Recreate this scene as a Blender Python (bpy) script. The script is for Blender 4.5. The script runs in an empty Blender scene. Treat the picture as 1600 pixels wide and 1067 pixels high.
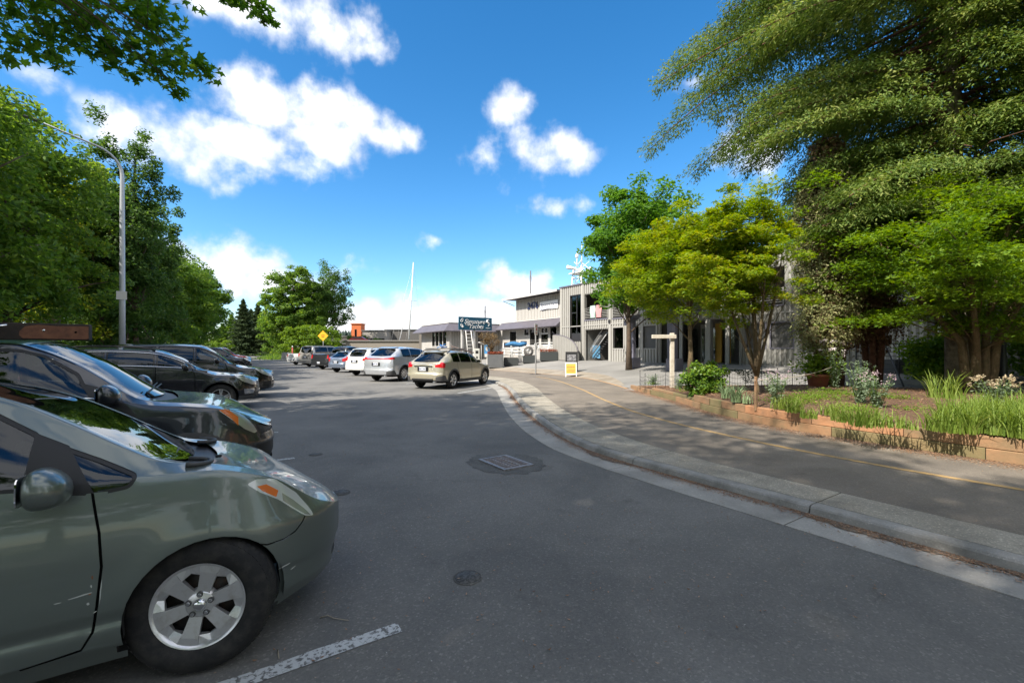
import bpy, bmesh, math, random
import numpy as np
from mathutils import Vector, Matrix, Euler

random.seed(7)
RNG = np.random.default_rng(11)
SC = bpy.context.scene
COL = SC.collection
PI = math.pi

# ------------------------------------------------------------------ camera
# world axes: y runs along the street, x across it to the right, z up
cam_d = bpy.data.cameras.new("camera")
cam = bpy.data.objects.new("camera", cam_d)
COL.objects.link(cam)
cam.location = (0.0, 0.0, 1.53)
cam.rotation_euler = (PI / 2, 0, math.radians(-32.82))
cam_d.sensor_width = 36.0
cam_d.lens = 15.525
cam_d.shift_y = 0.00844
cam_d.clip_start = 0.05
cam_d.clip_end = 4000
SC.camera = cam

# ------------------------------------------------------------------ light
SUN_EL = math.radians(47)
SUN_TO = Vector((-0.985, -0.17, 0)).normalized()          # horizontal direction towards the sun
sun_vec = Vector((SUN_TO.x * math.cos(SUN_EL), SUN_TO.y * math.cos(SUN_EL), math.sin(SUN_EL)))
sd = bpy.data.lights.new("sun", 'SUN')
sd.energy = 2.15
sd.angle = math.radians(0.53)
sd.color = (1.0, 0.93, 0.82)
sun = bpy.data.objects.new("sun", sd)
sun.rotation_euler = sun_vec.to_track_quat('Z', 'Y').to_euler()
sun.location = (-20, 0, 40)
COL.objects.link(sun)

SC.view_settings.view_transform = 'Standard'
SC.view_settings.look = 'None'
SC.view_settings.gamma = 1.0
SC.view_settings.use_curve_mapping = False
SC.view_settings.exposure = 2.15

world = bpy.data.worlds.new("World")
SC.world = world
world.use_nodes = True


def nd(nt, typ, **kw):
    n = nt.nodes.new(typ)
    for k, v in kw.items():
        if k.startswith('i_'):
            key = k[2:]
            key = int(key) if key.isdigit() else key.replace('_', ' ')
            n.inputs[key].default_value = v
        else:
            setattr(n, k, v)
    return n


def build_world():
    nt = world.node_tree
    nt.nodes.clear()
    L = nt.links.new
    out = nt.nodes.new('ShaderNodeOutputWorld')
    bg = nd(nt, 'ShaderNodeBackground')
    bg.inputs[1].default_value = 0.15
    sky = nt.nodes.new('ShaderNodeTexSky')
    sky.sky_type = 'NISHITA'
    sky.sun_disc = False
    sky.sun_elevation = SUN_EL
    sky.sun_rotation = math.atan2(SUN_TO.x, SUN_TO.y)
    sky.altitude = 20
    sky.air_density = 1.0
    sky.dust_density = 0.3
    sky.ozone_density = 3.0
    hs = nd(nt, 'ShaderNodeHueSaturation')
    hs.inputs['Hue'].default_value = 0.497
    hs.inputs['Saturation'].default_value = 1.33
    hs.inputs['Value'].default_value = .36
    L(sky.outputs[0], hs.inputs['Color'])
    geo = nt.nodes.new('ShaderNodeNewGeometry')
    neg = nd(nt, 'ShaderNodeVectorMath', operation='SCALE')
    neg.inputs['Scale'].default_value = -1.0
    L(geo.outputs['Incoming'], neg.inputs[0])
    # the clouds live on a flat layer high above: direction / (z + c)
    sep = nt.nodes.new('ShaderNodeSeparateXYZ')
    L(neg.outputs[0], sep.inputs[0])
    # azimuth / elevation coordinates
    at = nd(nt, 'ShaderNodeMath', operation='ARCTAN2')
    L(sep.outputs[0], at.inputs[0]); L(sep.outputs[1], at.inputs[1])
    asn = nd(nt, 'ShaderNodeMath', operation='ARCSINE')
    L(sep.outputs[2], asn.inputs[0])
    comb = nt.nodes.new('ShaderNodeCombineXYZ')
    L(at.outputs[0], comb.inputs[0]); L(asn.outputs[0], comb.inputs[1])
    # warped coordinates give ragged edges
    nz = nd(nt, 'ShaderNodeTexNoise'); nz.inputs['Scale'].default_value = 6.5
    nz.inputs['Detail'].default_value = 7; nz.inputs['Roughness'].default_value = 0.56
    L(comb.outputs[0], nz.inputs['Vector'])
    nzs = nd(nt, 'ShaderNodeMath', operation='SUBTRACT', i_1=0.5)
    L(nz.outputs['Fac'], nzs.inputs[0])
    nz2 = nd(nt, 'ShaderNodeTexNoise'); nz2.inputs['Scale'].default_value = 16.0
    nz2.inputs['Detail'].default_value = 9; nz2.inputs['Roughness'].default_value = 0.55
    L(comb.outputs[0], nz2.inputs['Vector'])
    nzs2 = nd(nt, 'ShaderNodeMath', operation='SUBTRACT', i_1=0.5)
    L(nz2.outputs['Fac'], nzs2.inputs[0])
    acc = None
    for (az, el, ra, re, amp) in CLOUDS:
        a = nd(nt, 'ShaderNodeMath', operation='SUBTRACT', i_1=az); L(at.outputs[0], a.inputs[0])
        a2 = nd(nt, 'ShaderNodeMath', operation='DIVIDE', i_1=ra); L(a.outputs[0], a2.inputs[0])
        a3 = nd(nt, 'ShaderNodeMath', operation='POWER', i_1=2.0); L(a2.outputs[0], a3.inputs[0])
        b = nd(nt, 'ShaderNodeMath', operation='SUBTRACT', i_1=el); L(asn.outputs[0], b.inputs[0])
        b2 = nd(nt, 'ShaderNodeMath', operation='DIVIDE', i_1=re); L(b.outputs[0], b2.inputs[0])
        b3 = nd(nt, 'ShaderNodeMath', operation='POWER', i_1=2.0); L(b2.outputs[0], b3.inputs[0])
        s = nd(nt, 'ShaderNodeMath', operation='ADD'); L(a3.outputs[0], s.inputs[0]); L(b3.outputs[0], s.inputs[1])
        e = nd(nt, 'ShaderNodeMath', operation='MULTIPLY', i_1=-1.0); L(s.outputs[0], e.inputs[0])
        ex = nd(nt, 'ShaderNodeMath', operation='EXPONENT'); L(e.outputs[0], ex.inputs[0])
        m = nd(nt, 'ShaderNodeMath', operation='MULTIPLY', i_1=amp); L(ex.outputs[0], m.inputs[0])
        if acc is None:
            acc = m
        else:
            q = nd(nt, 'ShaderNodeMath', operation='MAXIMUM'); L(acc.outputs[0], q.inputs[0]); L(m.outputs[0], q.inputs[1]); acc = q
    n1 = nd(nt, 'ShaderNodeMath', operation='MULTIPLY_ADD', i_1=2.1); L(nzs.outputs[0], n1.inputs[0]); L(acc.outputs[0], n1.inputs[2])
    n2 = nd(nt, 'ShaderNodeMath', operation='MULTIPLY_ADD', i_1=0.8); L(nzs2.outputs[0], n2.inputs[0]); L(n1.outputs[0], n2.inputs[2])
    # no cloud where the mask is empty
    lim = nd(nt, 'ShaderNodeMath', operation='MULTIPLY', i_1=2.2); L(acc.outputs[0], lim.inputs[0])
    mn = nd(nt, 'ShaderNodeMath', operation='MINIMUM'); L(n2.outputs[0], mn.inputs[0]); L(lim.outputs[0], mn.inputs[1])
    ms = nd(nt, 'ShaderNodeMapRange', interpolation_type='SMOOTHSTEP')
    ms.inputs['From Min'].default_value = 0.30; ms.inputs['From Max'].default_value = 0.92
    ms.inputs['To Max'].default_value = 0.97
    L(mn.outputs[0], ms.inputs['Value'])
    # thick parts are white, thin and low parts greyer
    cr = nt.nodes.new('ShaderNodeValToRGB')
    cr.color_ramp.elements[0].position = 0.3; cr.color_ramp.elements[0].color = (1.22, 1.36, 1.66, 1)
    cr.color_ramp.elements[1].position = 0.95; cr.color_ramp.elements[1].color = (2.15, 2.15, 2.2, 1)
    e = cr.color_ramp.elements.new(0.62); e.color = (1.72, 1.78, 1.93, 1)
    nz3 = nd(nt, 'ShaderNodeTexNoise'); nz3.inputs['Scale'].default_value = 9.0
    nz3.inputs['Detail'].default_value = 5
    L(comb.outputs[0], nz3.inputs['Vector'])
    sh = nd(nt, 'ShaderNodeMath', operation='MULTIPLY_ADD', i_1=1.5); L(nz3.outputs['Fac'], sh.inputs[0])
    sb = nd(nt, 'ShaderNodeMath', operation='SUBTRACT', i_1=0.72); L(n2.outputs[0], sb.inputs[0]); L(sb.outputs[0], sh.inputs[2])
    L(sh.outputs[0], cr.inputs[0])
    mx = nd(nt, 'ShaderNodeMix', data_type='RGBA')
    L(ms.outputs[0], mx.inputs[0]); L(hs.outputs[0], mx.inputs[6]); L(cr.outputs[0], mx.inputs[7])
    L(mx.outputs[2], bg.inputs[0])
    L(bg.outputs[0], out.inputs[0])


def dir_of(px, py):
    """azimuth and elevation of a sky point for this lens (used once to place the clouds)"""
    v = Vector(((px - 800) / 690, 1.0, (547 - py) / 690)).normalized()
    v.rotate(Euler((0, 0, math.radians(-32.82))))
    return math.atan2(v.x, v.y), math.asin(v.z)


CLOUDS = []
for (px, py, rx, ry, amp) in [(440, 25, 160, 52, .95), (330, 5, 90, 30, .7), (600, 80, 40, 26, .6),
                              (300, 240, 150, 52, .9), (190, 215, 80, 40, .62), (440, 165, 120, 55, 1.0), (600, 210, 90, 36, .8), (385, 228, 130, 42, .98), (500, 215, 110, 40, .9),
                              (840, 245, 75, 50, .85), (800, 165, 45, 34, .62), (875, 318, 60, 20, .72), (765, 235, 40, 36, .62),
                              (685, 378, 22, 12, .75), (340, 415, 120, 44, .9), (430, 445, 130, 34, .85), (540, 425, 50, 34, .62),
                              (650, 492, 200, 34, .95), (815, 445, 75, 30, .9), (560, 512, 260, 24, .95), (900, 500, 200, 30, .9),
                              (1175, 235, 60, 60, .55), (1085, 125, 50, 18, .5), (40, 120, 70, 24, .45), (100, 300, 160, 60, .6),
                              (-300, 200, 300, 120, .7), (2300, 100, 500, 200, .8), (1500, 350, 260, 120, .5)]:
    az, el = dir_of(px, py)
    a2, _ = dir_of(px + rx, py); _, e2 = dir_of(px, py - ry)
    CLOUDS.append((az, el, abs(a2 - az) + .012, abs(e2 - el) + .008, amp))
for k in range(24):          # unseen cloud added round and behind the camera to raise the fill light
    az = math.radians(-32.82 * -1 + 78 + k * 8.9)
    CLOUDS.append((((az + PI) % (2 * PI)) - PI, math.radians((14, 34, 56)[k % 3]), .34, .24, 1.15))
for az in (-2.6, -1.4, -.2, 1.0, 2.2):  # unseen overhead cloud bank, added to brighten and neutralise the shade
    CLOUDS.append((az, math.radians(66), .75, .26, 1.2))
build_world()

# ------------------------------------------------------------------ helpers
MATS = {}


def material(name, color=(.5, .5, .5), rough=.6, metal=0.0, spec=.5, noise=None, bump=None, coat=0.0, alpha=None, emit=None):
    """noise=(scale, second colour, detail, low, high); bump=(scale, strength, distance)"""
    if name in MATS:
        return MATS[name]
    m = bpy.data.materials.new(name)
    m.use_nodes = True
    nt = m.node_tree
    p = nt.nodes['Principled BSDF']
    p.inputs['Base Color'].default_value = (*color, 1)
    p.inputs['Roughness'].default_value = rough
    p.inputs['Metallic'].default_value = metal
    p.inputs['Specular IOR Level'].default_value = spec
    p.inputs['Coat Weight'].default_value = coat
    p.inputs['Coat Roughness'].default_value = 0.03
    L = nt.links.new
    geo = None
    if noise or bump:
        geo = nt.nodes.new('ShaderNodeNewGeometry')
    if noise:
        sc, c2, det, lo, hi = noise
        n = nd(nt, 'ShaderNodeTexNoise'); n.inputs['Scale'].default_value = sc; n.inputs['Detail'].default_value = det
        n.inputs['Roughness'].default_value = .62
        L(geo.outputs['Position'], n.inputs['Vector'])
        r = nt.nodes.new('ShaderNodeValToRGB')
        r.color_ramp.elements[0].position = lo; r.color_ramp.elements[0].color = (*color, 1)
        r.color_ramp.elements[1].position = hi; r.color_ramp.elements[1].color = (*c2, 1)
        L(n.outputs['Fac'], r.inputs[0]); L(r.outputs[0], p.inputs['Base Color'])
    if bump:
        sc, st, di = bump
        n = nd(nt, 'ShaderNodeTexNoise'); n.inputs['Scale'].default_value = sc; n.inputs['Detail'].default_value = 6
        L(geo.outputs['Position'], n.inputs['Vector'])
        b = nd(nt, 'ShaderNodeBump'); b.inputs['Strength'].default_value = st; b.inputs['Distance'].default_value = di
        L(n.outputs['Fac'], b.inputs['Height']); L(b.outputs[0], p.inputs['Normal'])
    if emit:
        p.inputs['Emission Color'].default_value = (*emit[0], 1); p.inputs['Emission Strength'].default_value = emit[1]
    MATS[name] = m
    return m


def leaf_material(name, cols, trans=.38, rough=.55, big=.35):
    """colours vary leaf by leaf and in broad patches; leaves let light through"""
    if name in MATS:
        return MATS[name]
    m = bpy.data.materials.new(name); m.use_nodes = True
    nt = m.node_tree; nt.nodes.clear(); L = nt.links.new
    out = nt.nodes.new('ShaderNodeOutputMaterial')
    geo = nt.nodes.new('ShaderNodeNewGeometry')
    n = nd(nt, 'ShaderNodeTexNoise'); n.inputs['Scale'].default_value = .7; n.inputs['Detail'].default_value = 3
    L(geo.outputs['Position'], n.inputs['Vector'])
    mix = nd(nt, 'ShaderNodeMath', operation='MULTIPLY_ADD', i_1=1 - big); L(geo.outputs['Random Per Island'], mix.inputs[0])
    sc = nd(nt, 'ShaderNodeMath', operation='MULTIPLY_ADD', i_1=big * 2.4, i_2=-big * .7); L(n.outputs['Fac'], sc.inputs[0])
    L(sc.outputs[0], mix.inputs[2])
    r = nt.nodes.new('ShaderNodeValToRGB')
    els = r.color_ramp.elements
    els[0].position = 0; els[0].color = (*cols[0], 1)
    els[1].position = 1; els[1].color = (*cols[-1], 1)
    for i, c in enumerate(cols[1:-1]):
        e = els.new((i + 1) / (len(cols) - 1)); e.color = (*c, 1)
    L(mix.outputs[0], r.inputs[0])
    d = nd(nt, 'ShaderNodeBsdfPrincipled'); d.inputs['Roughness'].default_value = rough; d.inputs['Specular IOR Level'].default_value = .28
    L(r.outputs[0], d.inputs['Base Color'])
    t = nt.nodes.new('ShaderNodeBsdfTranslucent')
    hs = nd(nt, 'ShaderNodeHueSaturation'); hs.inputs['Hue'].default_value = .485; hs.inputs['Saturation'].default_value = 1.1
    hs.inputs['Value'].default_value = 1.7
    L(r.outputs[0], hs.inputs['Color']); L(hs.outputs[0], t.inputs['Color'])
    ms = nt.nodes.new('ShaderNodeMixShader'); ms.inputs[0].default_value = trans
    L(d.outputs[0], ms.inputs[1]); L(t.outputs[0], ms.inputs[2]); L(ms.outputs[0], out.inputs[0])
    MATS[name] = m
    return m


def mesh_np(name, verts, faces_flat, counts, mat=None, smooth=False, fmat=None):
    """fast mesh from numpy arrays; counts = vertices per face"""
    me = bpy.data.meshes.new(name)
    verts = np.asarray(verts, dtype=np.float32)
    faces_flat = np.asarray(faces_flat, dtype=np.int32)
    counts = np.asarray(counts, dtype=np.int32)
    me.vertices.add(len(verts)); me.vertices.foreach_set('co', verts.ravel())
    me.loops.add(len(faces_flat)); me.loops.foreach_set('vertex_index', faces_flat)
    me.polygons.add(len(counts))
    starts = np.concatenate(([0], np.cumsum(counts)[:-1])).astype(np.int32)
    me.polygons.foreach_set('loop_start', starts)
    me.polygons.foreach_set('use_smooth', np.full(len(counts), smooth, dtype=bool))
    if fmat is not None:
        me.polygons.foreach_set('material_index', np.asarray(fmat, dtype=np.int32))
    me.update(calc_edges=True)
    if mat:
        for mm in (mat if isinstance(mat, (list, tuple)) else [mat]):
            me.materials.append(mm)
    return me


def link(name, me, parent=None, label=None, cat=None, group=None, kind=None, loc=None, rotz=None):
    o = bpy.data.objects.new(name, me)
    COL.objects.link(o)
    if parent is not None:
        o.parent = parent
    if label: o['label'] = label
    if cat: o['category'] = cat
    if group: o['group'] = group
    if kind: o['kind'] = kind
    if loc is not None: o.location = loc
    if rotz is not None: o.rotation_euler = (0, 0, rotz)
    return o


def thing(name, label, cat, loc=(0, 0, 0), rotz=0.0, group=None):
    return link(name, None, None, label, cat, group, None, loc, rotz)


def copy_tree(o, parent=None, loc=None, rotz=None, label=None, group=None):
    c = o.copy(); COL.objects.link(c)
    if parent is not None: c.parent = parent
    if loc is not None: c.location = loc
    if rotz is not None: c.rotation_euler = (0, 0, rotz)
    if label: c['label'] = label
    if group: c['group'] = group
    for ch in list(o.children):
        copy_tree(ch, c)
    return c


class MB:
    """collects simple solids and builds ONE mesh"""
    def __init__(s):
        s.v = []; s.f = []; s.m = []; s.sm = []

    def add(s, vs, fs, mi=0, smooth=False):
        b = len(s.v)
        s.v.extend([tuple(map(float, p)) for p in vs])
        for f in fs:
            s.f.append([b + i for i in f]); s.m.append(mi); s.sm.append(smooth)
        return s

    def box(s, x0, x1, y0, y1, z0, z1, mi=0):
        vs = [(x0, y0, z0), (x1, y0, z0), (x1, y1, z0), (x0, y1, z0), (x0, y0, z1), (x1, y0, z1), (x1, y1, z1), (x0, y1, z1)]
        return s.add(vs, [(0, 3, 2, 1), (4, 5, 6, 7), (0, 1, 5, 4), (1, 2, 6, 5), (2, 3, 7, 6), (3, 0, 4, 7)], mi)

    def bbox(s, x0, x1, y0, y1, z0, z1, b=.01, mi=0):
        """box with chamfered edges"""
        vs = []; idx = {}
        for iz, z in ((0, z0), (1, z1)):
            sz = 1 if iz == 0 else -1
            for k, (zz, d) in enumerate(((z, b), (z + sz * b, 0))):
                ring = [(x0 + b + d - b * 0, y0 + d), (x1 - b - d, y0 + d)]
                dd = d
                ring = [(x0 + dd + (b), y0 + dd), (x1 - dd - b, y0 + dd), (x1 - dd, y0 + dd + b), (x1 - dd, y1 - dd - b),
                        (x1 - dd - b, y1 - dd), (x0 + dd + b, y1 - dd), (x0 + dd, y1 - dd - b), (x0 + dd, y0 + dd + b)]
                idx[(iz, k)] = len(vs)
                vs += [(p[0], p[1], zz) for p in ring]
        o = [idx[(0, 0)], idx[(0, 1)], idx[(1, 1)], idx[(1, 0)]]
        fs = [tuple(o[0] + i for i in range(7, -1, -1)), tuple(o[3] + i for i in range(8))]
        for a, c in ((0, 1), (1, 2), (2, 3)):
            for i in range(8):
                j = (i + 1) % 8
                fs.append((o[a] + i, o[a] + j, o[c] + j, o[c] + i))
        return s.add(vs, fs, mi)

    def prism(s, pts, z0, z1, mi=0):
        n = len(pts)
        vs = [(p[0], p[1], z0) for p in pts] + [(p[0], p[1], z1) for p in pts]
        fs = [tuple(range(n - 1, -1, -1)), tuple(range(n, 2 * n))] + [(i, (i + 1) % n, n + (i + 1) % n, n + i) for i in range(n)]
        return s.add(vs, fs, mi)

    def ext(s, pts, a0, a1, axis='x', mi=0):
        """polygon given in the plane normal to axis, extruded from a0 to a1"""
        n = len(pts)
        if axis == 'x': mk = lambda a, p: (a, p[0], p[1])
        elif axis == 'y': mk = lambda a, p: (p[0], a, p[1])
        else: mk = lambda a, p: (p[0], p[1], a)
        vs = [mk(a0, p) for p in pts] + [mk(a1, p) for p in pts]
        fs = [tuple(range(n)), tuple(range(2 * n - 1, n - 1, -1))] + [((i + 1) % n, i, n + i, n + (i + 1) % n) for i in range(n)]
        return s.add(vs, fs, mi)

    def tube(s, pts, r, seg=8, mi=0, caps=True):
        pts = [Vector(p) for p in pts]
        rs = r if isinstance(r, (list, tuple)) else [r] * len(pts)
        vs = []; fs = []
        up = Vector((0, 0, 1))
        prev = None
        for i, p in enumerate(pts):
            if i == 0: d = pts[1] - pts[0]
            elif i == len(pts) - 1: d = pts[-1] - pts[-2]
            else: d = pts[i + 1] - pts[i - 1]
            if d.length < 1e-9: d = Vector((0, 0, 1))
            d.normalize()
            if prev is None:
                a = d.cross(up)
                if a.length < .05: a = d.cross(Vector((1, 0, 0)))
            else:
                a = prev - d * prev.dot(d)
                if a.length < 1e-6: a = d.cross(up)
            a.normalize(); prev = a
            b = d.cross(a)
            for k in range(seg):
                t = 2 * PI * k / seg
                vs.append(p + (a * math.cos(t) + b * math.sin(t)) * rs[i])
        for i in range(len(pts) - 1):
            for k in range(seg):
                k2 = (k + 1) % seg
                fs.append((i * seg + k, i * seg + k2, (i + 1) * seg + k2, (i + 1) * seg + k))
        if caps:
            fs.append(tuple(range(seg - 1, -1, -1)))
            fs.append(tuple((len(pts) - 1) * seg + k for k in range(seg)))
        return s.add(vs, fs, mi, True)

    def lathe(s, prof, seg=24, c=(0, 0, 0), axis='z', mi=0, smooth=True):
        """prof = list of (r, h)"""
        vs = []; fs = []
        n = len(prof)
        for k in range(seg):
            t = 2 * PI * k / seg
            for r, h in prof:
                x, y = r * math.cos(t), r * math.sin(t)
                if axis == 'z': p = (x, y, h)
                elif axis == 'y': p = (x, h, y)
                else: p = (h, x, y)
                vs.append((p[0] + c[0], p[1] + c[1], p[2] + c[2]))
        for k in range(seg):
            k2 = (k + 1) % seg
            for i in range(n - 1):
                fs.append((k * n + i, k2 * n + i, k2 * n + i + 1, k * n + i + 1))
        return s.add(vs, fs, mi, smooth)

    def build(s, name, mat, parent=None, fix=True, **kw):
        flat = [i for f in s.f for i in f]
        me = mesh_np(name, s.v, flat, [len(f) for f in s.f], mat, False, s.m)
        me.polygons.foreach_set('use_smooth', np.array(s.sm, dtype=bool))
        if fix:
            bm = bmesh.new(); bm.from_mesh(me)
            bmesh.ops.recalc_face_normals(bm, faces=bm.faces)
            bm.to_mesh(me); bm.free()
        me.update()
        return link(name, me, parent, **kw)


def pchip(pts):
    pts = sorted(pts)
    xs = np.array([p[0] for p in pts], float); ys = np.array([p[1] for p in pts], float)
    h = np.diff(xs); d = np.diff(ys) / h
    m = np.zeros(len(xs))
    for i in range(1, len(xs) - 1):
        if d[i - 1] * d[i] > 0:
            w1 = 2 * h[i] + h[i - 1]; w2 = h[i] + 2 * h[i - 1]
            m[i] = (w1 + w2) / (w1 / d[i - 1] + w2 / d[i])
    m[0] = d[0]; m[-1] = d[-1]

    def f(x):
        x = np.asarray(x, float)
        xc = np.clip(x, xs[0], xs[-1])
        i = np.clip(np.searchsorted(xs, xc) - 1, 0, len(h) - 1)
        t = (xc - xs[i]) / h[i]
        return ((2 * t ** 3 - 3 * t ** 2 + 1) * ys[i] + (t ** 3 - 2 * t ** 2 + t) * h[i] * m[i]
                + (-2 * t ** 3 + 3 * t ** 2) * ys[i + 1] + (t ** 3 - t ** 2) * h[i] * m[i + 1])
    return f


def gz(x, y=0.0):
    """height of the plaza on the right of the street"""
    return 0.13 + 0.0495 * min(max(x - 11.0, 0), 12.5)
# ------------------------------------------------------------------ cars
def car_paint(name, col, metal=.55, rough=.28, flake=.06):
    if name in MATS: return MATS[name]
    m = bpy.data.materials.new(name); m.use_nodes = True
    nt = m.node_tree; p = nt.nodes['Principled BSDF']; L = nt.links.new
    p.inputs['Metallic'].default_value = metal; p.inputs['Roughness'].default_value = rough
    p.inputs['Coat Weight'].default_value = 1.0; p.inputs['Coat Roughness'].default_value = .02
    geo = nt.nodes.new('ShaderNodeTexCoord')
    n = nd(nt, 'ShaderNodeTexNoise'); n.inputs['Scale'].default_value = 900; n.inputs['Detail'].default_value = 1
    n2 = nd(nt, 'ShaderNodeTexNoise'); n2.inputs['Scale'].default_value = 7; n2.inputs['Detail'].default_value = 6
    L(geo.outputs['Object'], n.inputs['Vector']); L(geo.outputs['Object'], n2.inputs['Vector'])
    a = nd(nt, 'ShaderNodeMath', operation='MULTIPLY_ADD', i_1=flake * 2, i_2=1 - flake); L(n.outputs['Fac'], a.inputs[0])
    mx = nd(nt, 'ShaderNodeMix', data_type='RGBA', blend_type='MULTIPLY'); mx.inputs[0].default_value = 1
    mx.inputs[6].default_value = (*col, 1); L(a.outputs[0], mx.inputs[7])
    # a film of road dust: rougher, browner low on the body
    dust = nd(nt, 'ShaderNodeMapRange'); dust.inputs['From Min'].default_value = .45; dust.inputs['From Max'].default_value = .75
    dust.inputs['To Max'].default_value = min(.10, .02 + sum(col) * .12)
    L(n2.outputs['Fac'], dust.inputs['Value'])
    md = nd(nt, 'ShaderNodeMix', data_type='RGBA'); md.inputs[7].default_value = (.2, .18, .15, 1)
    L(dust.outputs[0], md.inputs[0]); L(mx.outputs[2], md.inputs[6]); L(md.outputs[2], p.inputs['Base Color'])
    cr = nd(nt, 'ShaderNodeMapRange'); cr.inputs['From Min'].default_value = .35; cr.inputs['From Max'].default_value = .8
    cr.inputs['To Min'].default_value = .015; cr.inputs['To Max'].default_value = .06
    L(n2.outputs['Fac'], cr.inputs['Value']); L(cr.outputs[0], p.inputs['Coat Roughness'])
    MATS[name] = m
    return m


def glass_material(name, tint=(.05, .06, .05), clear=.3, rough=.01):
    if name in MATS: return MATS[name]
    m = bpy.data.materials.new(name); m.use_nodes = True
    nt = m.node_tree; nt.nodes.clear(); L = nt.links.new
    out = nt.nodes.new('ShaderNodeOutputMaterial')
    tr = nt.nodes.new('ShaderNodeBsdfTransparent'); tr.inputs[0].default_value = (clear, clear * 1.04, clear, 1)
    gl = nt.nodes.new('ShaderNodeBsdfGlossy'); gl.inputs['Roughness'].default_value = rough
    gl.inputs[0].default_value = (.9, .95, 1, 1)
    fr = nt.nodes.new('ShaderNodeFresnel'); fr.inputs[0].default_value = 1.62
    ms = nt.nodes.new('ShaderNodeMixShader')
    L(fr.outputs[0], ms.inputs[0]); L(tr.outputs[0], ms.inputs[1]); L(gl.outputs[0], ms.inputs[2]); L(ms.outputs[0], out.inputs[0])
    MATS[name] = m
    return m


BLACK = material('black_trim', (.014, .014, .015), .45, spec=.4)
RUBBER = material('tyre_rubber', (.016, .016, .017), .8, spec=.3, noise=(14, (.045, .042, .038), 5, .45, .75), bump=(160, .25, .004))
SEAM = material('panel_seam', (.003, .003, .003), .9, spec=.1)
CHROME = material('chrome', (.75, .76, .78), .12, 1.0)
ALLOY = material('alloy_wheel', (.66, .66, .67), .3, .75, noise=(25, (.50, .48, .45), 4, .5, .8))
DISC = material('brake_disc', (.035, .030, .028), .5, .5, noise=(30, (.08, .04, .025), 5, .5, .8))
DARKIN = material('dark_interior', (.03, .03, .032), .8)
SEATM = material('seat_fabric', (.11, .105, .1), .85)
GLASS = glass_material('car_glass', clear=.33)
GLASSD = glass_material('privacy_glass', clear=.09)
LENS = glass_material('lamp_lens', clear=.9, rough=.03)
AMBER = material('amber_lens', (.62, .15, .03), .2, coat=.6)
REDL = material('red_lens', (.42, .008, .012), .15, coat=1)
REFL = material('lamp_reflector', (.62, .63, .63), .28, .85)
REFL2 = material('lamp_bowl', (.8, .8, .8), .18, .9)
PLATE = material('plate_white', (.62, .63, .64), .5, noise=(60, (.2, .25, .4), 2, .55, .62))
GREYPL = material('grey_plastic', (.06, .06, .062), .6)
SILVPL = material('silver_trim', (.45, .45, .46), .35, .5)


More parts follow.
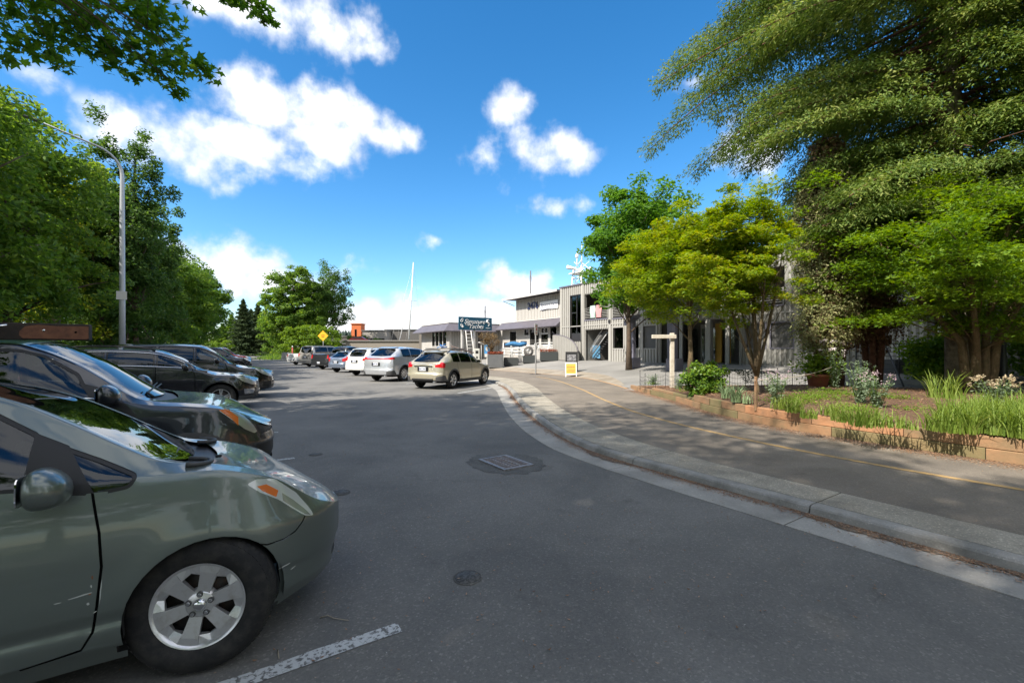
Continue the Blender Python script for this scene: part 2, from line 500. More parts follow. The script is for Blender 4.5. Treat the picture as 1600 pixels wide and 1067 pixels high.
class Car:
    def __init__(c, **p):
        c.p = p
        N, T, W = p['N'], p['T'], p['W']
        Rf, nf, Rr, nr = p.get('Rf', .8), p.get('nf', 2.5), p.get('Rr', .6), p.get('nr', 3.0)
        pts = []
        K = 90
        for i in range(K):                      # nose centre -> side
            th = PI / 2 * i / K
            pts.append((N - Rf + Rf * math.cos(th) ** (2 / nf), W * math.sin(th) ** (2 / nf)))
        x = N - Rf
        while x > T + Rr:
            pts.append((x, W)); x -= .03
        for i in range(K + 1):
            th = PI / 2 * i / K
            pts.append((T + Rr - Rr * math.sin(th) ** (2 / nr), W * max(math.cos(th), 0) ** (2 / nr)))
        P = np.array(pts)
        # slight taper of the plan towards both ends
        tap = p.get('taper', .03)
        mid = (N + T) / 2
        P[:, 1] *= 1 - tap * (np.abs(P[:, 0] - mid) / (N - mid)) ** 2
        d = np.hypot(*np.diff(P, axis=0).T)
        s = np.concatenate(([0], np.cumsum(d)))
        i0 = K
        a = (N - Rf) - (s - s[i0])              # a == x on the side
        t = np.gradient(P, s, axis=0)
        nrm = np.stack([-t[:, 1], t[:, 0]], 1)   # outward for this winding?
        nrm *= np.sign((nrm[:, 1] + nrm[:, 0] * np.sign(P[:, 0] - mid)))[:, None]
        nrm /= np.linalg.norm(nrm, axis=1)[:, None] + 1e-9
        nrm[0] = (1, 0); nrm[-1] = (-1, 0)
        o = np.argsort(a)
        c.A = a[o]; c.PX = P[o, 0]; c.PY = P[o, 1]; c.NX = nrm[o, 0]; c.NY = nrm[o, 1]
        c.CL = pchip(p['CL']); c.BL = pchip(p['BL']); c.RL = pchip(p['RL']); c.YR = pchip(p['YR'])
        c.ZB = pchip(p['ZB'])
        c.DX = pchip(p['DX'])
        c.IF = pchip(p['IF']); c.IS = pchip(p['IS']); c.IR = pchip(p['IR'])
        c.amin, c.amax = c.A[0], c.A[-1]
        c.W = W
        c.adx = p.get('arch_dx', 0)
        c.Ra = p.get('Ra', .36); c.zr = p.get('r', .31); c.WB = p['WB']

    def x2a(c, x):
        """outline parameter of a point on the flank"""
        return float(np.interp(x, c.PX, c.A))

    def y2a(c, y, front=True):
        """outline parameter where the nose or tail is y from the centreline"""
        mid = len(c.A) // 2
        if front:
            return float(np.interp(-y, -c.PY[mid:], c.A[mid:]))
        return float(np.interp(y, c.PY[:mid], c.A[:mid]))

    def eval(c, a, v):
        a = np.clip(np.asarray(a, float), c.amin, c.amax); v = np.asarray(v, float)
        xs = np.interp(a, c.A, c.PX); ys = np.interp(a, c.A, c.PY)
        nx = np.interp(a, c.A, c.NX); ny = np.interp(a, c.A, c.NY)
        zb = c.ZB(xs); zs = c.BL(xs)
        f = np.clip(v, 0, 1)
        zl = zb + (zs - zb) * f
        wf = np.where(nx > 0, nx * nx, 0); wr = np.where(nx < 0, nx * nx, 0); ws = 1 - wf - wr
        def ins(z):
            r = wf * c.IF(z) + wr * c.IR(z) + ws * c.IS(z)
            return r
        d = ins(zl)
        for xc in (c.adx, -c.WB + c.adx):
            q = np.hypot(xs - xc, zl - c.zr) - c.Ra
            d = d - np.where(q > 0, c.p.get('flare', .022) * np.exp(-(q / .075) ** 2), c.p.get('flare', .022)) * (np.abs(xs - xc) < .7) * ws
        # lower points
        XL = xs - nx * d; YL = np.maximum(ys - ny * d, 0)
        YL = YL * np.clip(ys / .06, 0, 1)
        # upper section
        ds = ins(zs)
        ax = xs - nx * ds; ay = np.maximum(ys - ny * ds, 0) * np.clip(ys / .06, 0, 1)
        w = np.clip(v - 1, 0, 1)
        xc = np.clip(xs + c.DX(xs), c.p['T'] + c.IR(c.BL(c.p['T'])), c.p['N'] - c.IF(c.BL(c.p['N'])))
        zc = c.CL(xc)
        yr = np.minimum(c.YR(xs), .97) * ay
        zr = np.where(zc > zs + 1e-6, c.RL(xs), c.RL(xs))
        q1 = w / .5
        q2 = (w - .5) / .5
        xr = ax + .0
        bow = c.p.get('bow', .02) * 4 * np.clip(q1, 0, 1) * (1 - np.clip(q1, 0, 1)) * np.clip((zr - zs) / .3, 0, 1)
        y1 = ay + (yr - ay) * q1 + bow; z1 = zs + (zr - zs) * q1; x1 = ax + (xr - ax) * q1
        qq = np.clip(q2, -.2, 1)
        y2 = yr * (1 - qq); z2 = zr + (zc - zr) * (1 - (1 - qq) ** 2); x2 = xr + (xc - xr) * (1 - (1 - qq) ** 2)
        t = np.clip((w - .455) / .09, 0, 1); t = t * t * (3 - 2 * t)
        XU = x1 + (x2 - x1) * t; YU = y1 + (y2 - y1) * t; ZU = z1 + (z2 - z1) * t
        up = v > 1
        # blend a soft shoulder
        X = np.where(up, XU, XL); Y = np.where(up, YU, YL); Z = np.where(up, ZU, zl)
        return np.stack([X, Y, Z], -1)

    def normal(c, a, v):
        a = np.asarray(a, float); v = np.asarray(v, float)
        e = .012; ev = .02
        a1 = np.clip(a + e, c.amin, c.amax); a0 = np.clip(a - e, c.amin, c.amax)
        v1 = np.clip(v + ev, 0, 2); v0 = np.clip(v - ev, 0, 2)
        da = c.eval(a1, v) - c.eval(a0, v); dv = c.eval(a, v1) - c.eval(a, v0)
        n = np.cross(dv, da)
        l = np.linalg.norm(n, axis=-1, keepdims=True)
        n = n / np.maximum(l, 1e-12)
        # outward
        ctr = np.array([(c.p['N'] + c.p['T']) / 2, 0, .6])
        n = np.where((l < 1e-10), np.array([0, 0, 1.0]), n)
        return n

    def grid(c, da=.05, nl=14, nu1=7, nu2=10, extra_a=()):
        A = [c.amin]
        # denser around the corners
        x = c.amin
        while x < c.amax - da * .6:
            x += da; A.append(min(x, c.amax))
        A[-1] = c.amax
        A = sorted(set([round(q, 5) for q in A] + [round(q, 5) for q in extra_a]))
        V = sorted(set(list(np.round(np.linspace(0, 1, nl + 1), 4)) + list(np.round(1 + np.linspace(0, .44, nu1 + 1), 4)) +
                       [1.47, 1.496, 1.504, 1.53, 1.56] + list(np.round(np.linspace(1.6, 2, nu2 + 1), 4))))
        A = np.array(A); V = np.array(V)
        AA, VV = np.meshgrid(A, V, indexing='ij')
        Z = c.eval(AA, VV)[..., 2]
        bm = bmesh.new()
        vs = [[bm.verts.new((AA[i, j], Z[i, j], VV[i, j])) for j in range(len(V))] for i in range(len(A))]
        for i in range(len(A) - 1):
            for j in range(len(V) - 1):
                bm.faces.new((vs[i][j], vs[i + 1][j], vs[i + 1][j + 1], vs[i][j + 1]))
        c.bm = bm

    def cut(c, poly, v0=-.01, v1=1.47):
        """slice the flattened body along a closed outline given in (a, z)"""
        n = len(poly)
        pa = min(p[0] for p in poly) - .12; pb = max(p[0] for p in poly) + .12
        za = min(p[1] for p in poly) - .12; zb = max(p[1] for p in poly) + .12
        cand = set()
        for f in c.bm.faces:
            m = f.calc_center_median()
            if pa < m.x < pb and za < m.y < zb and v0 - .05 < m.z < v1 + .05:
                cand.add(f)
        for i in range(n):
            p, q = poly[i], poly[(i + 1) % n]
            ex, ez = q[0] - p[0], q[1] - p[1]
            if abs(ex) + abs(ez) < 1e-7: continue
            x0, x1 = min(p[0], q[0]) - .004, max(p[0], q[0]) + .004
            y0, y1 = min(p[1], q[1]) - .004, max(p[1], q[1]) + .004
            sub = []
            for f in cand:
                if not f.is_valid: continue
                co = [v.co for v in f.verts]
                if max(v.x for v in co) < x0 or min(v.x for v in co) > x1 or max(v.y for v in co) < y0 or min(v.y for v in co) > y1: continue
                s = [(v.x - p[0]) * ez - (v.y - p[1]) * ex for v in co]
                if min(s) > -1e-7 or max(s) < 1e-7: continue
                sub.append(f)
            if not sub: continue
            es = set(); vv = set()
            for f in sub:
                es.update(f.edges); vv.update(f.verts)
            r = bmesh.ops.bisect_plane(c.bm, geom=list(vv) + list(es) + sub, dist=1e-6, plane_co=(p[0], p[1], 0), plane_no=(ez, -ex, 0))
            for g in r['geom']:
                if isinstance(g, bmesh.types.BMFace): cand.add(g)
            cand = {f for f in cand if f.is_valid}

    def classify(c, regions):
        """regions: list of (name, poly or None, v0, v1, a0, a1); the first that holds a face's centre wins"""
        out = {}
        bm = c.bm
        bm.faces.ensure_lookup_table()
        for f in bm.faces:
            m = f.calc_center_median()
            nm = 'body'
            for (name, poly, v0, v1, a0, a1) in regions:
                if not (v0 <= m.z <= v1 and a0 <= m.x <= a1): continue
                if poly is None or inpoly(m.x, m.y, poly):
                    nm = name; break
            out.setdefault(nm, []).append([(v.co.x, v.co.z) for v in f.verts])
        c.reg = out

    def emit(c, names, obj_name, mat, parent, off=0.0, side='both', fmats=None, **kw):
        """turn the faces of some regions into one mesh object"""
        faces = []; mi = []
        for k, nm in enumerate(names):
            for f in c.reg.get(nm, []):
                faces.append(f); mi.append(k if fmats is None else fmats[k])
        if not faces: return None
        offs = off if isinstance(off, (list, tuple)) else [off] * len(names)
        key = {}; AV = []; OF = []; flat = []; cnt = []; keep = []
        mi_of = {k: (k if fmats is None else fmats[k]) for k in range(len(names))}
        kidx = []
        for k, nm in enumerate(names):
            kidx += [k] * len(c.reg.get(nm, []))
        for f, k in zip(faces, kidx):
            ids = []
            for (a, v) in f:
                kk = (round(a, 5), round(v, 5), offs[k])
                if kk not in key:
                    key[kk] = len(AV); AV.append((a, v)); OF.append(offs[k])
                if key[kk] not in ids: ids.append(key[kk])
            if len(ids) < 3: continue
            flat.extend(ids); cnt.append(len(ids)); keep.append(mi_of[k])
        mi = keep
        AV = np.array(AV); OF = np.array(OF)[:, None]
        P = c.eval(AV[:, 0], AV[:, 1]); Nn = c.normal(AV[:, 0], AV[:, 1])
        P = P - Nn * OF
        verts = []; norms = []; F = []; C = []; M = []
        def addside(sgn):
            b = len(verts)
            for p, n in zip(P, Nn):
                verts.append((p[0], p[1] * sgn, p[2])); norms.append((n[0], n[1] * sgn, n[2]))
            i = 0
            for ct, m_ in zip(cnt, mi):
                idx = [b + q for q in flat[i:i + ct]]; i += ct
                # winding so that the face looks outward
                F.extend(idx if sgn > 0 else idx[::-1]); C.append(ct); M.append(m_)
        if side in ('both', 'left'): addside(1)
        if side in ('both', 'right'): addside(-1)
        me = mesh_np(obj_name, verts, F, C, mat, True, M)
        # check orientation of the winding against the analytic normals
        npoly = len(me.polygons)
        fn = np.zeros(npoly * 3); me.polygons.foreach_get('normal', fn); fn = fn.reshape(-1, 3)
        ls = np.zeros(npoly, dtype=int); me.polygons.foreach_get('loop_start', ls)
        nn = np.array(norms)[np.array(F)[ls]]
        if (fn * nn).sum() < 0:
            me.flip_normals()
        me.normals_split_custom_set_from_vertices([tuple(n) for n in norms])
        return link(obj_name, me, parent, **kw)


def inpoly(x, y, poly):
    r = False; j = len(poly) - 1
    for i in range(len(poly)):
        xi, yi = poly[i]; xj, yj = poly[j]
        if (yi > y) != (yj > y) and x < (xj - xi) * (y - yi) / (yj - yi) + xi: r = not r
        j = i
    return r


def strip(line, w):
    """closed outline of a ribbon of width w along an open line"""
    L_, R_ = [], []
    n = len(line)
    for i in range(n):
        p0 = line[max(i - 1, 0)]; p1 = line[min(i + 1, n - 1)]
        dx, dy = p1[0] - p0[0], p1[1] - p0[1]; l = math.hypot(dx, dy) or 1
        nx, ny = -dy / l * w / 2, dx / l * w / 2
        L_.append((line[i][0] + nx, line[i][1] + ny)); R_.append((line[i][0] - nx, line[i][1] - ny))
    return L_ + R_[::-1]


def grow(poly, w):
    """offset a closed outline outwards by w"""
    n = len(poly)
    area = sum(poly[i][0] * poly[(i + 1) % n][1] - poly[(i + 1) % n][0] * poly[i][1] for i in range(n))
    sg = 1 if area > 0 else -1
    out = []
    for i in range(n):
        p0, p, p1 = poly[i - 1], poly[i], poly[(i + 1) % n]
        e0 = Vector((p[0] - p0[0], p[1] - p0[1])).normalized(); e1 = Vector((p1[0] - p[0], p1[1] - p[1])).normalized()
        n0 = Vector((e0.y, -e0.x)) * sg; n1 = Vector((e1.y, -e1.x)) * sg
        m = (n0 + n1)
        if m.length < .2: m = n0
        m.normalize()
        k = w / max(.45, m.dot(n0))
        out.append((p[0] + m.x * k, p[1] + m.y * k))
    return out


def rounded(poly, r, k=4):
    """round the corners of a closed outline"""
    out = []; n = len(poly)
    for i in range(n):
        p0 = Vector(poly[i - 1]); p = Vector(poly[i]); p1 = Vector(poly[(i + 1) % n])
        a = (p0 - p); b = (p1 - p)
        q = min(r, a.length * .45, b.length * .45)
        A = p + a.normalized() * q; B = p + b.normalized() * q
        for j in range(k + 1):
            t = j / k
            out.append(tuple((1 - t) ** 2 * A + 2 * t * (1 - t) * p + t * t * B))
    return out


def circle(cx, cz, r, k=28):
    return [(cx + r * math.cos(2 * PI * i / k), cz + r * math.sin(2 * PI * i / k)) for i in range(k)]


WHEEL_CACHE = {}


def make_wheel(root, name, r, width, rim_r, spokes, style, loc, side, steer=0, detail=1, dark=False, label=None):
    """side -1: outer face looks to -y.  thing > wheel > tyre, rim ..."""
    key = (r, width, rim_r, spokes, style, detail, dark)
    w = link('wheel', None, root); w.location = loc
    w.rotation_euler = (0, 0, steer + (0 if side < 0 else PI))
    if label: w['label'] = label
    if key in WHEEL_CACHE:
        for nm, me in WHEEL_CACHE[key]:
            link(nm, me, w)
        return w
    made = []
    seg = 64 if detail > 1 else (36 if detail else 20)
    hw = width / 2
    t = MB()
    rr = rim_r
    prof = [(rr - .012, -hw + .022), (rr + .002, -hw + .012), (rr + .012, -hw + .004), (rr + (r - rr) * .35, -hw - .004), (rr + (r - rr) * .6, -hw - .002), (r - .035, -hw + .004), (r - .02, -hw + .012),
            (r - .007, -hw + .028), (r - .001, -hw + .05), (r, 0), (r - .001, hw - .05), (r - .012, hw - .02), (r - .04, hw - .004), (rr, hw - .01), (rr - .012, hw - .02)]
    t.lathe(prof, seg, axis='y')
    if detail > 1:       # tread blocks cut as grooves on the shoulder
        for k in range(72):
            an = 2 * PI * k / 72
            cx, cz = math.cos(an), math.sin(an); tx, tz = -cz, cx
            vs = []
            for (rad, yy, tt) in ((r - .016, -hw + .012, -.0085), (r - .016, -hw + .012, .0085), (r + .0025, -hw + .052, .0085), (r + .0025, -hw + .052, -.0085),
                                  (r - .03, -hw + .02, -.0085), (r - .03, -hw + .02, .0085), (r - .02, -hw + .056, .0085), (r - .02, -hw + .056, -.0085)):
                vs.append((cx * rad + tx * tt, yy, cz * rad + tz * tt))
            t.add(vs, [(0, 1, 2, 3), (0, 4, 5, 1), (1, 5, 6, 2), (2, 6, 7, 3), (3, 7, 4, 0)], 0)
    o = t.build('tyre', RUBBER, w); made.append(('tyre', o.data))
    b = MB()
    b.lathe([(rr - .004, -hw + .012), (rr - .012, -hw + .014), (rr - .024, -hw + .035), (rr - .026, hw - .03)], seg, axis='y')
    fy = -hw + .022
    def sp(an, pts, y0, y1, mb, mi=0):
        cx, cz = math.cos(an), math.sin(an); tx, tz = -cz, cx
        n = len(pts)
        vs = [(cx * q[0] + tx * q[1], y0 + (q[2] if len(q) > 2 else 0), cz * q[0] + tz * q[1]) for q in pts] + \
             [(cx * q[0] + tx * q[1], y1, cz * q[0] + tz * q[1]) for q in pts]
        fs = [tuple(range(n)), tuple(range(2 * n - 1, n - 1, -1))] + [((i + 1) % n, i, n + i, n + (i + 1) % n) for i in range(n)]
        mb.add(vs, fs, mi)
    R = rr - .012
    for k in range(spokes):
        an = 2 * PI * k / spokes + .26
        if style == 'wide':
            # flat trapezoid spoke with a triangular wedge between spokes at the rim
            sp(an, [(.045, -.026, .012), (R * .80, -.036, 0), (R * .80, .036, 0), (.045, .026, .012)], fy, fy + .03, b)
            sp(an, [(R * .80, -.036, 0), (R * 1.0, -.048, .0), (R * 1.0, .048, .0), (R * .80, .036, 0)], fy, fy + .03, b)
            for sg in (-1, 1):
                sp(an + sg * PI / spokes, [(R * .81, -sg * .001, .022), (R * .985 * math.cos(.22), -sg * R * .985 * math.sin(.22) * 1.0, .002), (R * .995, -sg * .0, .010)], fy, fy + .032, b)
                sp(an, [(R * .72, sg * .034, .004), (R * .97, sg * .046, 0), (R * math.cos(PI / spokes) * .995, sg * R * math.sin(PI / spokes) * .995, .01), (R * math.cos(PI / spokes) * .8, sg * R * math.sin(PI / spokes) * .8, .02)], fy, fy + .034, b)
        elif style == 'double':
            for sg in (-1, 1):
                sp(an + sg * .13, [(.04, -.014, .01), (R, -.012, 0), (R, .012, 0), (.04, .014, .01)], fy, fy + .03, b)
        elif style == 'cross':
            sp(an, [(.04, -.02, .01), (R * .6, -.012, 0), (R, -.045, 0), (R, .045, 0), (R * .6, .012, 0), (.04, .02, .01)], fy, fy + .03, b)
        else:
            sp(an, [(.04, -.022, .012), (R, -.016, 0), (R, .016, 0), (.04, .022, .012)], fy, fy + .03, b)
    b.lathe([(0, fy + .004), (.05, fy + .006), (.066, fy + .014), (.075, fy + .04)], 30, axis='y')
    o = b.build('rim', ALLOY if not dark else material('dark_alloy', (.05, .05, .055), .35, .6), w); made.append(('rim', o.data))
    d = MB()
    d.lathe([(0, -hw + .085), (rr * .72, -hw + .085), (rr * .74, -hw + .09), (rr * .74, -hw + .1)], 30, axis='y')
    o = d.build('brake_disc', DISC, w); made.append(('brake_disc', o.data))
    k = MB()
    k.lathe([(0, -hw + .10), (rr * .97, -hw + .11)], 24, axis='y')
    o = k.build('wheel_back', BLACK, w); made.append(('wheel_back', o.data))
    if detail > 1:
        cp = MB(); cp.lathe([(0, fy - .012), (.018, fy - .0115), (.024, fy - .008), (.03, fy + .006)], 24, axis='y')
        o = cp.build('hub_cap', CHROME, w); made.append(('hub_cap', o.data))
        for q in range(5):
            an = 2 * PI * q / 5 + .3
            n = MB(); cxx, czz = .0475 * math.cos(an), .0475 * math.sin(an)
            n.lathe([(0, fy - .006), (.0075, fy - .006), (.0085, fy - .003), (.0085, fy + .01)], 6, (cxx, 0, czz), 'y', smooth=False)
            n.lathe([(.0085, fy + .003), (.0135, fy + .0035), (.0145, fy + .012)], 14, (cxx, 0, czz), 'y', mi=1)
            o = n.build('lug_nut', [CHROME, GREYPL], w); made.append(('lug_nut', o.data))
    elif detail:
        cp = MB(); cp.lathe([(0, fy - .006), (.026, fy - .004), (.032, fy + .008)], 18, axis='y')
        o = cp.build('hub_cap', GREYPL, w); made.append(('hub_cap', o.data))
    WHEEL_CACHE[key] = made
    return w


def seat_mesh(mb, x, y, z=.42):
    mb.bbox(x - .25, x + .25, y - .24, y + .24, z - .1, z + .1, .05)
    for (z0, z1, dx, hw) in ((z + .08, z + .62, 0, .23), (z + .66, z + .86, -.16, .13)):
        pts = [(x - .26 + dx * .9, z0), (x - .14 + dx * .9, z0), (x - .24 + dx * .9 - .05, z1), (x - .36 + dx * .9 - .02, z1)]
        mb.ext(rounded(pts, .04, 3), y - hw, y + hw, 'y')


def build_car(name, label, cat, p, pos, heading, group=None, detail=0, roll=0):
    """p: see Car.  pos = ground point under the front axle, heading = angle of the nose"""
    root = thing(name, label, cat, (pos[0], pos[1], pos[2] if len(pos) > 2 else .004), heading, group)
    lift = 0
    if roll:
        root.rotation_euler = (roll, 0, heading)
        root.location.z = p['W'] * .9 * math.sin(roll)
        lift = -2 * p['W'] * .8 * math.sin(roll)
    c = Car(**p)
    if p.get('setup'):
        p = dict(p); add = p['setup'](c)
        for k, v in add.items():
            p[k] = list(p.get(k, [])) + list(v)
    p['ws'] = tuple(c.x2a(q) for q in p['ws']) if p.get('ws') else None
    p['rg'] = tuple(c.x2a(q) for q in p['rg']) if p.get('rg') else None
    p['ex'] = [c.x2a(q) for q in p.get('ex', [])]
    W, N, T, WB = p['W'], p['N'], p['T'], p['WB']
    ex = list(p['ws'] or ()) + list(p['rg'] or ()) + p['ex']
    c.grid(da=p.get('da', .06), nl=p.get('nl', 12), extra_a=ex)
    Ra = c.Ra
    regs = []
    for xc in (c.adx, -WB + c.adx):
        ci = circle(xc, c.zr, Ra, 36 if detail > 1 else 24)
        ci = [(q[0], q[1]) for q in ci]
        c.cut(ci, v1=.99); regs.append(('hole', ci, -.1, .99, -99, 99))
        regs.append(('hole', [(xc - Ra * .985, -1), (xc + Ra * .985, -1), (xc + Ra * .985, c.zr), (xc - Ra * .985, c.zr)], -.1, .99, -99, 99))
        ce = circle(xc, c.zr, Ra + p.get('clad', 0), 36 if detail > 1 else 24)
        if p.get('clad'):
            c.cut(ce, v1=.99)
            regs.append(('cladding', ce, -.1, .99, -99, 99))
            c.cut([(xc - Ra * .985, -.5), (xc - Ra * .985, c.zr), (xc + Ra * .985, c.zr), (xc + Ra * .985, -.5)], v1=.99)
    if p.get('sill_z'):
        sz = p['sill_z']
        c.cut([(c.amin - 1, sz), (c.amax + 1, sz), (c.amax + 1, -5), (c.amin - 1, -5)], v1=.99)
    for (nm, poly, v0, v1, a0, a1) in p.get('regions', []):
        if poly is not None: c.cut(poly, v0=v0, v1=v1)
        regs.append((nm, poly, v0, v1, a0, a1))
    wins = p.get('windows', [])
    for (nm, poly, mt) in wins:
        poly = rounded(poly, p.get('wr', .03), 4 if detail else 3)
        out = grow(poly, p.get('wtrim', .022))
        c.cut(poly, v0=.9, v1=1.49); c.cut(out, v0=.9, v1=1.49)
        regs.append((nm, poly, .95, 1.49, -99, 99)); regs.append(('window_trim', out, .95, 1.49, -99, 99))
    for (nm, line, w, v0, v1) in p.get('seams', []):
        sp_ = strip(line, w); c.cut(sp_, v0=v0, v1=v1); regs.append(('seam', sp_, v0, v1, -99, 99))
    for (nm, poly) in p.get('panels', []):
        c.cut(poly, v0=-.01, v1=1.47)
        regs.append((nm, poly, -.01, 1.47, -99, 99))
    if p.get('ws'):
        wa, wb = p['ws']
        regs.append(('windshield', None, 1.56, 2.01, wa, wb))
        regs.append(('screen_edge', None, 1.545, 2.01, wa - .0, wb))
    if p.get('rg'):
        ra_, rb_ = p['rg']
        regs.append(('rear_glass', None, p.get('rgv', 1.56), 2.01, ra_, rb_))
    if p.get('sill_z'):
        sz = p['sill_z']
        regs.append(('cladding', [(c.amin - 1, sz), (c.amax + 1, sz), (c.amax + 1, -5), (c.amin - 1, -5)], -.1, .99, -99, 99))
    c.classify(regs)
    paint = p['paint']
    b = c.emit(['body', 'window_trim', 'seam', 'screen_edge'], 'body', [paint, BLACK, SEAM], root, off=[0, .003, .007, .001], fmats=[0, 1, 2, 0])
    if 'cladding' in c.reg: c.emit(['cladding'], 'lower_cladding', GREYPL if p.get('clad_mat') is None else p['clad_mat'], root, off=-.006)
    panel_objs = {}
    for nm in sorted({q[0] for q in p.get('panels', [])}):
        if nm in c.reg:
            for sd in ('right', 'left'):
                if sd == 'left' and not detail: continue
                panel_objs[(nm, sd)] = c.emit([nm], nm.rstrip('0123456789_'), paint, root, off=-.0008, side=sd)
    if not detail and p.get('panels'):
        c.emit([q[0] for q in p['panels']], 'far_side', paint, root, side='left')
    for (nm, poly, mt) in wins:
        for sd in ('right', 'left'):
            c.emit([nm], 'side_window', mt, root, off=.007, side=sd)
    c.emit(['windshield'], 'windshield', p.get('wsg', GLASS), root, off=.004)
    c.emit(['rear_glass'], 'rear_window', p.get('rgm', GLASSD), root, off=.004)
    for (nm, out_name, mt, off, sides) in p.get('pieces', []):
        if sides == 'both': c.emit([nm], out_name, mt, root, off=off)
        else:
            for sd in ('right', 'left'): c.emit([nm], out_name, mt, root, off=off, side=sd)
    # underbody, arches, cabin
    ub = MB()
    zb = p.get('floor', .2)
    ub.box(T + .35, N - .52, -W * .80, W * .80, zb, zb + .05)
    ub.box(-WB + Ra, -Ra, -W * .86, W * .86, zb + .005, zb + .06)
    for xc in (c.adx, -WB + c.adx):
        k = 18; vs = []; fs = []
        for i in range(k + 1):
            t = PI * (i / k) * 1.12 - PI * .06
            for yy in (W - .07, W * .35):
                vs.append((xc + (Ra + .004) * math.cos(t), yy, c.zr + (Ra + .004) * math.sin(t)))
        fs = [(2 * i, 2 * i + 1, 2 * i + 3, 2 * i + 2) for i in range(k)]
        ub.add(vs, fs); ub.add([(x, -y, z) for x, y, z in vs], fs)
        for sg in (-1, 1):
            ub.add([(xc + (Ra + .004) * math.cos(t), sg * W * .35, c.zr + (Ra + .004) * math.sin(t)) for t in np.linspace(-.1, PI + .1, 16)], [tuple(range(16))])
    ub.build('underbody', material('underbody_black', (.012, .012, .012), .9), root, fix=False)
    if p.get('cabin', True):
        cb = MB(); ca, cbk = p.get('cabin_x', (-.75, -1.7))
        zf = .32; hz = p.get('seat_z', .5)
        for yy in (-W * .42, W * .42):
            seat_mesh(cb, ca - .55, yy, hz)
            seat_mesh(cb, ca - 1.4, yy, hz + .02)
        cb.build('seat', p.get('seat_mat', SEATM), root)
        cb = MB()
        bz = float(c.BL(ca)) - .04
        cb.ext([(ca + .28, bz - .28), (ca + .34, bz - .03), (ca + .1, bz + .02), (ca - .12, bz - .02), (ca - .16, bz - .18)], -W * .8, W * .8, 'y')
        cb.box(T + .4, ca + .3, -W * .8, W * .8, zf - .06, zf)
        cb.build('dashboard', DARKIN, root)
        sw = MB(); pts = []
        for i in range(25):
            t = 2 * PI * i / 24
            pts.append((ca - .26 - .07 * math.sin(t), W * .42 + .18 * math.cos(t), bz - .02 + .17 * math.sin(t)))
        sw.tube(pts, .014, 6); sw.tube([(ca - .26, W * .42 - .17, bz - .02), (ca - .24, W * .42, bz - .02), (ca - .26, W * .42 + .17, bz - .02)], .018, 6)
        sw.build('steering_wheel', DARKIN, root)
    # wheels
    wr = c.zr
    ww = p.get('tw', .2)
    st = p.get('steer', 0)
    for sd in (-1, 1):
        yy = sd * (W - p.get('tuck', .035) - ww / 2)
        for xc in (0, -WB):
            dt = detail if (sd < 0 and xc == 0) else min(detail, 1)
            make_wheel(root, 'wheel', wr, ww, p.get('rim', .2), p.get('spokes', 5), p.get('wstyle', 'plain'), (xc, yy, wr + (lift if sd > 0 else 0)), sd, st if xc == 0 else 0, dt, p.get('dark_rim', False))
    c.root = root
    return c


def add_mirror(root, x, y, z, sg, mat, s=1.0, back=None):
    """door mirror: rounded shell on a short foot, with its glass"""
    bm = bmesh.new()
    bmesh.ops.create_icosphere(bm, subdivisions=3, radius=1)
    for v in bm.verts:
        q = v.co
        px = math.copysign(abs(q.x) ** .8, q.x) * (.075 if q.x > 0 else .045)
        py = math.copysign(abs(q.y) ** .75, q.y) * .105 * (1 - .12 * (q.x > 0) * q.x)
        pz = math.copysign(abs(q.z) ** .7, q.z) * .072 * (1 - .25 * max(q.x, 0))
        v.co = (px * s, py * s, pz * s - .018 * max(q.x, 0) * s)
    me = bpy.data.meshes.new('mirror'); bm.to_mesh(me); bm.free()
    for f in me.polygons: f.use_smooth = True
    me.materials.append(mat)
    o = link('mirror', me, root); o.location = (x, y + sg * .10 * s, z)
    f = MB(); f.ext(rounded([(-.03, -.055), (.06, -.06), (.04, .0), (-.02, .0)], .01), -sg * .115, 0, 'y')
    f.build('mirror_foot', BLACK, o)
    g = MB(); g.ext(rounded([(-.085, -.055), (.085, -.055), (.085, .055), (-.085, .055)], .03, 4), -.046 * s, -.05 * s, 'x')
    g.build('mirror_glass', material('mirror_silver', (.8, .8, .82), .02, 1.0), o)
    return o
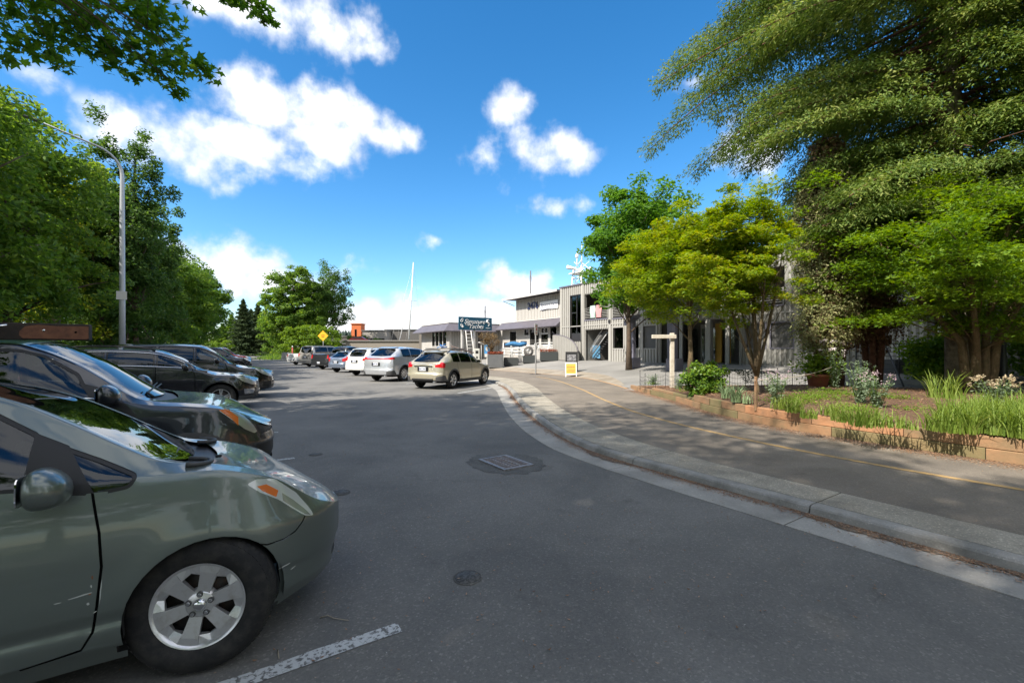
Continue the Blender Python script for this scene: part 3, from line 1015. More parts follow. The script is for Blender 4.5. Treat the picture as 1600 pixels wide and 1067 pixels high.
# ------------------------------------------------------------------ the parked cars
def box_car(H=1.68, N=.9, T=-3.6, W=.9, WB=2.67, r=.34, belt=1.05, hood=1.0, lip=.78, xA=-.45, xW=-.30, xR0=-1.15, xR1=-3.05,
            xB=-3.38, tailz=1.02, tumble=.80, rise=.08, **kw):
    """side-view tables shared by the estate and SUV shapes"""
    d = dict(N=N, T=T, W=W, WB=WB, r=r, Ra=r + .055, floor=.24,
             CL=[(T, tailz - .04), (xB - .06, tailz), (xB, tailz + .06), (xR1 - .14, H - .14), (xR1, H - .04), ((xR0 + xR1) / 2, H), (xR0 + .0, H - .05),
                 ((xR0 + xW) / 2, (H + hood) / 2 + .08), (xW + .1, hood + .03), (.1, hood - .03), (N - .3, lip + .06), (N - .06, lip - .02), (N, lip - .06)],
             BL=[(T, tailz - .06), (T + .3, belt + rise), (-WB * .7, belt + rise * .6), (xA - .3, belt), (xA, belt - .03), (0, hood - .08), (N - .45, lip + .08), (N - .15, lip - .04), (N, lip - .08)],
             RL=[(T, tailz - .05), (xB - .05, tailz + .0), (xB, tailz + .06), (xR1 - .08, H - .22), (xR1 + .1, H - .1), ((xR0 + xR1) / 2, H - .07), (xR0 - .05, H - .11),
                 ((xR0 + xA) / 2, (H + belt) / 2 + .02), (xA, belt + .03), (xA + .15, hood - .03), (.1, hood - .05), (N - .3, lip + .03), (N, lip - .07)],
             YR=[(T, tumble + .04), (xR1, tumble), (xR0, tumble + .01), (xA, .86), (0, .82), (N, .8)],
             ZB=[(T, .34), (-WB, .3), (-WB + .4, .24), (-.4, .24), (.3, .27), (N, .3)],
             DX=[(T, -.02), (xB, -.04), (xR1, -.06), ((xR0 + xR1) / 2, 0), (xR0, .12), (xA, .17), (.2, .08), (N, 0)],
             IF=[(.2, .12), (.35, .03), (.5, 0), (.65, .015), (.8, .07), (1.0, .16)],
             IS=[(.2, .07), (.35, .02), (.55, .0), (.75, .0), (.95, .02), (1.15, .05)],
             IR=[(.2, .12), (.36, .02), (.5, 0), (.6, .0), (.64, .045), (.9, .07), (1.1, .13)],
             ws=(xR0 - .02, xA + .06), rg=(xB + .03, xR1 - .03), Rf=.85, nf=2.6, Rr=.42, nr=3.4, tw=.2, rim=.215, cabin_x=(xA - .1, -1.7), seat_z=.62, ex=(xA + .18,), flare=.02)
    zt = H - .17
    def win_top(x):
        return float(pchip(d['RL'])(x)) - .055
    b0 = belt + .03
    wf = [(xA - .12, b0 - .01), (xA - .12 - .02, b0 + .06)]
    xb1, xb2 = -WB * .47, -WB * .8
    wins = []
    def poly(x1, x0):
        xs = np.linspace(x1, x0, 7)
        BLf = pchip(d['BL'])
        top = [(x, max(win_top(x), float(BLf(x)) + .04)) for x in xs]
        bot = [(x, float(BLf(x)) + .035) for x in (x0, (x0 + x1) / 2, x1)]
        return top + bot
    wins = [('win1', poly(xA - .1, xb1 + .03), GLASS), ('win2', poly(xb1 - .05, xb2 + .03), kw.get('rgm', GLASSD)), ('win3', poly(xb2 - .05, xR1 + .12), kw.get('rgm', GLASSD))]
    d['windows'] = wins
    yb = .36
    def belt_line(x): return float(pchip(d['BL'])(x)) + .012
    d['panels'] = [('door1', [(xA - .06, belt_line(xA - .06)), (xA + .0, belt - .2), (xA - .0, .5), (xA - .1, yb), (xb1 + .0, yb), (xb1, belt_line(xb1))]),
                   ('door2', [(xb1 - .012, belt_line(xb1)), (xb1 - .012, yb), (-WB + .62, yb), (-WB + .47, .55), (-WB + .3, .78), (-WB + .28, belt_line(-WB + .28))])]
    d['seams'] = [('s', d['panels'][0][1][:5] + [], .012, -.01, 1.02), ('s', [(xb1 - .006, belt_line(xb1)), (xb1 - .006, yb)], .014, -.01, 1.02),
                  ('s', d['panels'][1][1][1:], .012, -.01, 1.02)]
    lz0, lz1 = kw.get('tl', (.86, tailz + .02))
    ty = kw.get('tly', .60)
    tlx = kw.get('tlx', .26)
    def setup(c):
        a_in = c.y2a(ty * W, False); a_out = c.x2a(T + tlx)
        tl = [(a_in, lz0 + .03), (a_out - .03, lz0), (a_out + .03, lz1 - .02), (a_out - .12, lz1 + .04), (a_in, lz1 - .01)]
        f_in = c.y2a(.56 * W, True); f_out = c.x2a(N - .62)
        hl = [(f_out, lip + .1), (f_out + .3, lip + .045), (f_in, lip - .055), (f_in, lip - .19), (f_out + .45, lip - .16), (f_out + .2, lip - .07)]
        g_in = c.y2a(.54 * W, True)
        gr = [(g_in, lip - .09), (c.amax + .1, lip - .09), (c.amax + .1, .5), (g_in + .02, .52)]
        gr2 = [(g_in - .06, .44), (c.amax + .1, .45), (c.amax + .1, .33), (g_in - .1, .33)]
        fog = [(c.y2a(.9 * W) + .0, .53), (g_in - .12, .53), (g_in - .14, .40), (c.y2a(.9 * W) + .02, .40)]
        r1 = c.y2a(.5 * W, False)
        bc = [(c.y2a(.66 * W, False), .30), (c.y2a(.68 * W, False), .50), (c.x2a(T + .30), .56), (c.x2a(T + .50), .30)]
        regs = [('cladding', bc, -.1, .9, -99, 99)] if kw.get('clad') else []
        regs += [('taillight', tl, .5, 1.44, -99, 99), ('headlight', hl, .5, 1.3, -99, 99), ('grille', gr, -.01, 1, 0, 99), ('grille', gr2, -.01, 1, 0, 99), ('foglight', fog, -.01, 1, 0, 99)]
        return dict(regions=regs, pieces=[('taillight', 'taillight', REDL, -.006, 'two'), ('headlight', 'headlight', kw.get('hlm', REFL), .004, 'two'), ('grille', 'grille', BLACK, .012, 'both'), ('foglight', 'foglight', CHROME if kw.get('fogc') else BLACK, .008, 'two')])
    d['setup'] = setup
    d.update(kw)
    return d


def rear_dress(c, plate_z=.86, wiper=True, spoiler=True, exhaust=True, rails=True, rail_mat=BLACK, plate=True, bar=None):
    """number plate, wiper, roof rails and the like for a car seen from behind"""
    p = c.p; root = c.root; T, W = p['T'], p['W']
    xt = T + float(c.IR(plate_z))
    m = MB(); m.box(xt - .03, xt + .02, -.24, .24, plate_z - .09, plate_z + .07); m.build('plate_recess', BLACK, root)
    if plate:
        m = MB(); m.bbox(xt - .042, xt - .032, -.155, .155, plate_z - .075, plate_z + .075, .004); m.build('license_plate', PLATE, root)
        m = MB()
        for k in range(7):
            if k == 3: continue
            yy = -.125 + k * .042
            m.box(xt - .045, xt - .0425, yy, yy + .024, plate_z - .035, plate_z + .03)
        m.build('plate_characters', material('plate_ink', (.03, .05, .15), .5), root)
    if bar:
        m = MB(); m.bbox(xt - .035, xt + .02, -.42, .42, plate_z + .10, plate_z + .13, .008); m.build('tailgate_trim', bar, root)
    xr = p['rg_top']; zr = float(c.CL(xr))
    if spoiler:
        m = MB(); m.ext(rounded([(xr + .25, zr + .03), (xr - .12, zr - .03), (xr - .1, zr - .055), (xr + .2, zr - .03)], .01), -W * .55, W * .55, 'y'); m.build('spoiler', p['paint'], root)
    if wiper:
        xb = p['rg_bot']; zb = float(c.CL(xb))
        m = MB(); m.tube([(xb - .02, .02, zb + .02), (xb - .0, -.3, zb + .06)], .009, 6); m.build('rear_wiper', BLACK, root)
    if exhaust:
        m = MB(); m.tube([(T + .05, -W * .55, .3), (T + .4, -W * .55, .3)], .035, 10); m.build('exhaust_pipe', CHROME, root)
    if rails:
        x0, x1 = p['rail_x']
        for sg in (-1, 1):
            m = MB(); pts = []
            for q in np.linspace(0, 1, 12):
                x = x0 + (x1 - x0) * q
                zz = float(c.RL(x)) + .02 + .055 * min(1, 6 * q, 6 * (1 - q))
                pts.append((x, sg * W * .70, zz))
            m.tube(pts, .018, 6)
            for q in (.08, .5, .92):
                x = x0 + (x1 - x0) * q
                m.box(x - .06, x + .06, sg * W * .70 - .015, sg * W * .70 + .015, float(c.RL(x)) - .03, float(c.RL(x)) + .05)
            m.build('roof_rail', rail_mat, root)


def mirrors(c, x, z, s=1.0, mat=None, y=None):
    for sg in (-1, 1):
        add_mirror(c.root, x, sg * (y or c.p['W'] * .95), z, sg, mat or c.p['paint'], s)


def wipers(c, x=-.1, z=.96, w=.5):
    for k, y0 in enumerate((-.45, .12)):
        m = MB()
        m.tube([(x, y0, z), (x - .05, y0 + .06, z + .035), (x - .05, y0 + w, z + .05)], [.012, .010, .007], 6)
        m.tube([(x - .085, y0 + .0, z + .035), (x - .09, y0 + w * 1.1, z + .06)], [.008, .006], 6)
        m.build('wiper', BLACK, c.root)


MILKY = material('milky_lamp', (.50, .52, .50), .12, .15, coat=1.0)
FACET = material('lamp_facets', (.40, .41, .41), .2, .6, coat=1.0)


# ---- the near hatchback --------------------------------------------------------
def near_hatch():
    paint = car_paint('grey_green_paint', (.145, .172, .160), .58, .32, .1)
    N, T, W = .735, -3.05, .73
    def setup(c):
        hl = [(.186, .852), (.237, .868), (.335, .85), (.473, .745), (.534, .66), (.555, .60), (.493, .616), (.348, .738), (.244, .802)]
        hl = rounded(hl, .012, 2)
        amb = [(.235, .832), (.285, .832), (.352, .785), (.335, .755), (.262, .802)]
        frt = [(.372, .768), (.44, .715), (.50, .655), (.535, .608), (.495, .624), (.372, .727)]
        return dict(regions=[('amber', amb, .5, 1.35, -99, 99), ('lampfront', frt, .5, 1.35, -99, 99), ('headlight', hl, .5, 1.35, -99, 99),
                             ('grille', [(c.y2a(.3), .40), (c.amax + .1, .40), (c.amax + .1, .28), (c.y2a(.33), .28)], -.01, 1, 0, 99),
                             ('cowl', None, 1.6, 2.01, c.x2a(-.2), c.x2a(-.075)), ('seam', None, 1.4959, 1.5041, c.x2a(-.075), c.x2a(.42))],
                    pieces=[('lampfront', 'headlight', FACET, .0, 'two'), ('amber', 'indicator', AMBER, .0, 'two'), ('headlight', 'headlight', MILKY, .0, 'two'), ('grille', 'grille', BLACK, .02, 'both'), ('cowl', 'cowl', BLACK, .02, 'both')])
    door = [(-.402, .955), (-.39, .88), (-.367, .742), (-.357, .602), (-.370, .44), (-.384, .334), (-.42, .270), (-.60, .252), (-1.3, .255), (-1.3, .975)]
    rdoor = [(-1.312, .975), (-1.312, .255), (-1.9, .255), (-2.05, .4), (-2.1, .98)]
    p = dict(N=N, T=T, W=W, WB=2.4, r=.316, Ra=.318, arch_dx=.024, floor=.16, da=.035, nl=22, taper=.035,
             CL=[(T, .93), (-2.95, 1.02), (-2.2, 1.32), (-1.5, 1.46), (-1.15, 1.47), (-.75, 1.345), (-.4, 1.15), (-.12, .975), (-.05, .94), (.1, .92), (.3, .855), (.45, .78), (.6, .68), (.69, .61), (N, .56)],
             BL=[(T, .93), (-1.4, .985), (-.9, .968), (-.55, .955), (-.3, .945), (-.1, .945), (.05, .94), (.2, .90), (.32, .855), (.45, .765), (.54, .69), (.62, .63), (N, .56)],
             RL=[(T, .94), (-2.9, 1.03), (-2.2, 1.3), (-1.6, 1.42), (-1.15, 1.425), (-.9, 1.39), (-.7, 1.32), (-.5, 1.205), (-.3, 1.075), (-.2, 1.015), (-.12, .985), (0, .965), (.12, .935), (.25, .89), (.38, .82), (.5, .74), (.6, .66), (N, .565)],
             YR=[(T, .7), (-1.2, .70), (-.7, .74), (-.2, .83), (0, .80), (.3, .80), (.5, .82), (N, .8)],
             ZB=[(T, .22), (-2.4, .2), (-.5, .17), (-.3, .17), (.25, .17), (.45, .20), (N, .22)],
             DX=[(T, 0), (-1.6, 0), (-1.2, .06), (-.7, .12), (-.2, .13), (.2, .07), (.5, .02), (N, 0)],
             IF=[(.17, .1), (.25, .035), (.32, .03), (.36, .012), (.48, 0), (.58, .0), (.62, .015), (.66, .06), (.78, .16), (.95, .26)],
             IS=[(.17, .075), (.25, .03), (.262, .02), (.33, .012), (.36, .02), (.40, .004), (.5, .0), (.62, .0), (.8, .012), (.9, .03), (1.0, .055)],
             IR=[(.2, .1), (.4, .0), (.7, .0), (.95, .08)],
             ws=(-1.2, -.2), rg=(-2.9, -1.9), Rf=.73, nf=2.15, Rr=.5, nr=2.8, tw=.185, rim=.2, cabin_x=(-.55, -1.7), seat_z=.48, ex=(-.075, .42), flare=.007, bow=.02,
             spokes=6, wstyle='wide', steer=math.radians(-14), tuck=.035, paint=paint, setup=setup, wr=.012, wtrim=.016,
             windows=[('quarter_win', [(-.498, 1.095), (-.38, 1.03), (-.262, .958), (-.28, .925), (-.402, .912)], GLASS),
                      ('win1', [(-.60, 1.165), (-.74, 1.265), (-.92, 1.335), (-1.25, 1.375), (-1.27, 1.0), (-.9, .985), (-.575, .962), (-.585, 1.06)], GLASS),
                      ('win2', [(-1.33, 1.375), (-1.6, 1.37), (-1.9, 1.29), (-1.98, 1.01), (-1.33, 1.0)], GLASSD)],
             panels=[('door1', door), ('door2', rdoor)],
             seams=[('s', door[:8], .010, -.01, 1.01), ('s', [(-1.306, .975), (-1.306, .255)], .012, -.01, 1.01), ('s', [(.19, .565), (.27, .536), (.36, .536), (.425, .555), (.47, .59), (.492, .615)], .007, -.01, 1.01),
                    ],
             regions=[('pillar', [(-.60, 1.18), (-.49, 1.115), (-.385, .90), (-.57, .93), (-.61, 1.0)], .95, 1.47, -99, 99)],
             pieces=[('pillar', 'window_trim', BLACK, .002, 'two')])
    c = build_car('parked_car', 'grey-green hatchback with a dented front door, nearest the camera', 'car', p, (-.095, 2.54 + W - .045, 0), 0.0,
                  group='cars parked nose out on the left', detail=2, roll=math.radians(-3.6))
    MATS['grey_green_paint'].node_tree.nodes['Principled BSDF'].inputs['Coat Weight'].default_value = .75
    root = c.root
    # inside of each headlamp: bowl, reflectors and the amber indicator
    for sd in ('right', 'left'):
        sg = -1 if sd == 'right' else 1
        m = MB()
        for (a, z, rr) in ((.375, .80, .03), (.44, .745, .032)):
            q = c.eval([a], [1.0])[0]
            pz = z
            m.lathe([(rr, .02), (rr * .9, 0), (rr * .45, -.03), (0, -.035)], 20, (q[0] - .01, sg * (q[1] - .03), pz), 'x')
        pass
    mirrors(c, -.52, .975, 1.12)
    wipers(c, -.10, .935, .5)
    # fan-shaped plastic scuttle at the foot of the screen, and a washer jet
    for sg in (-1, 1):
        m = MB(); pts = [(-.02, sg * .66, .973)]
        vs = []; 
        for i in range(9):
            t = PI * i / 8
            vs.append((-.075 + .10 * math.sin(t), sg * (.50 + .11 * math.cos(t)), .975 - .01 * math.sin(t)))
        m.tube(vs, .012, 6)
        m.add([(-.075, sg * .39, .958)] + [(a, b, z - .012) for a, b, z in vs] + [(-.075, sg * .61, .958)], [tuple(range(len(vs) + 2))])
        m.build('scuttle_bowl', GREYPL, root)
    m = MB(); m.bbox(.04, .07, -.3, -.28, .95, .965, .003); m.build('washer_jet', BLACK, root)
    # rust spots, scratches and a scrape on the front door
    def mark(a, z, w, h, ang, mat, nm, off=.0018):
        pts = []
        for k in range(10):
            t = 2 * PI * k / 10
            dx, dz = w * math.cos(t) * RNG.uniform(.7, 1.1), h * math.sin(t) * RNG.uniform(.6, 1.1)
            pts.append((a + dx * math.cos(ang) - dz * math.sin(ang), z + dx * math.sin(ang) + dz * math.cos(ang)))
        zs = [float(q[1]) for q in pts]
        V = []
        for (aa, zz) in pts:
            zb, zt = float(c.ZB(aa)), float(c.BL(aa))
            vv = (zz - zb) / (zt - zb)
            P = c.eval([aa], [vv])[0]; Nn = c.normal([aa], [vv])[0]
            if Nn[1] < 0: Nn = -Nn
            V.append((P[0] + Nn[0] * off, -(P[1] + Nn[1] * off), P[2]))
        m = MB(); m.add(V, [tuple(range(len(V)))]); m.build(nm, mat, root)
    scr = material('bare_scratch', (.42, .44, .42), .5)
    rust = material('rust_spot', (.22, .10, .05), .9)
    for (a, z, w, h, an, mt, nm) in [(-.42, .50, .045, .0028, .12, scr, 'scratch'), (-.49, .49, .012, .0025, .05, scr, 'scratch'), (-.385, .565, .004, .010, .1, rust, 'rust_spot'),
                                     (-.388, .53, .003, .007, .1, scr, 'scratch'), (-.392, .50, .005, .005, .1, rust, 'rust_spot'), (-.397, .46, .005, .008, .3, scr, 'scratch'),
                                     (-.358, .50, .0022, .06, -.06, scr, 'scratch'), (-.375, .42, .008, .0022, .5, scr, 'scratch'), (.36, .395, .04, .004, .1, scr, 'scratch'), (.42, .36, .02, .003, .2, scr, 'scratch')]:
        mark(a, z, w, h, an, mt, nm)
    return c


def second_suv():
    paint = car_paint('dark_grey_paint', (.030, .034, .042), .6, .28, .06)
    N, T, W = .74, -3.3, .80
    def setup(c):
        hl = rounded([(.25, .978), (.37, .965), (.50, .905), (.60, .80), (.64, .732), (.596, .72), (.48, .78), (.39, .86)], .012, 2)
        amb = [(.25, .985), (.33, .985), (.43, .90), (.42, .82), (.36, .89)]
        fog = circle(c.y2a(.62) - .03, .56, .055, 14)
        gi = c.y2a(.52)
        return dict(regions=[('amber', amb, .5, 1.3, -99, 99), ('headlight', hl, .5, 1.3, -99, 99), ('foglight', fog, -.01, 1, 0, 99),
                             ('grille', [(gi, .80), (c.amax + .1, .80), (c.amax + .1, .70), (gi + .05, .70)], -.01, 1, 0, 99),
                             ('grille', [(gi - .05, .60), (c.amax + .1, .60), (c.amax + .1, .40), (gi - .02, .40)], -.01, 1, 0, 99),
                             ('seam', None, 1.4959, 1.5041, c.x2a(-.25), c.x2a(.4)), ('cowl', None, 1.6, 2.01, c.x2a(-.36), c.x2a(-.25))],
                    pieces=[('amber', 'headlight', AMBER, 0, 'two'), ('headlight', 'headlight', REFL, .0, 'two'), ('foglight', 'foglight', CHROME, .006, 'two'),
                            ('grille', 'grille', BLACK, .015, 'both'), ('cowl', 'cowl', BLACK, .02, 'both')])
    door = [(-.44, 1.09), (-.415, .98), (-.405, .87), (-.40, .6), (-.45, .42), (-1.4, .42), (-1.4, 1.16)]
    p = dict(N=N, T=T, W=W, WB=2.45, r=.355, Ra=.405, clad=.055, sill_z=.40, floor=.24, da=.045, nl=16,
             CL=[(T, 1.0), (-3.1, 1.05), (-2.9, 1.45), (-2.7, 1.6), (-1.8, 1.66), (-1.05, 1.62), (-.7, 1.45), (-.25, 1.12), (-.12, 1.06), (.1, 1.04), (.4, .95), (.58, .85), (N, .75)],
             BL=[(T, .98), (-3.0, 1.24), (-1.3, 1.185), (-.7, 1.125), (-.4, 1.09), (-.2, 1.055), (0, 1.035), (.25, .995), (.42, .93), (.55, .85), (.65, .78), (N, .72)],
             RL=[(T, 1.0), (-3.1, 1.05), (-2.85, 1.4), (-2.6, 1.53), (-1.8, 1.585), (-1.1, 1.575), (-.95, 1.53), (-.76, 1.43), (-.58, 1.30), (-.42, 1.17), (-.33, 1.115), (-.2, 1.08), (0, 1.055), (.2, 1.02), (.4, .94), (.55, .86), (N, .735)],
             YR=[(T, .76), (-2.6, .76), (-1.1, .77), (-.7, .80), (-.4, .86), (0, .82), (.5, .82), (N, .8)],
             ZB=[(T, .34), (-2.4, .3), (-.5, .24), (.3, .27), (N, .33)],
             DX=[(T, 0), (-2.4, -.03), (-1.6, 0), (-1.1, .07), (-.4, .14), (.2, .07), (.5, .02), (N, 0)],
             IF=[(.25, .12), (.40, .03), (.5, 0), (.6, .0), (.68, .02), (.8, .06), (1.0, .2)],
             IS=[(.24, .05), (.4, .01), (.5, .012), (.8, .0), (.95, .01), (1.05, .03), (1.2, .05)],
             IR=[(.2, .1), (.4, .0), (.7, .0), (.95, .08)],
             ws=(-1.05, -.36), rg=(-3.1, -2.7), Rf=.75, nf=2.2, Rr=.45, nr=3, tw=.22, rim=.225, cabin_x=(-.6, -1.7), seat_z=.66, ex=(-.25, .4), flare=.012,
             spokes=5, wstyle='double', tuck=.03, paint=paint, setup=setup, wr=.02, wtrim=.018,
             windows=[('win1', [(-.63, 1.15), (-.72, 1.33), (-.92, 1.475), (-1.05, 1.52), (-1.36, 1.53), (-1.36, 1.205), (-1.0, 1.185)], GLASS),
                      ('win2', [(-1.42, 1.53), (-1.9, 1.535), (-2.2, 1.51), (-2.2, 1.25), (-1.42, 1.21)], GLASSD), ('win3', [(-2.25, 1.51), (-2.55, 1.45), (-2.62, 1.28), (-2.25, 1.26)], GLASSD)],
             panels=[('door1', door), ('door2', [(-1.412, 1.16), (-1.412, .42), (-1.9, .42), (-2.1, .7), (-2.15, 1.2)])],
             seams=[('s', door[:5], .010, -.01, 1.01), ('s', [(-1.406, 1.16), (-1.406, .42)], .012, -.01, 1.01)],
             regions=[('pillar', [(-.62, 1.15), (-.70, 1.27), (-.56, 1.22), (-.43, 1.115), (-.33, .985), (-.36, .965), (-.42, .99), (-.45, 1.085)], .6, 1.47, -99, 99)],
             pieces=[('pillar', 'window_trim', BLACK, .001, 'two')])
    c = build_car('parked_car', 'dark grey SUV with orange indicators and a plank across its roof, second from the camera', 'car', p, (-.30, 4.75 + W, 0), 0.0,
                  group='cars parked nose out on the left', detail=1)
    root = c.root
    mirrors(c, -.50, 1.175, 1.15)
    wipers(c, -.26, 1.11, .5)
    # bright strip under the windows
    for sg in (-1, 1):
        m = MB(); pts = []
        for x in np.linspace(-2.5, -.55, 14):
            a = c.x2a(x); P = c.eval([a], [1.03])[0]; pts.append((P[0], sg * (P[1] + .004), float(P[2]) + .012))
        m.tube(pts, .008, 6); m.build('belt_trim', CHROME, root)
        m = MB(); pts = [(x, sg * W * .70, float(c.RL(x)) + .05) for x in np.linspace(-2.5, -1.2, 8)]
        m.tube(pts, .02, 6); m.build('roof_rail', BLACK, root)
    return c


near = near_hatch()
suv2 = second_suv()


def estate3():
    paint = car_paint('black_blue_paint', (.008, .009, .013), .3, .25, .05)
    N, T, W = .90, -3.7, .9
    p = box_car(H=1.61, N=N, T=T, W=W, WB=2.7, r=.34, belt=1.09, hood=.97, lip=.80, xA=-.52, xW=-.34, xR0=-1.35, xR1=-3.0, xB=-3.45, tailz=1.05, rise=.1,
                paint=paint, sill_z=.36, wstyle='double', da=.05, hlm=REFL, fogc=True, rim=.22)
    c = build_car('parked_car', 'black estate car with chrome window surrounds and a lowered nose, third from the camera', 'car', p, (-.14, 13.2 + W, 0), 0.0,
                  group='cars parked nose out on the left', detail=1)
    root = c.root
    mirrors(c, -.72, 1.13, 1.0)
    for sg in (-1, 1):
        up = []; lo = []
        for x in np.linspace(-3.0, -.66, 26):
            top = max(float(c.RL(x)) - .045, float(c.BL(x)) + .05)
            a = c.x2a(x)
            q = (top - float(c.BL(x))) / max(float(c.RL(x)) - float(c.BL(x)), .05)
            P = c.eval([a], [1 + .5 * min(q, .93)])[0]; up.append((P[0], sg * (P[1] + .006), P[2]))
            P = c.eval([a], [1.02])[0]; lo.append((P[0], sg * (P[1] + .006), P[2] + .008))
        m = MB(); m.tube(up, .011, 6); m.tube(lo, .011, 6); m.build('window_chrome', CHROME, root)
        m = MB(); m.tube([(x, sg * W * .68, float(c.RL(x)) + .03 + .05 * min(1, (x + 3.0) * 4, (-1.3 - x) * 4)) for x in np.linspace(-3.0, -1.3, 12)], .022, 6); m.build('roof_rail', BLACK, root)
    return c


estate3()


def left_rest():
    specs = [
        ('tall black SUV parked just beyond the black estate', (.45, 17.0), dict(H=1.74, W=.9, belt=1.16, hood=1.04, lip=.86, N=.9, T=-3.7, paint=car_paint('black_paint', (.006, .006, .008), .3, .22), wstyle='plain'), 'SUV'),
        ('low black saloon whose nose sticks out past its neighbours', (.62, 19.8), dict(H=1.46, W=.88, belt=.95, hood=.86, lip=.70, N=.92, T=-3.6, tailz=.95, xR0=-1.3, xR1=-2.5, xB=-3.2, paint=MATS['black_paint'], r=.32), 'car'),
        ('maroon saloon between the low black saloon and the minivan', (-.1, 25.2), dict(H=1.47, W=.88, belt=.95, hood=.86, lip=.7, N=.92, T=-3.6, tailz=.95, xR0=-1.3, xR1=-2.5, xB=-3.2, paint=car_paint('maroon_paint', (.11, .012, .02), .5, .25), r=.32), 'car'),
        ('silver saloon farther up the left row before the minivan', (-.4, 29.5), dict(H=1.46, W=.88, belt=.95, hood=.86, lip=.7, N=.92, T=-3.6, tailz=.95, xR0=-1.3, xR1=-2.5, xB=-3.2, paint=car_paint('silver_paint', (.45, .46, .48), .7, .25), r=.32), 'car'),
        ('dark blue-black minivan near the far end of the left row', (.7, 40.0), dict(H=1.78, W=.95, belt=1.1, hood=1.02, lip=.85, N=.95, T=-3.9, paint=car_paint('midnight_paint', (.012, .014, .022), .4, .25)), 'minivan'),
        ('red pickup at the far end of the left row', (1.0, 47.5), dict(H=1.80, W=.95, belt=1.15, hood=1.1, lip=.92, N=.95, T=-4.2, xR1=-2.0, xB=-2.2, tailz=1.15, paint=car_paint('red_paint', (.36, .015, .012), .3, .25)), 'pickup'),
    ]
    for (lab, (x, y), kw, cat) in specs:
        p = box_car(nl=8, da=.11, **kw)
        c = build_car('parked_car', lab, cat, p, (x, y, 0), 0.0, group='cars parked nose out on the left', detail=0)
        mirrors(c, -.72, p['BL'][3][1] + .06, 1.0)


left_rest()


# ---- right-hand row: seen from behind, parked at a slant -------------------------
def cam2w(X, Y):
    """ground point given ahead of / beside the camera -> street axes"""
    S_, C_ = .5420, .8404
    return (C_ * X + S_ * Y, -S_ * X + C_ * Y)


HEAD = math.radians(65.1 - 32.8)


def slant_car(lab, cat, rear_axle, kw, cd=None, dress=None, detail=0, name='parked_car'):
    p = box_car(**kw)
    p['rg_top'] = kw.get('xR1', -3.05); p['rg_bot'] = kw.get('xB', -3.38); p['rail_x'] = (kw.get('xR1', -3.05) + .15, kw.get('xR0', -1.15) - .15)
    x, y = cam2w(*rear_axle)
    x += math.cos(HEAD) * p['WB']; y += math.sin(HEAD) * p['WB']
    c = build_car(name, lab, cat, p, (x, y, 0), HEAD, group='cars parked at a slant on the right', detail=detail)
    rear_dress(c, **(dress or {}))
    mirrors(c, -.72, p['BL'][3][1] + .08, 1.0)
    return c


c = slant_car('beige crossover with black wheel arches and a roof rack, nearest on the right', 'car', (-3.1, 17.95),
              dict(H=1.52, W=.89, N=.9, T=-3.55, WB=2.63, r=.34, belt=.98, hood=.95, lip=.78, xR0=-1.2, xR1=-2.75, xB=-3.3, tailz=1.0, xA=-.42, clad=.06, sill_z=.38, da=.07, nl=14,
                   paint=car_paint('beige_paint', (.42, .385, .29), .45, .3), tl=(.84, 1.03), tly=.62, tlx=.32, spokes=6, wstyle='cross', rim=.22, rise=.07), dress=dict(plate_z=.80, rails=False, bar=BLACK), detail=1)
root = c.root
for sg in (-1, 1):
    m = MB(); m.tube([(x, sg * .62, float(c.RL(x)) + .03 + .07 * min(1, (x + 2.75) * 5, (-1.2 - x) * 5)) for x in np.linspace(-2.75, -1.2, 14)], .02, 8); m.build('roof_rail', GREYPL, root)
for xx in (-1.55, -2.35):
    m = MB(); m.bbox(xx - .035, xx + .035, -.7, .7, 1.575, 1.61, .01); m.build('roof_crossbar', BLACK, root)
m = MB(); m.tube([(-2.3, -.05, 1.64), (-2.0, -.12, 1.66)], .03, 6); m.add([(-2.3, -.2, 1.66), (-2.1, .02, 1.72), (-2.25, .1, 1.8), (-2.45, -.1, 1.72)], [(0, 1, 2, 3)]); m.tube([(-2.4, .1, 1.62), (-2.2, -.2, 1.78)], .018, 6)
m.build('rack_clamp', material('blue_strap', (.06, .2, .5), .5), root)
m = MB(); m.bbox(-3.575, -3.45, -.48, .48, .36, .43, .012); m.build('bumper_vent', BLACK, root)

slant_car('silver crossover with a full-width tail lamp, second from the near end on the right', 'car', (-6.15, 22.2),
          dict(H=1.70, W=.96, N=.95, T=-3.85, WB=2.8, r=.37, belt=1.1, hood=1.05, lip=.86, xR1=-3.0, xB=-3.5, tailz=1.18, xR0=-1.3, clad=.035, sill_z=.36, da=.08,
               paint=car_paint('pale_silver_paint', (.50, .52, .55), .6, .3), tl=(1.07, 1.17), tly=.02, tlx=.36, spokes=10, wstyle='plain', rim=.24, rise=.1), dress=dict(plate_z=.86, rails=False), detail=1)
slant_car('white SUV with roof rails, third from the near end on the right', 'SUV', (-8.9, 26.9),
          dict(H=1.66, W=.9, N=.9, T=-3.65, WB=2.64, r=.345, belt=1.08, hood=1.03, lip=.84, xR1=-3.1, xB=-3.42, tailz=1.08, da=.09, nl=10, sill_z=.36,
               paint=car_paint('white_paint', (.68, .68, .66), .1, .3), tl=(.88, 1.14), tly=.66, tlx=.3, rgm=GLASSD), dress=dict(plate_z=.88, rail_mat=SILVPL), detail=1)
slant_car('blue-grey hatchback tucked behind the white SUV', 'car', (-11.6, 30.6),
          dict(H=1.47, W=.87, N=.88, T=-3.4, WB=2.55, r=.31, belt=.96, hood=.93, lip=.76, xR1=-2.7, xB=-3.2, tailz=.98, da=.11, nl=8,
               paint=car_paint('blue_grey_paint', (.22, .27, .36), .6, .3), tl=(.75, .98), tly=.66), dress=dict(plate_z=.72, rails=False), detail=0)
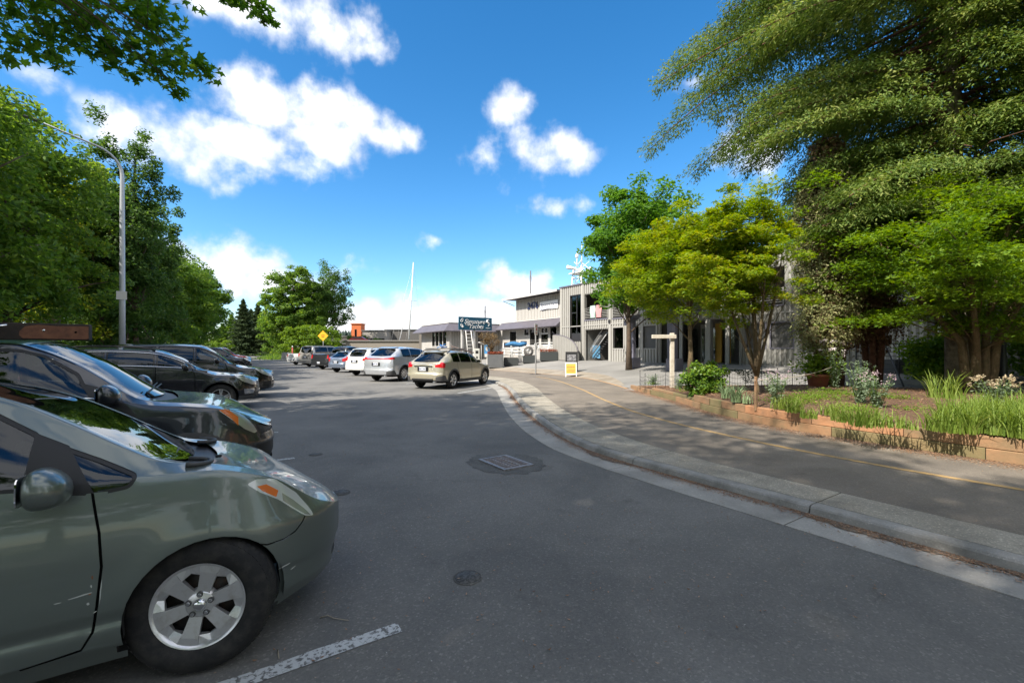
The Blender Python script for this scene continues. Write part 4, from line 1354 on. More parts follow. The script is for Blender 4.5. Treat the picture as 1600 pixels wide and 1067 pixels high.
slant_car('dark grey pickup with its cab higher than its bed, on the right', 'pickup', (-14.6, 35.5),
          dict(H=1.86, W=.98, N=1.0, T=-4.75, WB=3.6, r=.40, belt=1.18, hood=1.14, lip=.95, xR1=-2.55, xB=-2.85, tailz=1.22, xR0=-1.25, da=.12, nl=8, rise=.05,
               paint=car_paint('charcoal_paint', (.03, .032, .036), .5, .3), tl=(.85, 1.14), tly=.82, tlx=.12, Rr=.2, nr=5), dress=dict(plate_z=.55, rails=False, spoiler=False, wiper=False), detail=0)
slant_car('tall silver-beige SUV with roof rails beyond the dark pickup', 'SUV', (-18.3, 41.2),
          dict(H=1.92, W=1.0, N=1.0, T=-4.2, WB=2.95, r=.39, belt=1.2, hood=1.15, lip=.95, xR1=-3.9, xB=-4.05, tailz=1.2, xR0=-1.3, da=.13, nl=8,
               paint=car_paint('champagne_paint', (.46, .44, .41), .55, .3), tl=(.95, 1.35), tly=.84, tlx=.12, Rr=.22, nr=5), dress=dict(plate_z=.9, rail_mat=SILVPL), detail=0)
slant_car('white pickup at the far end of the right-hand row', 'pickup', (-22.2, 46.6),
          dict(H=1.84, W=.98, N=1.0, T=-4.6, WB=3.5, r=.39, belt=1.15, hood=1.12, lip=.93, xR1=-2.4, xB=-2.7, tailz=1.18, xR0=-1.25, da=.13, nl=8, rise=.03,
               paint=MATS['white_paint'], tl=(.8, 1.08), tly=.84, tlx=.12, Rr=.2, nr=5), dress=dict(plate_z=.55, rails=False, spoiler=False, wiper=False), detail=0)
# ------------------------------------------------------------------ ground, street, kerb, path
def asphalt(name, base, dark, light, patch_scale=.6, crack=True, warm=None, speck=.35):
    """worn tarmac: broad stains, fine aggregate, a few cracks"""
    if name in MATS: return MATS[name]
    m = bpy.data.materials.new(name); m.use_nodes = True
    nt = m.node_tree; p = nt.nodes['Principled BSDF']; L = nt.links.new
    p.inputs['Roughness'].default_value = .86; p.inputs['Specular IOR Level'].default_value = .35
    geo = nt.nodes.new('ShaderNodeNewGeometry')
    def noise(s, d=5, r=.6, dist=0):
        n = nd(nt, 'ShaderNodeTexNoise'); n.inputs['Scale'].default_value = s; n.inputs['Detail'].default_value = d
        n.inputs['Roughness'].default_value = r; n.inputs['Distortion'].default_value = dist
        L(geo.outputs['Position'], n.inputs['Vector']); return n
    a = noise(patch_scale, 7, .62, .4)
    r = nt.nodes.new('ShaderNodeValToRGB'); e = r.color_ramp.elements
    e[0].position = .32; e[0].color = (*dark, 1); e[1].position = .68; e[1].color = (*light, 1)
    k = e.new(.5); k.color = (*base, 1)
    L(a.outputs['Fac'], r.inputs[0])
    cur = r.outputs[0]
    st = noise(2.1, 6, .7, .3); sr = nt.nodes.new('ShaderNodeValToRGB')
    sr.color_ramp.elements[0].position = .60; sr.color_ramp.elements[0].color = (1, 1, 1, 1)
    sr.color_ramp.elements[1].position = .74; sr.color_ramp.elements[1].color = (.70, .69, .68, 1)
    L(st.outputs['Fac'], sr.inputs[0]); sm = nd(nt, 'ShaderNodeMix', data_type='RGBA', blend_type='MULTIPLY'); sm.inputs[0].default_value = 1
    L(cur, sm.inputs[6]); L(sr.outputs[0], sm.inputs[7]); cur = sm.outputs[2]
    # aggregate
    v = nd(nt, 'ShaderNodeTexVoronoi'); v.inputs['Scale'].default_value = 95
    L(geo.outputs['Position'], v.inputs['Vector'])
    sp = nt.nodes.new('ShaderNodeSeparateColor'); L(v.outputs['Color'], sp.inputs[0])
    rr = nt.nodes.new('ShaderNodeValToRGB'); ee = rr.color_ramp.elements
    ee[0].position = 0; ee[0].color = (.62, .62, .62, 1); ee[1].position = 1; ee[1].color = (2.4, 2.35, 2.25, 1)
    q = ee.new(.55); q.color = (.95, .95, .95, 1); q = ee.new(.9); q.color = (1.25, 1.24, 1.2, 1)
    L(sp.outputs[0], rr.inputs[0])
    mx = nd(nt, 'ShaderNodeMix', data_type='RGBA', blend_type='MULTIPLY'); mx.inputs[0].default_value = speck
    L(cur, mx.inputs[6]); L(rr.outputs[0], mx.inputs[7]); cur = mx.outputs[2]
    if crack:
        w = noise(1.3, 4, .6)
        vm = nd(nt, 'ShaderNodeVectorMath', operation='SCALE'); vm.inputs['Scale'].default_value = .55
        L(w.outputs['Color'], vm.inputs[0])
        va = nd(nt, 'ShaderNodeVectorMath', operation='ADD'); L(geo.outputs['Position'], va.inputs[0]); L(vm.outputs[0], va.inputs[1])
        cv = nd(nt, 'ShaderNodeTexVoronoi', feature='DISTANCE_TO_EDGE'); cv.inputs['Scale'].default_value = .33
        L(va.outputs[0], cv.inputs['Vector'])
        cm = nd(nt, 'ShaderNodeMapRange'); cm.inputs['From Max'].default_value = .006; cm.inputs['To Min'].default_value = .30; cm.inputs['To Max'].default_value = 0
        L(cv.outputs[0], cm.inputs['Value'])
        gate = noise(.22, 2)
        gm = nd(nt, 'ShaderNodeMapRange'); gm.inputs['From Min'].default_value = .52; gm.inputs['From Max'].default_value = .62
        L(gate.outputs['Fac'], gm.inputs['Value'])
        mm = nd(nt, 'ShaderNodeMath', operation='MULTIPLY'); L(cm.outputs[0], mm.inputs[0]); L(gm.outputs[0], mm.inputs[1])
        m2 = nd(nt, 'ShaderNodeMix', data_type='RGBA'); m2.inputs[7].default_value = (.018, .017, .016, 1)
        L(mm.outputs[0], m2.inputs[0]); L(cur, m2.inputs[6]); cur = m2.outputs[2]
    L(cur, p.inputs['Base Color'])
    b = nd(nt, 'ShaderNodeBump'); b.inputs['Strength'].default_value = .45; b.inputs['Distance'].default_value = .004
    hb = noise(140, 3, .7)
    L(hb.outputs['Fac'], b.inputs['Height']); L(b.outputs[0], p.inputs['Normal'])
    MATS[name] = m
    return m


ASPH = asphalt('street_asphalt', (.132, .128, .121), (.098, .096, .093), (.164, .158, .149))
ASPH_PATH = asphalt('path_asphalt', (.165, .142, .116), (.125, .108, .09), (.205, .176, .145), .9, speck=.3)
ASPH_PATCH = asphalt('patch_asphalt', (.095, .092, .087), (.072, .07, .067), (.12, .116, .11), 3, False, speck=.45)
CONC = asphalt('concrete', (.27, .26, .24), (.20, .19, .175), (.33, .315, .29), 1.6, True, speck=.16)
CONC_OLD = asphalt('kerb_concrete', (.24, .232, .215), (.16, .155, .14), (.30, .29, .27), 2.6, False, speck=.2)
AGG = asphalt('exposed_aggregate', (.27, .245, .20), (.20, .182, .15), (.34, .31, .255), 2.2, False, speck=.5)
PLAZA = asphalt('plaza_concrete', (.215, .208, .196), (.165, .16, .15), (.255, .246, .232), .35, True, speck=.12)
YEL = material('road_yellow', (.40, .255, .10), .8, noise=(18, (.17, .14, .10), 8, .46, .68))
SOIL = material('bark_soil', (.14, .075, .042), .95, noise=(9, (.06, .036, .022), 8, .35, .7), bump=(40, .9, .03))
LITTER = material('leaf_litter', (.16, .085, .045), .95, noise=(30, (.05, .03, .02), 6, .35, .65), bump=(70, .8, .02))


def curve_t(pts):
    f = pchip(pts)
    return lambda y: float(f(y))


def curve_k(pts, k=1.032):
    return curve_t([(a * k if abs(a) < 59 else a, b * k) for a, b in pts])


GUT = curve_t([(-60, 4.1), (0, 4.1), (3.5, 4.07), (5.0, 4.16), (6.4, 4.54), (8.45, 5.42), (10.4, 6.42), (12.4, 7.5), (14.6, 8.65), (16.7, 9.45), (18.2, 9.85), (20, 10.1), (60, 10.1)])
KRB = curve_k([(-60, 4.42), (0, 4.42), (3.8, 4.40), (4.7, 4.46), (5.9, 4.80), (8.0, 5.70), (10.6, 7.02), (13.4, 8.55), (15.2, 9.42), (16.8, 10.0), (18.2, 10.3), (20, 10.42), (60, 10.42)])
STR = curve_k([(-60, 5.08), (0, 5.05), (2.8, 5.06), (4.5, 5.27), (5.7, 5.62), (7.5, 6.38), (10.4, 7.94), (12.8, 9.37), (15.2, 10.6), (17, 11.3), (19, 11.75), (22, 11.9), (60, 11.9)])
YLW = curve_k([(-60, 6.7), (0, 6.72), (1.9, 6.64), (2.8, 6.68), (4.35, 6.92), (6.6, 7.62), (8.5, 8.6), (12.5, 10.95), (17.2, 13.2), (20, 13.9), (24, 14.1), (60, 14.1)])
TMB = curve_k([(-60, 8.1), (1.1, 8.09), (2.7, 8.16), (3.8, 8.28), (5.7, 9.0), (7.25, 9.98), (11.3, 12.3), (14, 13.9)])
ORG = curve_k([(11.2, 12.25), (12.6, 13.1), (14.4, 14.1), (16.5, 15.0), (19.1, 15.5), (22, 15.75), (60, 15.8)])


def ribbon(name, fa, fb, y0, y1, z, mat, dy=.35, parent=None, kind='structure', za=None, thick=0):
    n = max(2, int((y1 - y0) / dy)); ys = np.linspace(y0, y1, n + 1)
    V = []; F = []
    for y in ys:
        V += [(fa(y), y, z), (fb(y), y, z)]
    for i in range(n):
        F.append((2 * i, 2 * i + 1, 2 * i + 3, 2 * i + 2))
    mb = MB(); mb.add(V, F)
    o = mb.build(name, mat, parent, fix=False)
    if kind: o['kind'] = kind
    for p in o.data.polygons:
        pass
    return o


const = lambda t: (lambda y: t)
# terrain sheet reaching to the horizon, with a gentle rise on the left bank and beyond
V = []; F = []
gx = [-900, -300, -120, -60, -30, -16, -9, -5.4, 23, 60, 120, 300, 900]; gy = [-300, -60, -20, 0, 20, 40, 60, 90, 130, 200, 400, 900, 1800]
for y in gy:
    for x in gx:
        z = -.03
        if x < -16: z = 1.0 + min(10, (-16 - x) * .05)
        elif x < -9: z = .5
        if y > 130: z += (y - 130) * .006
        if x > 23 and y > 90: z = -.4
        V.append((x, y, z))
nx_ = len(gx)
for j in range(len(gy) - 1):
    for i in range(nx_ - 1):
        F.append((j * nx_ + i, j * nx_ + i + 1, (j + 1) * nx_ + i + 1, (j + 1) * nx_ + i))
m = MB(); m.add(V, F); m.build('ground', material('rough_grass_ground', (.055, .07, .022), .95, noise=(.8, (.09, .075, .04), 8, .4, .65)), kind='structure', fix=False)
ribbon('street', const(-5.3), GUT, -60, 60, 0, ASPH)
ribbon('street', const(-5.3), const(10.1), 60, 178, 0, ASPH, 10)
# left-hand kerb
m = MB(); m.bbox(-5.48, -5.3, -60, 178, -.02, .13, .02); m.build('left_kerb', CONC_OLD, kind='structure')
ribbon('verge', const(-9), const(-5.48), -60, 178, .09, material('verge_soil', (.07, .055, .03), .95, noise=(2.5, (.05, .075, .02), 8, .4, .6)), 5)

# gutter pan in cast lengths, kerb stones, and the aggregate strip behind the kerb
JOINTS = [-14, -9, -5.6, -2.4, 1.95, 4.07, 7.3, 10.4, 13.6, 16.9, 20.2, 24, 28, 32, 36, 40, 45, 50, 60]
gut = link('gutter', None, None, kind='structure'); krb = link('kerb', None, None, kind='structure'); sw = link('sidewalk', None, None, kind='structure')


def swept_piece(name, prof, y0, y1, mat, parent, dy=.3):
    """prof(y) -> list of (x, z) section points"""
    n = max(1, int((y1 - y0) / dy)); ys = np.linspace(y0, y1, n + 1)
    secs = [prof(y) for y in ys]; k = len(secs[0])
    V = [(x, y, z) for y, s_ in zip(ys, secs) for (x, z) in s_]; F = []
    for i in range(n):
        for j in range(k):
            j2 = (j + 1) % k
            F.append((i * k + j, i * k + j2, (i + 1) * k + j2, (i + 1) * k + j))
    F.append(tuple(range(k))); F.append(tuple(n * k + j for j in range(k - 1, -1, -1)))
    mb = MB(); mb.add(V, F)
    return mb.build(name, mat, parent)


KH = .09
for a, b in zip(JOINTS[:-1], JOINTS[1:]):
    g = .006
    swept_piece('gutter_slab', lambda y: [(GUT(y), -.08), (KRB(y) + .05, -.08), (KRB(y) + .05, .012), (GUT(y), .006)], a + g, b - g, CONC, gut)
    swept_piece('kerb_stone', lambda y: [(KRB(y) - .035, -.05), (KRB(y) + .14, -.05), (KRB(y) + .14, KH), (KRB(y) + .035, KH), (KRB(y) + .015, KH - .006), (KRB(y) + .002, KH - .022)], a + g, b - g, CONC_OLD, krb)
    swept_piece('paving_slab', lambda y: [(KRB(y) + .156, -.02), (STR(y) - .004, -.02), (STR(y) - .004, KH), (KRB(y) + .156, KH - .002)], a + g, b - g, AGG, sw)
ribbon('kerb_bed', KRB, STR, -30, 60, .05, material('joint_brown', (.03, .022, .015), .95), .5)
V = []; F = []; ys = np.arange(-2, 17, .06)
for i, y in enumerate(ys):
    w_ = .05 + .05 * math.sin(y * 1.7) + .045 * math.sin(y * 4.3 + 1) + RNG.uniform(-.02, .03)
    V += [(KRB(y) - max(.02, w_ + .03), y, .0165), (KRB(y) + .03, y, .0165)]
for i in range(len(ys) - 1): F.append((2 * i, 2 * i + 1, 2 * i + 3, 2 * i + 2))
m = MB(); m.add(V, F); m.build('gutter_dirt', material('gutter_silt', (.075, .05, .032), .95, noise=(30, (.16, .13, .10), 7, .4, .65)), kind='structure', fix=False)
# shared path and everything beyond it up to the buildings
ribbon('cycle_path', STR, lambda y: TMB(y) + .1 if y < 11.3 else ORG(y), -60, 11.29, KH, ASPH_PATH)
ribbon('cycle_path', STR, ORG, 11.29, 60, KH, ASPH_PATH)
ribbon('path_centre_line', lambda y: YLW(y) - .05, lambda y: YLW(y) + .05, -40, 19.5, KH + .004, YEL, .25)
ribbon('path_edge_line', lambda y: ORG(y) - .11, lambda y: ORG(y) + .0, 11.3, 32, KH + .004, material('faded_orange', (.50, .26, .09), .85, noise=(12, (.22, .17, .12), 7, .4, .7)), .25)
# plaza rises gently towards the buildings
V = []; F = []; ys = np.linspace(11.3, 60, 60); k = 9
for y in ys:
    x0 = ORG(y)
    for i in range(k):
        x = x0 + (34 - x0) * i / (k - 1)
        x = x if i else x0
        V.append((x, y, KH + .0531 * min(max(x - x0, 0) * 12.5 / max(23.5 - x0, 1), 12.5)))
for j in range(len(ys) - 1):
    for i in range(k - 1):
        F.append((j * k + i, j * k + i + 1, (j + 1) * k + i + 1, (j + 1) * k + i))
m = MB(); m.add(V, F); m.build('plaza', PLAZA, kind='structure', fix=False)
_org = ORG


def gz(x, y=20.0):
    x0 = _org(max(y, 11.3)) if y > 11.3 else 12.25
    return KH + .0531 * min(max(x - x0, 0) * 12.5 / max(23.5 - x0, 1), 12.5)


V = []; F = []; ys = np.linspace(-20, 11.3, 24); k = 7
for y in ys:
    for i in range(k):
        x = 12.0 + (34 - 12) * i / (k - 1); V.append((x, y, gz(x, 11.3) - (.0 if y > 11 else .004)))
for j in range(len(ys) - 1):
    for i in range(k - 1):
        F.append((j * k + i, j * k + i + 1, (j + 1) * k + i + 1, (j + 1) * k + i))
m = MB(); m.add(V, F); m.build('plaza', PLAZA, kind='structure', fix=False)
# worn orange-brown apron between path and plaza
V = []; F = []; ys = np.linspace(12.5, 34, 50)
for y in ys:
    for i in range(5):
        x = ORG(y) + .0 + (.25 + 1.5 * math.sin(min((y - 12.5) / 8, 1) * PI / 2)) * i / 4
        V.append((x, y, gz(x, y) + .004))
for j in range(len(ys) - 1):
    for i in range(4): F.append((j * 5 + i, j * 5 + i + 1, (j + 1) * 5 + i + 1, (j + 1) * 5 + i))
m = MB(); m.add(V, F); m.build('dirt_apron', asphalt('apron', (.25, .215, .17), (.19, .16, .12), (.3, .27, .23), .8, False, speck=.2), kind='structure', fix=False)

# planting bed: soil behind the timbers
BACK = curve_t([(-30, 20), (-8, 20), (1, 18.6), (4, 17.2), (6.2, 15.9), (7.4, 14.9), (9.5, 13.5), (11.3, 12.45)])
V = []; F = []; ys = np.linspace(-14, 11.28, 70); k = 16
for y in ys:
    x0, x1 = TMB(y) + .12, max(BACK(y), TMB(y) + .14)
    for i in range(k):
        x = x0 + (x1 - x0) * i / (k - 1)
        h = min(1, (11.3 - y) / 5)
        z = KH + .045 + .235 * h + .06 + .10 * math.sin(i / (k - 1) * PI) * h + RNG.uniform(-.012, .012)
        V.append((x, y, z if 0 < i < k - 1 else z - .03))
for j in range(len(ys) - 1):
    for i in range(k - 1): F.append((j * k + i, j * k + i + 1, (j + 1) * k + i + 1, (j + 1) * k + i))
m = MB(); m.add(V, F); o = m.build('bed_soil', SOIL, kind='structure', fix=False)
def bedz(x, y):
    h = min(1, max(0, (11.3 - y) / 5)); x0, x1 = TMB(y) + .12, BACK(y)
    q = min(1, max(0, (x - x0) / max(x1 - x0, .1)))
    return KH + .045 + .235 * h + .06 + .10 * math.sin(q * PI) * h

# timber retaining wall: two courses of sawn sleepers, each one a part
WOOD = material('weathered_timber', (.30, .165, .085), .85, noise=(3.5, (.16, .12, .065), 9, .35, .7), bump=(30, .5, .01))
WOOD2 = material('fresh_timber', (.40, .19, .09), .8, noise=(5, (.27, .15, .08), 9, .35, .7), bump=(30, .5, .01))
WOOD3 = material('green_timber', (.20, .145, .07), .88, noise=(3, (.12, .115, .05), 9, .35, .7), bump=(30, .5, .01))
tw = thing('timber_wall', 'low wall of brown sawn timbers holding the planting bed beside the path', 'retaining wall', (0, 0, 0))
def timber_course(joints, z0, z1, off, mats, thick=.14, zfun=None):
    for i, (a, b) in enumerate(zip(joints[:-1], joints[1:])):
        o_ = RNG.uniform(-.006, .006) + off
        def prof(y, o_=o_):
            s_ = 1 if zfun is None else zfun(y)
            q = .008
            x = TMB(y) + o_
            zz1 = z0 + (z1 - z0) * s_
            return [(x, z0 + q), (x + q, z0), (x + thick, z0), (x + thick, zz1), (x + q, zz1), (x, zz1 - q)]
        ob = swept_piece('timber', prof, a + .005, b - .005, mats[i % len(mats)], tw, .4)
timber_course([-14, -11, -8.2, -5.5, -2.8, -.9, 1.5, 3.3, 5.2, 6.55, 7.9, 9.6, 11.3], KH, KH + .155, .0, [WOOD3, WOOD, WOOD3, WOOD])
timber_course([-14, -9.6, -6.9, -4.1, -2.0, .1, .85, 2.35, 3.62, 5.0, 5.72, 6.15, 6.9], KH + .159, KH + .315, .006, [WOOD, WOOD3, WOOD, WOOD2, WOOD2, WOOD2, WOOD, WOOD2, WOOD2])
timber_course([6.905, 8.1, 9.5], KH + .159, KH + .235, .006, [WOOD3, WOOD])

# stall lines painted on the left, worn through
PAINT = bpy.data.materials.new('worn_white_paint'); PAINT.use_nodes = True
nt = PAINT.node_tree; p_ = nt.nodes['Principled BSDF']; p_.inputs['Roughness'].default_value = .8
g_ = nt.nodes.new('ShaderNodeNewGeometry')
n1 = nd(nt, 'ShaderNodeTexNoise'); n1.inputs['Scale'].default_value = 38; n1.inputs['Detail'].default_value = 5; n1.inputs['Roughness'].default_value = .7
nt.links.new(g_.outputs['Position'], n1.inputs['Vector'])
r_ = nt.nodes.new('ShaderNodeValToRGB'); r_.color_ramp.elements[0].position = .50; r_.color_ramp.elements[0].color = (.44, .45, .45, 1)
r_.color_ramp.elements[1].position = .58; r_.color_ramp.elements[1].color = (.11, .108, .105, 1)
nt.links.new(n1.outputs['Fac'], r_.inputs[0]); nt.links.new(r_.outputs[0], p_.inputs['Base Color'])
for k_, y in enumerate([-2.3, 0.05, 2.39, 4.62, 6.93, 9.28, 11.8, 12.95, 15.4, 17.9, 20.6, 23.0, 25.5, 28, 30.5]):
    x1 = .80
    w = .046
    m = MB(); n = 26; V = []; F = []
    for i in range(n + 1):
        x = -4.6 + (x1 + 4.6) * i / n
        j_ = RNG.uniform(-.006, .006)
        V += [(x, y - w + j_, .004), (x, y + w + RNG.uniform(-.006, .006), .004)]
    F = [(2 * i, 2 * i + 2, 2 * i + 3, 2 * i + 1) for i in range(n)]
    m.add(V, F); m.build('stall_line', PAINT, kind='structure', fix=False)
# slanted lines on the right
for k_ in range(9):
    bx, by = cam2w(-3.1 - 2.9 * k_ + 1.7, 17.95 + 4.45 * k_ - 1.2)
    dx, dy = math.cos(HEAD), math.sin(HEAD)
    px, py = -dy, dx
    V = []
    for (l, s_) in ((-1.2, -.05), (3.9, -.05), (3.9, .05), (-1.2, .05)):
        V.append((bx + dx * l + px * s_, by + dy * l + py * s_, .004))
    if V[1][0] > GUT(V[1][1]) - .1:
        q = .8
        V[1] = (V[0][0] + (V[1][0] - V[0][0]) * q, V[0][1] + (V[1][1] - V[0][1]) * q, .004); V[2] = (V[3][0] + (V[2][0] - V[3][0]) * q, V[3][1] + (V[2][1] - V[3][1]) * q, .004)
    m = MB(); m.add(V, [(0, 1, 2, 3)]); m.build('stall_line', PAINT, kind='structure', fix=False)

# darker patch round the drain, and the cast grating itself
def blob(cx, cy, rx, ry, z, mat, name, n=40, jag=.08, kind='structure', rot=0):
    pts = []
    for i in range(n):
        t = 2 * PI * i / n; r = 1 + RNG.uniform(-jag, jag)
        x, y = rx * math.cos(t) * r, ry * math.sin(t) * r
        pts.append((cx + x * math.cos(rot) - y * math.sin(rot), cy + x * math.sin(rot) + y * math.cos(rot), z))
    m = MB(); m.add(pts, [tuple(range(n))]); o = m.build(name, mat, fix=False); o['kind'] = kind
    return o
blob(3.19, 5.10, .50, .60, .004, ASPH_PATCH, 'asphalt_patch', n=48, jag=.07)
IRON = material('cast_iron', (.27, .25, .25), .6, .3, noise=(30, (.2, .14, .11), 5, .4, .7))
IRON_EDGE = material('worn_iron', (.30, .28, .28), .5, .5, noise=(25, (.16, .14, .13), 5, .4, .7))
dr = thing('storm_drain', 'rectangular cast iron storm drain in a dark asphalt patch', 'drain', (3.17, 5.08, .004), 0.03)
hx, hy = .235, .33
m = MB()
for (x0, x1, y0, y1) in ((-hx, hx, -hy, -hy + .035), (-hx, hx, hy - .035, hy), (-hx, -hx + .035, -hy + .035, hy - .035), (hx - .035, hx, -hy + .035, hy - .035)):
    m.box(x0, x1, y0, y1, 0, .016)
m.build('frame', IRON_EDGE, dr)
m = MB(); m.box(-hx + .03, hx - .03, -hy + .03, hy - .03, 0, .003); m.build('sump', BLACK, dr)
for i in range(3):
    for j in range(9):
        m = MB(); cx = -hx + .045 + .0 + (i + .5) * (2 * hx - .09) / 3; cy = -hy + .045 + (j + .5) * (2 * hy - .09) / 9
        m.bbox(cx - .058, cx + .058, cy - .0115 - .008, cy + .0115 - .008, .002, .013, .003); m.build('grate_bar', IRON, dr)
for i in range(4):
    m = MB(); cx = -hx + .045 + i * (2 * hx - .09) / 3
    m.box(cx - .008, cx + .008, -hy + .035, hy - .035, .002, .0125); m.build('grate_rib', IRON, dr)
for (x, y, r, lab) in ((1.36, 2.66, .095, 'round iron utility cover in open asphalt, nearest the camera'), (1.02, 4.98, .10, 'round iron utility cover level with the storm drain'), (1.09, 7.0, .10, 'round iron utility cover farthest of the three up the street')):
    cv = thing('utility_cover', lab, 'utility cover', (x, y, .003), group='round covers in the street')
    m = MB(); m.lathe([(0, .004), (r - .012, .004), (r - .010, .001)], 28); m.build('lid', material('dusty_iron', (.085, .084, .083), .8, noise=(60, (.03, .03, .03), 4, .4, .6)), cv)
    m = MB(); m.lathe([(r - .008, 0), (r - .006, .003), (r, .003), (r + .003, 0)], 28); m.build('rim', ASPH_PATCH, cv)
# fallen twigs on the tarmac
def w_ray(px, py, z=0.0):
    a = (px - 800) / 690; Y = 690 * (1.53 - z) / (py - 547)
    return cam2w(a * Y, Y)
for (pts, lab) in (([(500, 966), (512, 964), (522, 967), (545, 972)], 'thin forked twig lying on the asphalt by the stall line'), ([(434, 1016), (435, 1024), (436, 1030)], 'short dry twig by the near car wheel')):
    P3 = [(*w_ray(*q), .006 + .006 * (i % 2)) for i, q in enumerate(pts)]
    m = MB(); m.tube(P3, [.0035, .003, .0025, .0018][:len(P3)], 5)
    o = m.build('twig', material('dry_twig', (.28, .24, .18), .9)); o['label'] = lab; o['category'] = 'twig'
# dead leaves and needles: scattered flakes, thick in the gutter and along the timbers
def flakes(name, P, size, mat, kind='stuff', label=None, cat=None):
    n = len(P); P = np.asarray(P)
    an = RNG.uniform(0, 2 * PI, n); ti = RNG.normal(0, .35, (n, 2)); s_ = size * RNG.uniform(.5, 1.4, n)
    base = np.array([(-1, 0), (0, -.38), (1, 0), (0, .38)])
    V = np.zeros((n, 4, 3))
    for k in range(4):
        x, y = base[k]
        V[:, k, 0] = P[:, 0] + s_ * (x * np.cos(an) - y * np.sin(an))
        V[:, k, 1] = P[:, 1] + s_ * (x * np.sin(an) + y * np.cos(an))
        V[:, k, 2] = P[:, 2] + .004 + s_ * np.abs(ti[:, 0] * x + ti[:, 1] * y)
    me = mesh_np(name, V.reshape(-1, 3), np.arange(n * 4), np.full(n, 4), mat)
    return link(name, me, None, kind=kind)
P = []
for _ in range(15000):
    y = RNG.uniform(-3, 16); d = abs(RNG.normal(0, .085))
    P.append((KRB(y) - .02 - d, y, .012))
for _ in range(30000):
    y = RNG.uniform(-4, 11.5); d = abs(RNG.normal(0, .20))
    P.append((TMB(y) - .01 - d, y, KH + .002))
for _ in range(2600):
    P.append((RNG.uniform(STR(3), TMB(3)) + RNG.uniform(-1, 3), RNG.uniform(-2, 9), KH + .002)) if RNG.random() < .25 else P.append((RNG.uniform(-1, 4.2), RNG.uniform(1, 12), .003))
P = [q for q in P if not (q[2] > .1 and q[0] > TMB(q[1]))]
fl = leaf_material('dry_flake', [(.09, .045, .025), (.20, .11, .06), (.30, .18, .11), (.42, .33, .23)], .1)
flakes('leaf_litter', P, .011, fl)
P = []
for _ in range(26000):
    y = RNG.uniform(-3, 11); x = RNG.uniform(TMB(y) + .15, BACK(y)); P.append((x, y, bedz(x, y) + .005))
flakes('bark_mulch', P, .022, fl)
P = [(RNG.uniform(-4, 4), RNG.uniform(1.2, 14), .003) for _ in range(900)]
flakes('tarmac_grit', P, .006, material('pale_grit', (.33, .33, .31), .9))
# ------------------------------------------------------------------ buildings
SID = material('grey_siding', (.255, .248, .23), .75, noise=(1.2, (.21, .203, .187), 6, .35, .7))
SIDB = material('grey_batten', (.335, .326, .303), .75)
SIDW = material('pale_siding', (.40, .385, .365), .7, noise=(1.0, (.34, .325, .305), 6, .35, .7))
SIDWB = material('pale_batten', (.46, .445, .42), .7)
PURP = material('slate_purple_metal', (.115, .105, .125), .5, noise=(1.5, (.09, .082, .098), 5, .3, .7))
LAV = material('lavender_grey_paint', (.155, .15, .19), .55)
DARKW = material('dark_window_frame', (.03, .03, .033), .4)
WHT = material('white_trim', (.56, .55, .53), .5)
YELW = material('ochre_panel', (.55, .33, .06), .7)
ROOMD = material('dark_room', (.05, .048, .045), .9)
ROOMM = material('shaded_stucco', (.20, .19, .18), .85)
BGL = glass_material('building_glass', clear=.62, rough=.02)
SCREEN = material('window_screen', (.09, .09, .09), .7)


def facade(x, ya, yb, za, zb, opens, thick=.22):
    """wall in the plane x (facing -x) with rectangular openings; returns a MB"""
    ysx = sorted({ya, yb} | {min(max(o[0], ya), yb) for o in opens} | {min(max(o[1], ya), yb) for o in opens})
    mb = MB()
    for y0, y1 in zip(ysx[:-1], ysx[1:]):
        ym = (y0 + y1) / 2
        zs = sorted([(o[2], o[3]) for o in opens if o[0] < ym < o[1]])
        z = za
        for (a, b) in zs + [(zb, zb)]:
            if a > z + 1e-4: mb.box(x, x + thick, y0, y1, z, a)
            z = max(z, b)
    return mb


def battens(x, ya, yb, za, zb, opens, step=.24, w=.11, d=.05):
    mb = MB(); y = ya + step / 2
    while y < yb:
        zs = sorted([(o[2] - .06, o[3] + .06) for o in opens if o[0] - .07 < y < o[1] + .07])
        z = za
        for (a, b) in zs + [(zb, zb)]:
            if a > z + .05: mb.box(x - d, x + .001, y - w / 2, y + w / 2, z, a)
            z = max(z, b)
        y += step
    return mb


def trim(parent, x, y0, y1, z0, z1, mat, w=.07, d=.05, name='window_frame', **k):
    m = MB()
    m.box(x - d, x + .06, y0 - w, y1 + w, z1, z1 + w); m.box(x - d, x + .06, y0 - w, y1 + w, z0 - w, z0)
    m.box(x - d, x + .06, y0 - w, y0, z0, z1); m.box(x - d, x + .06, y1, y1 + w, z0, z1)
    return m.build(name, mat, parent, **k)


mb_ = thing('office_building', 'two-storey grey board-and-batten building with balconies and an open stair, behind the small maples', 'building', (23.5, 20, .75))
mb_.location = (0, 0, 0)
OPEN = [(26.35, 27.6, 2.3, 5.9), (23.4, 25.95, 3.9, 5.86), (23.4, 25.85, .7, 3.1), (20.55, 22.98, 3.85, 5.78), (17.6, 19.9, 3.85, 5.78), (14.6, 16.9, 3.85, 5.78), (11.2, 13.4, 3.85, 5.78), (8.0, 10.2, 3.85, 5.78),
        (21.9, 22.9, 1.66, 3.14), (20.5, 21.5, 1.66, 3.14), (19.1, 20.13, 1.66, 3.14), (13.55, 18.7, .7, 3.3), (12.15, 13.1, 1.66, 2.92), (10.8, 11.85, 1.66, 2.92), (8.6, 9.7, 1.66, 2.92),
        (7.35, 7.95, .7, 3.6), (4.6, 5.6, 1.3, 3.2), (3.7, 4.3, 3.9, 5.7), (1.0, 2.4, 1.3, 3.2)]
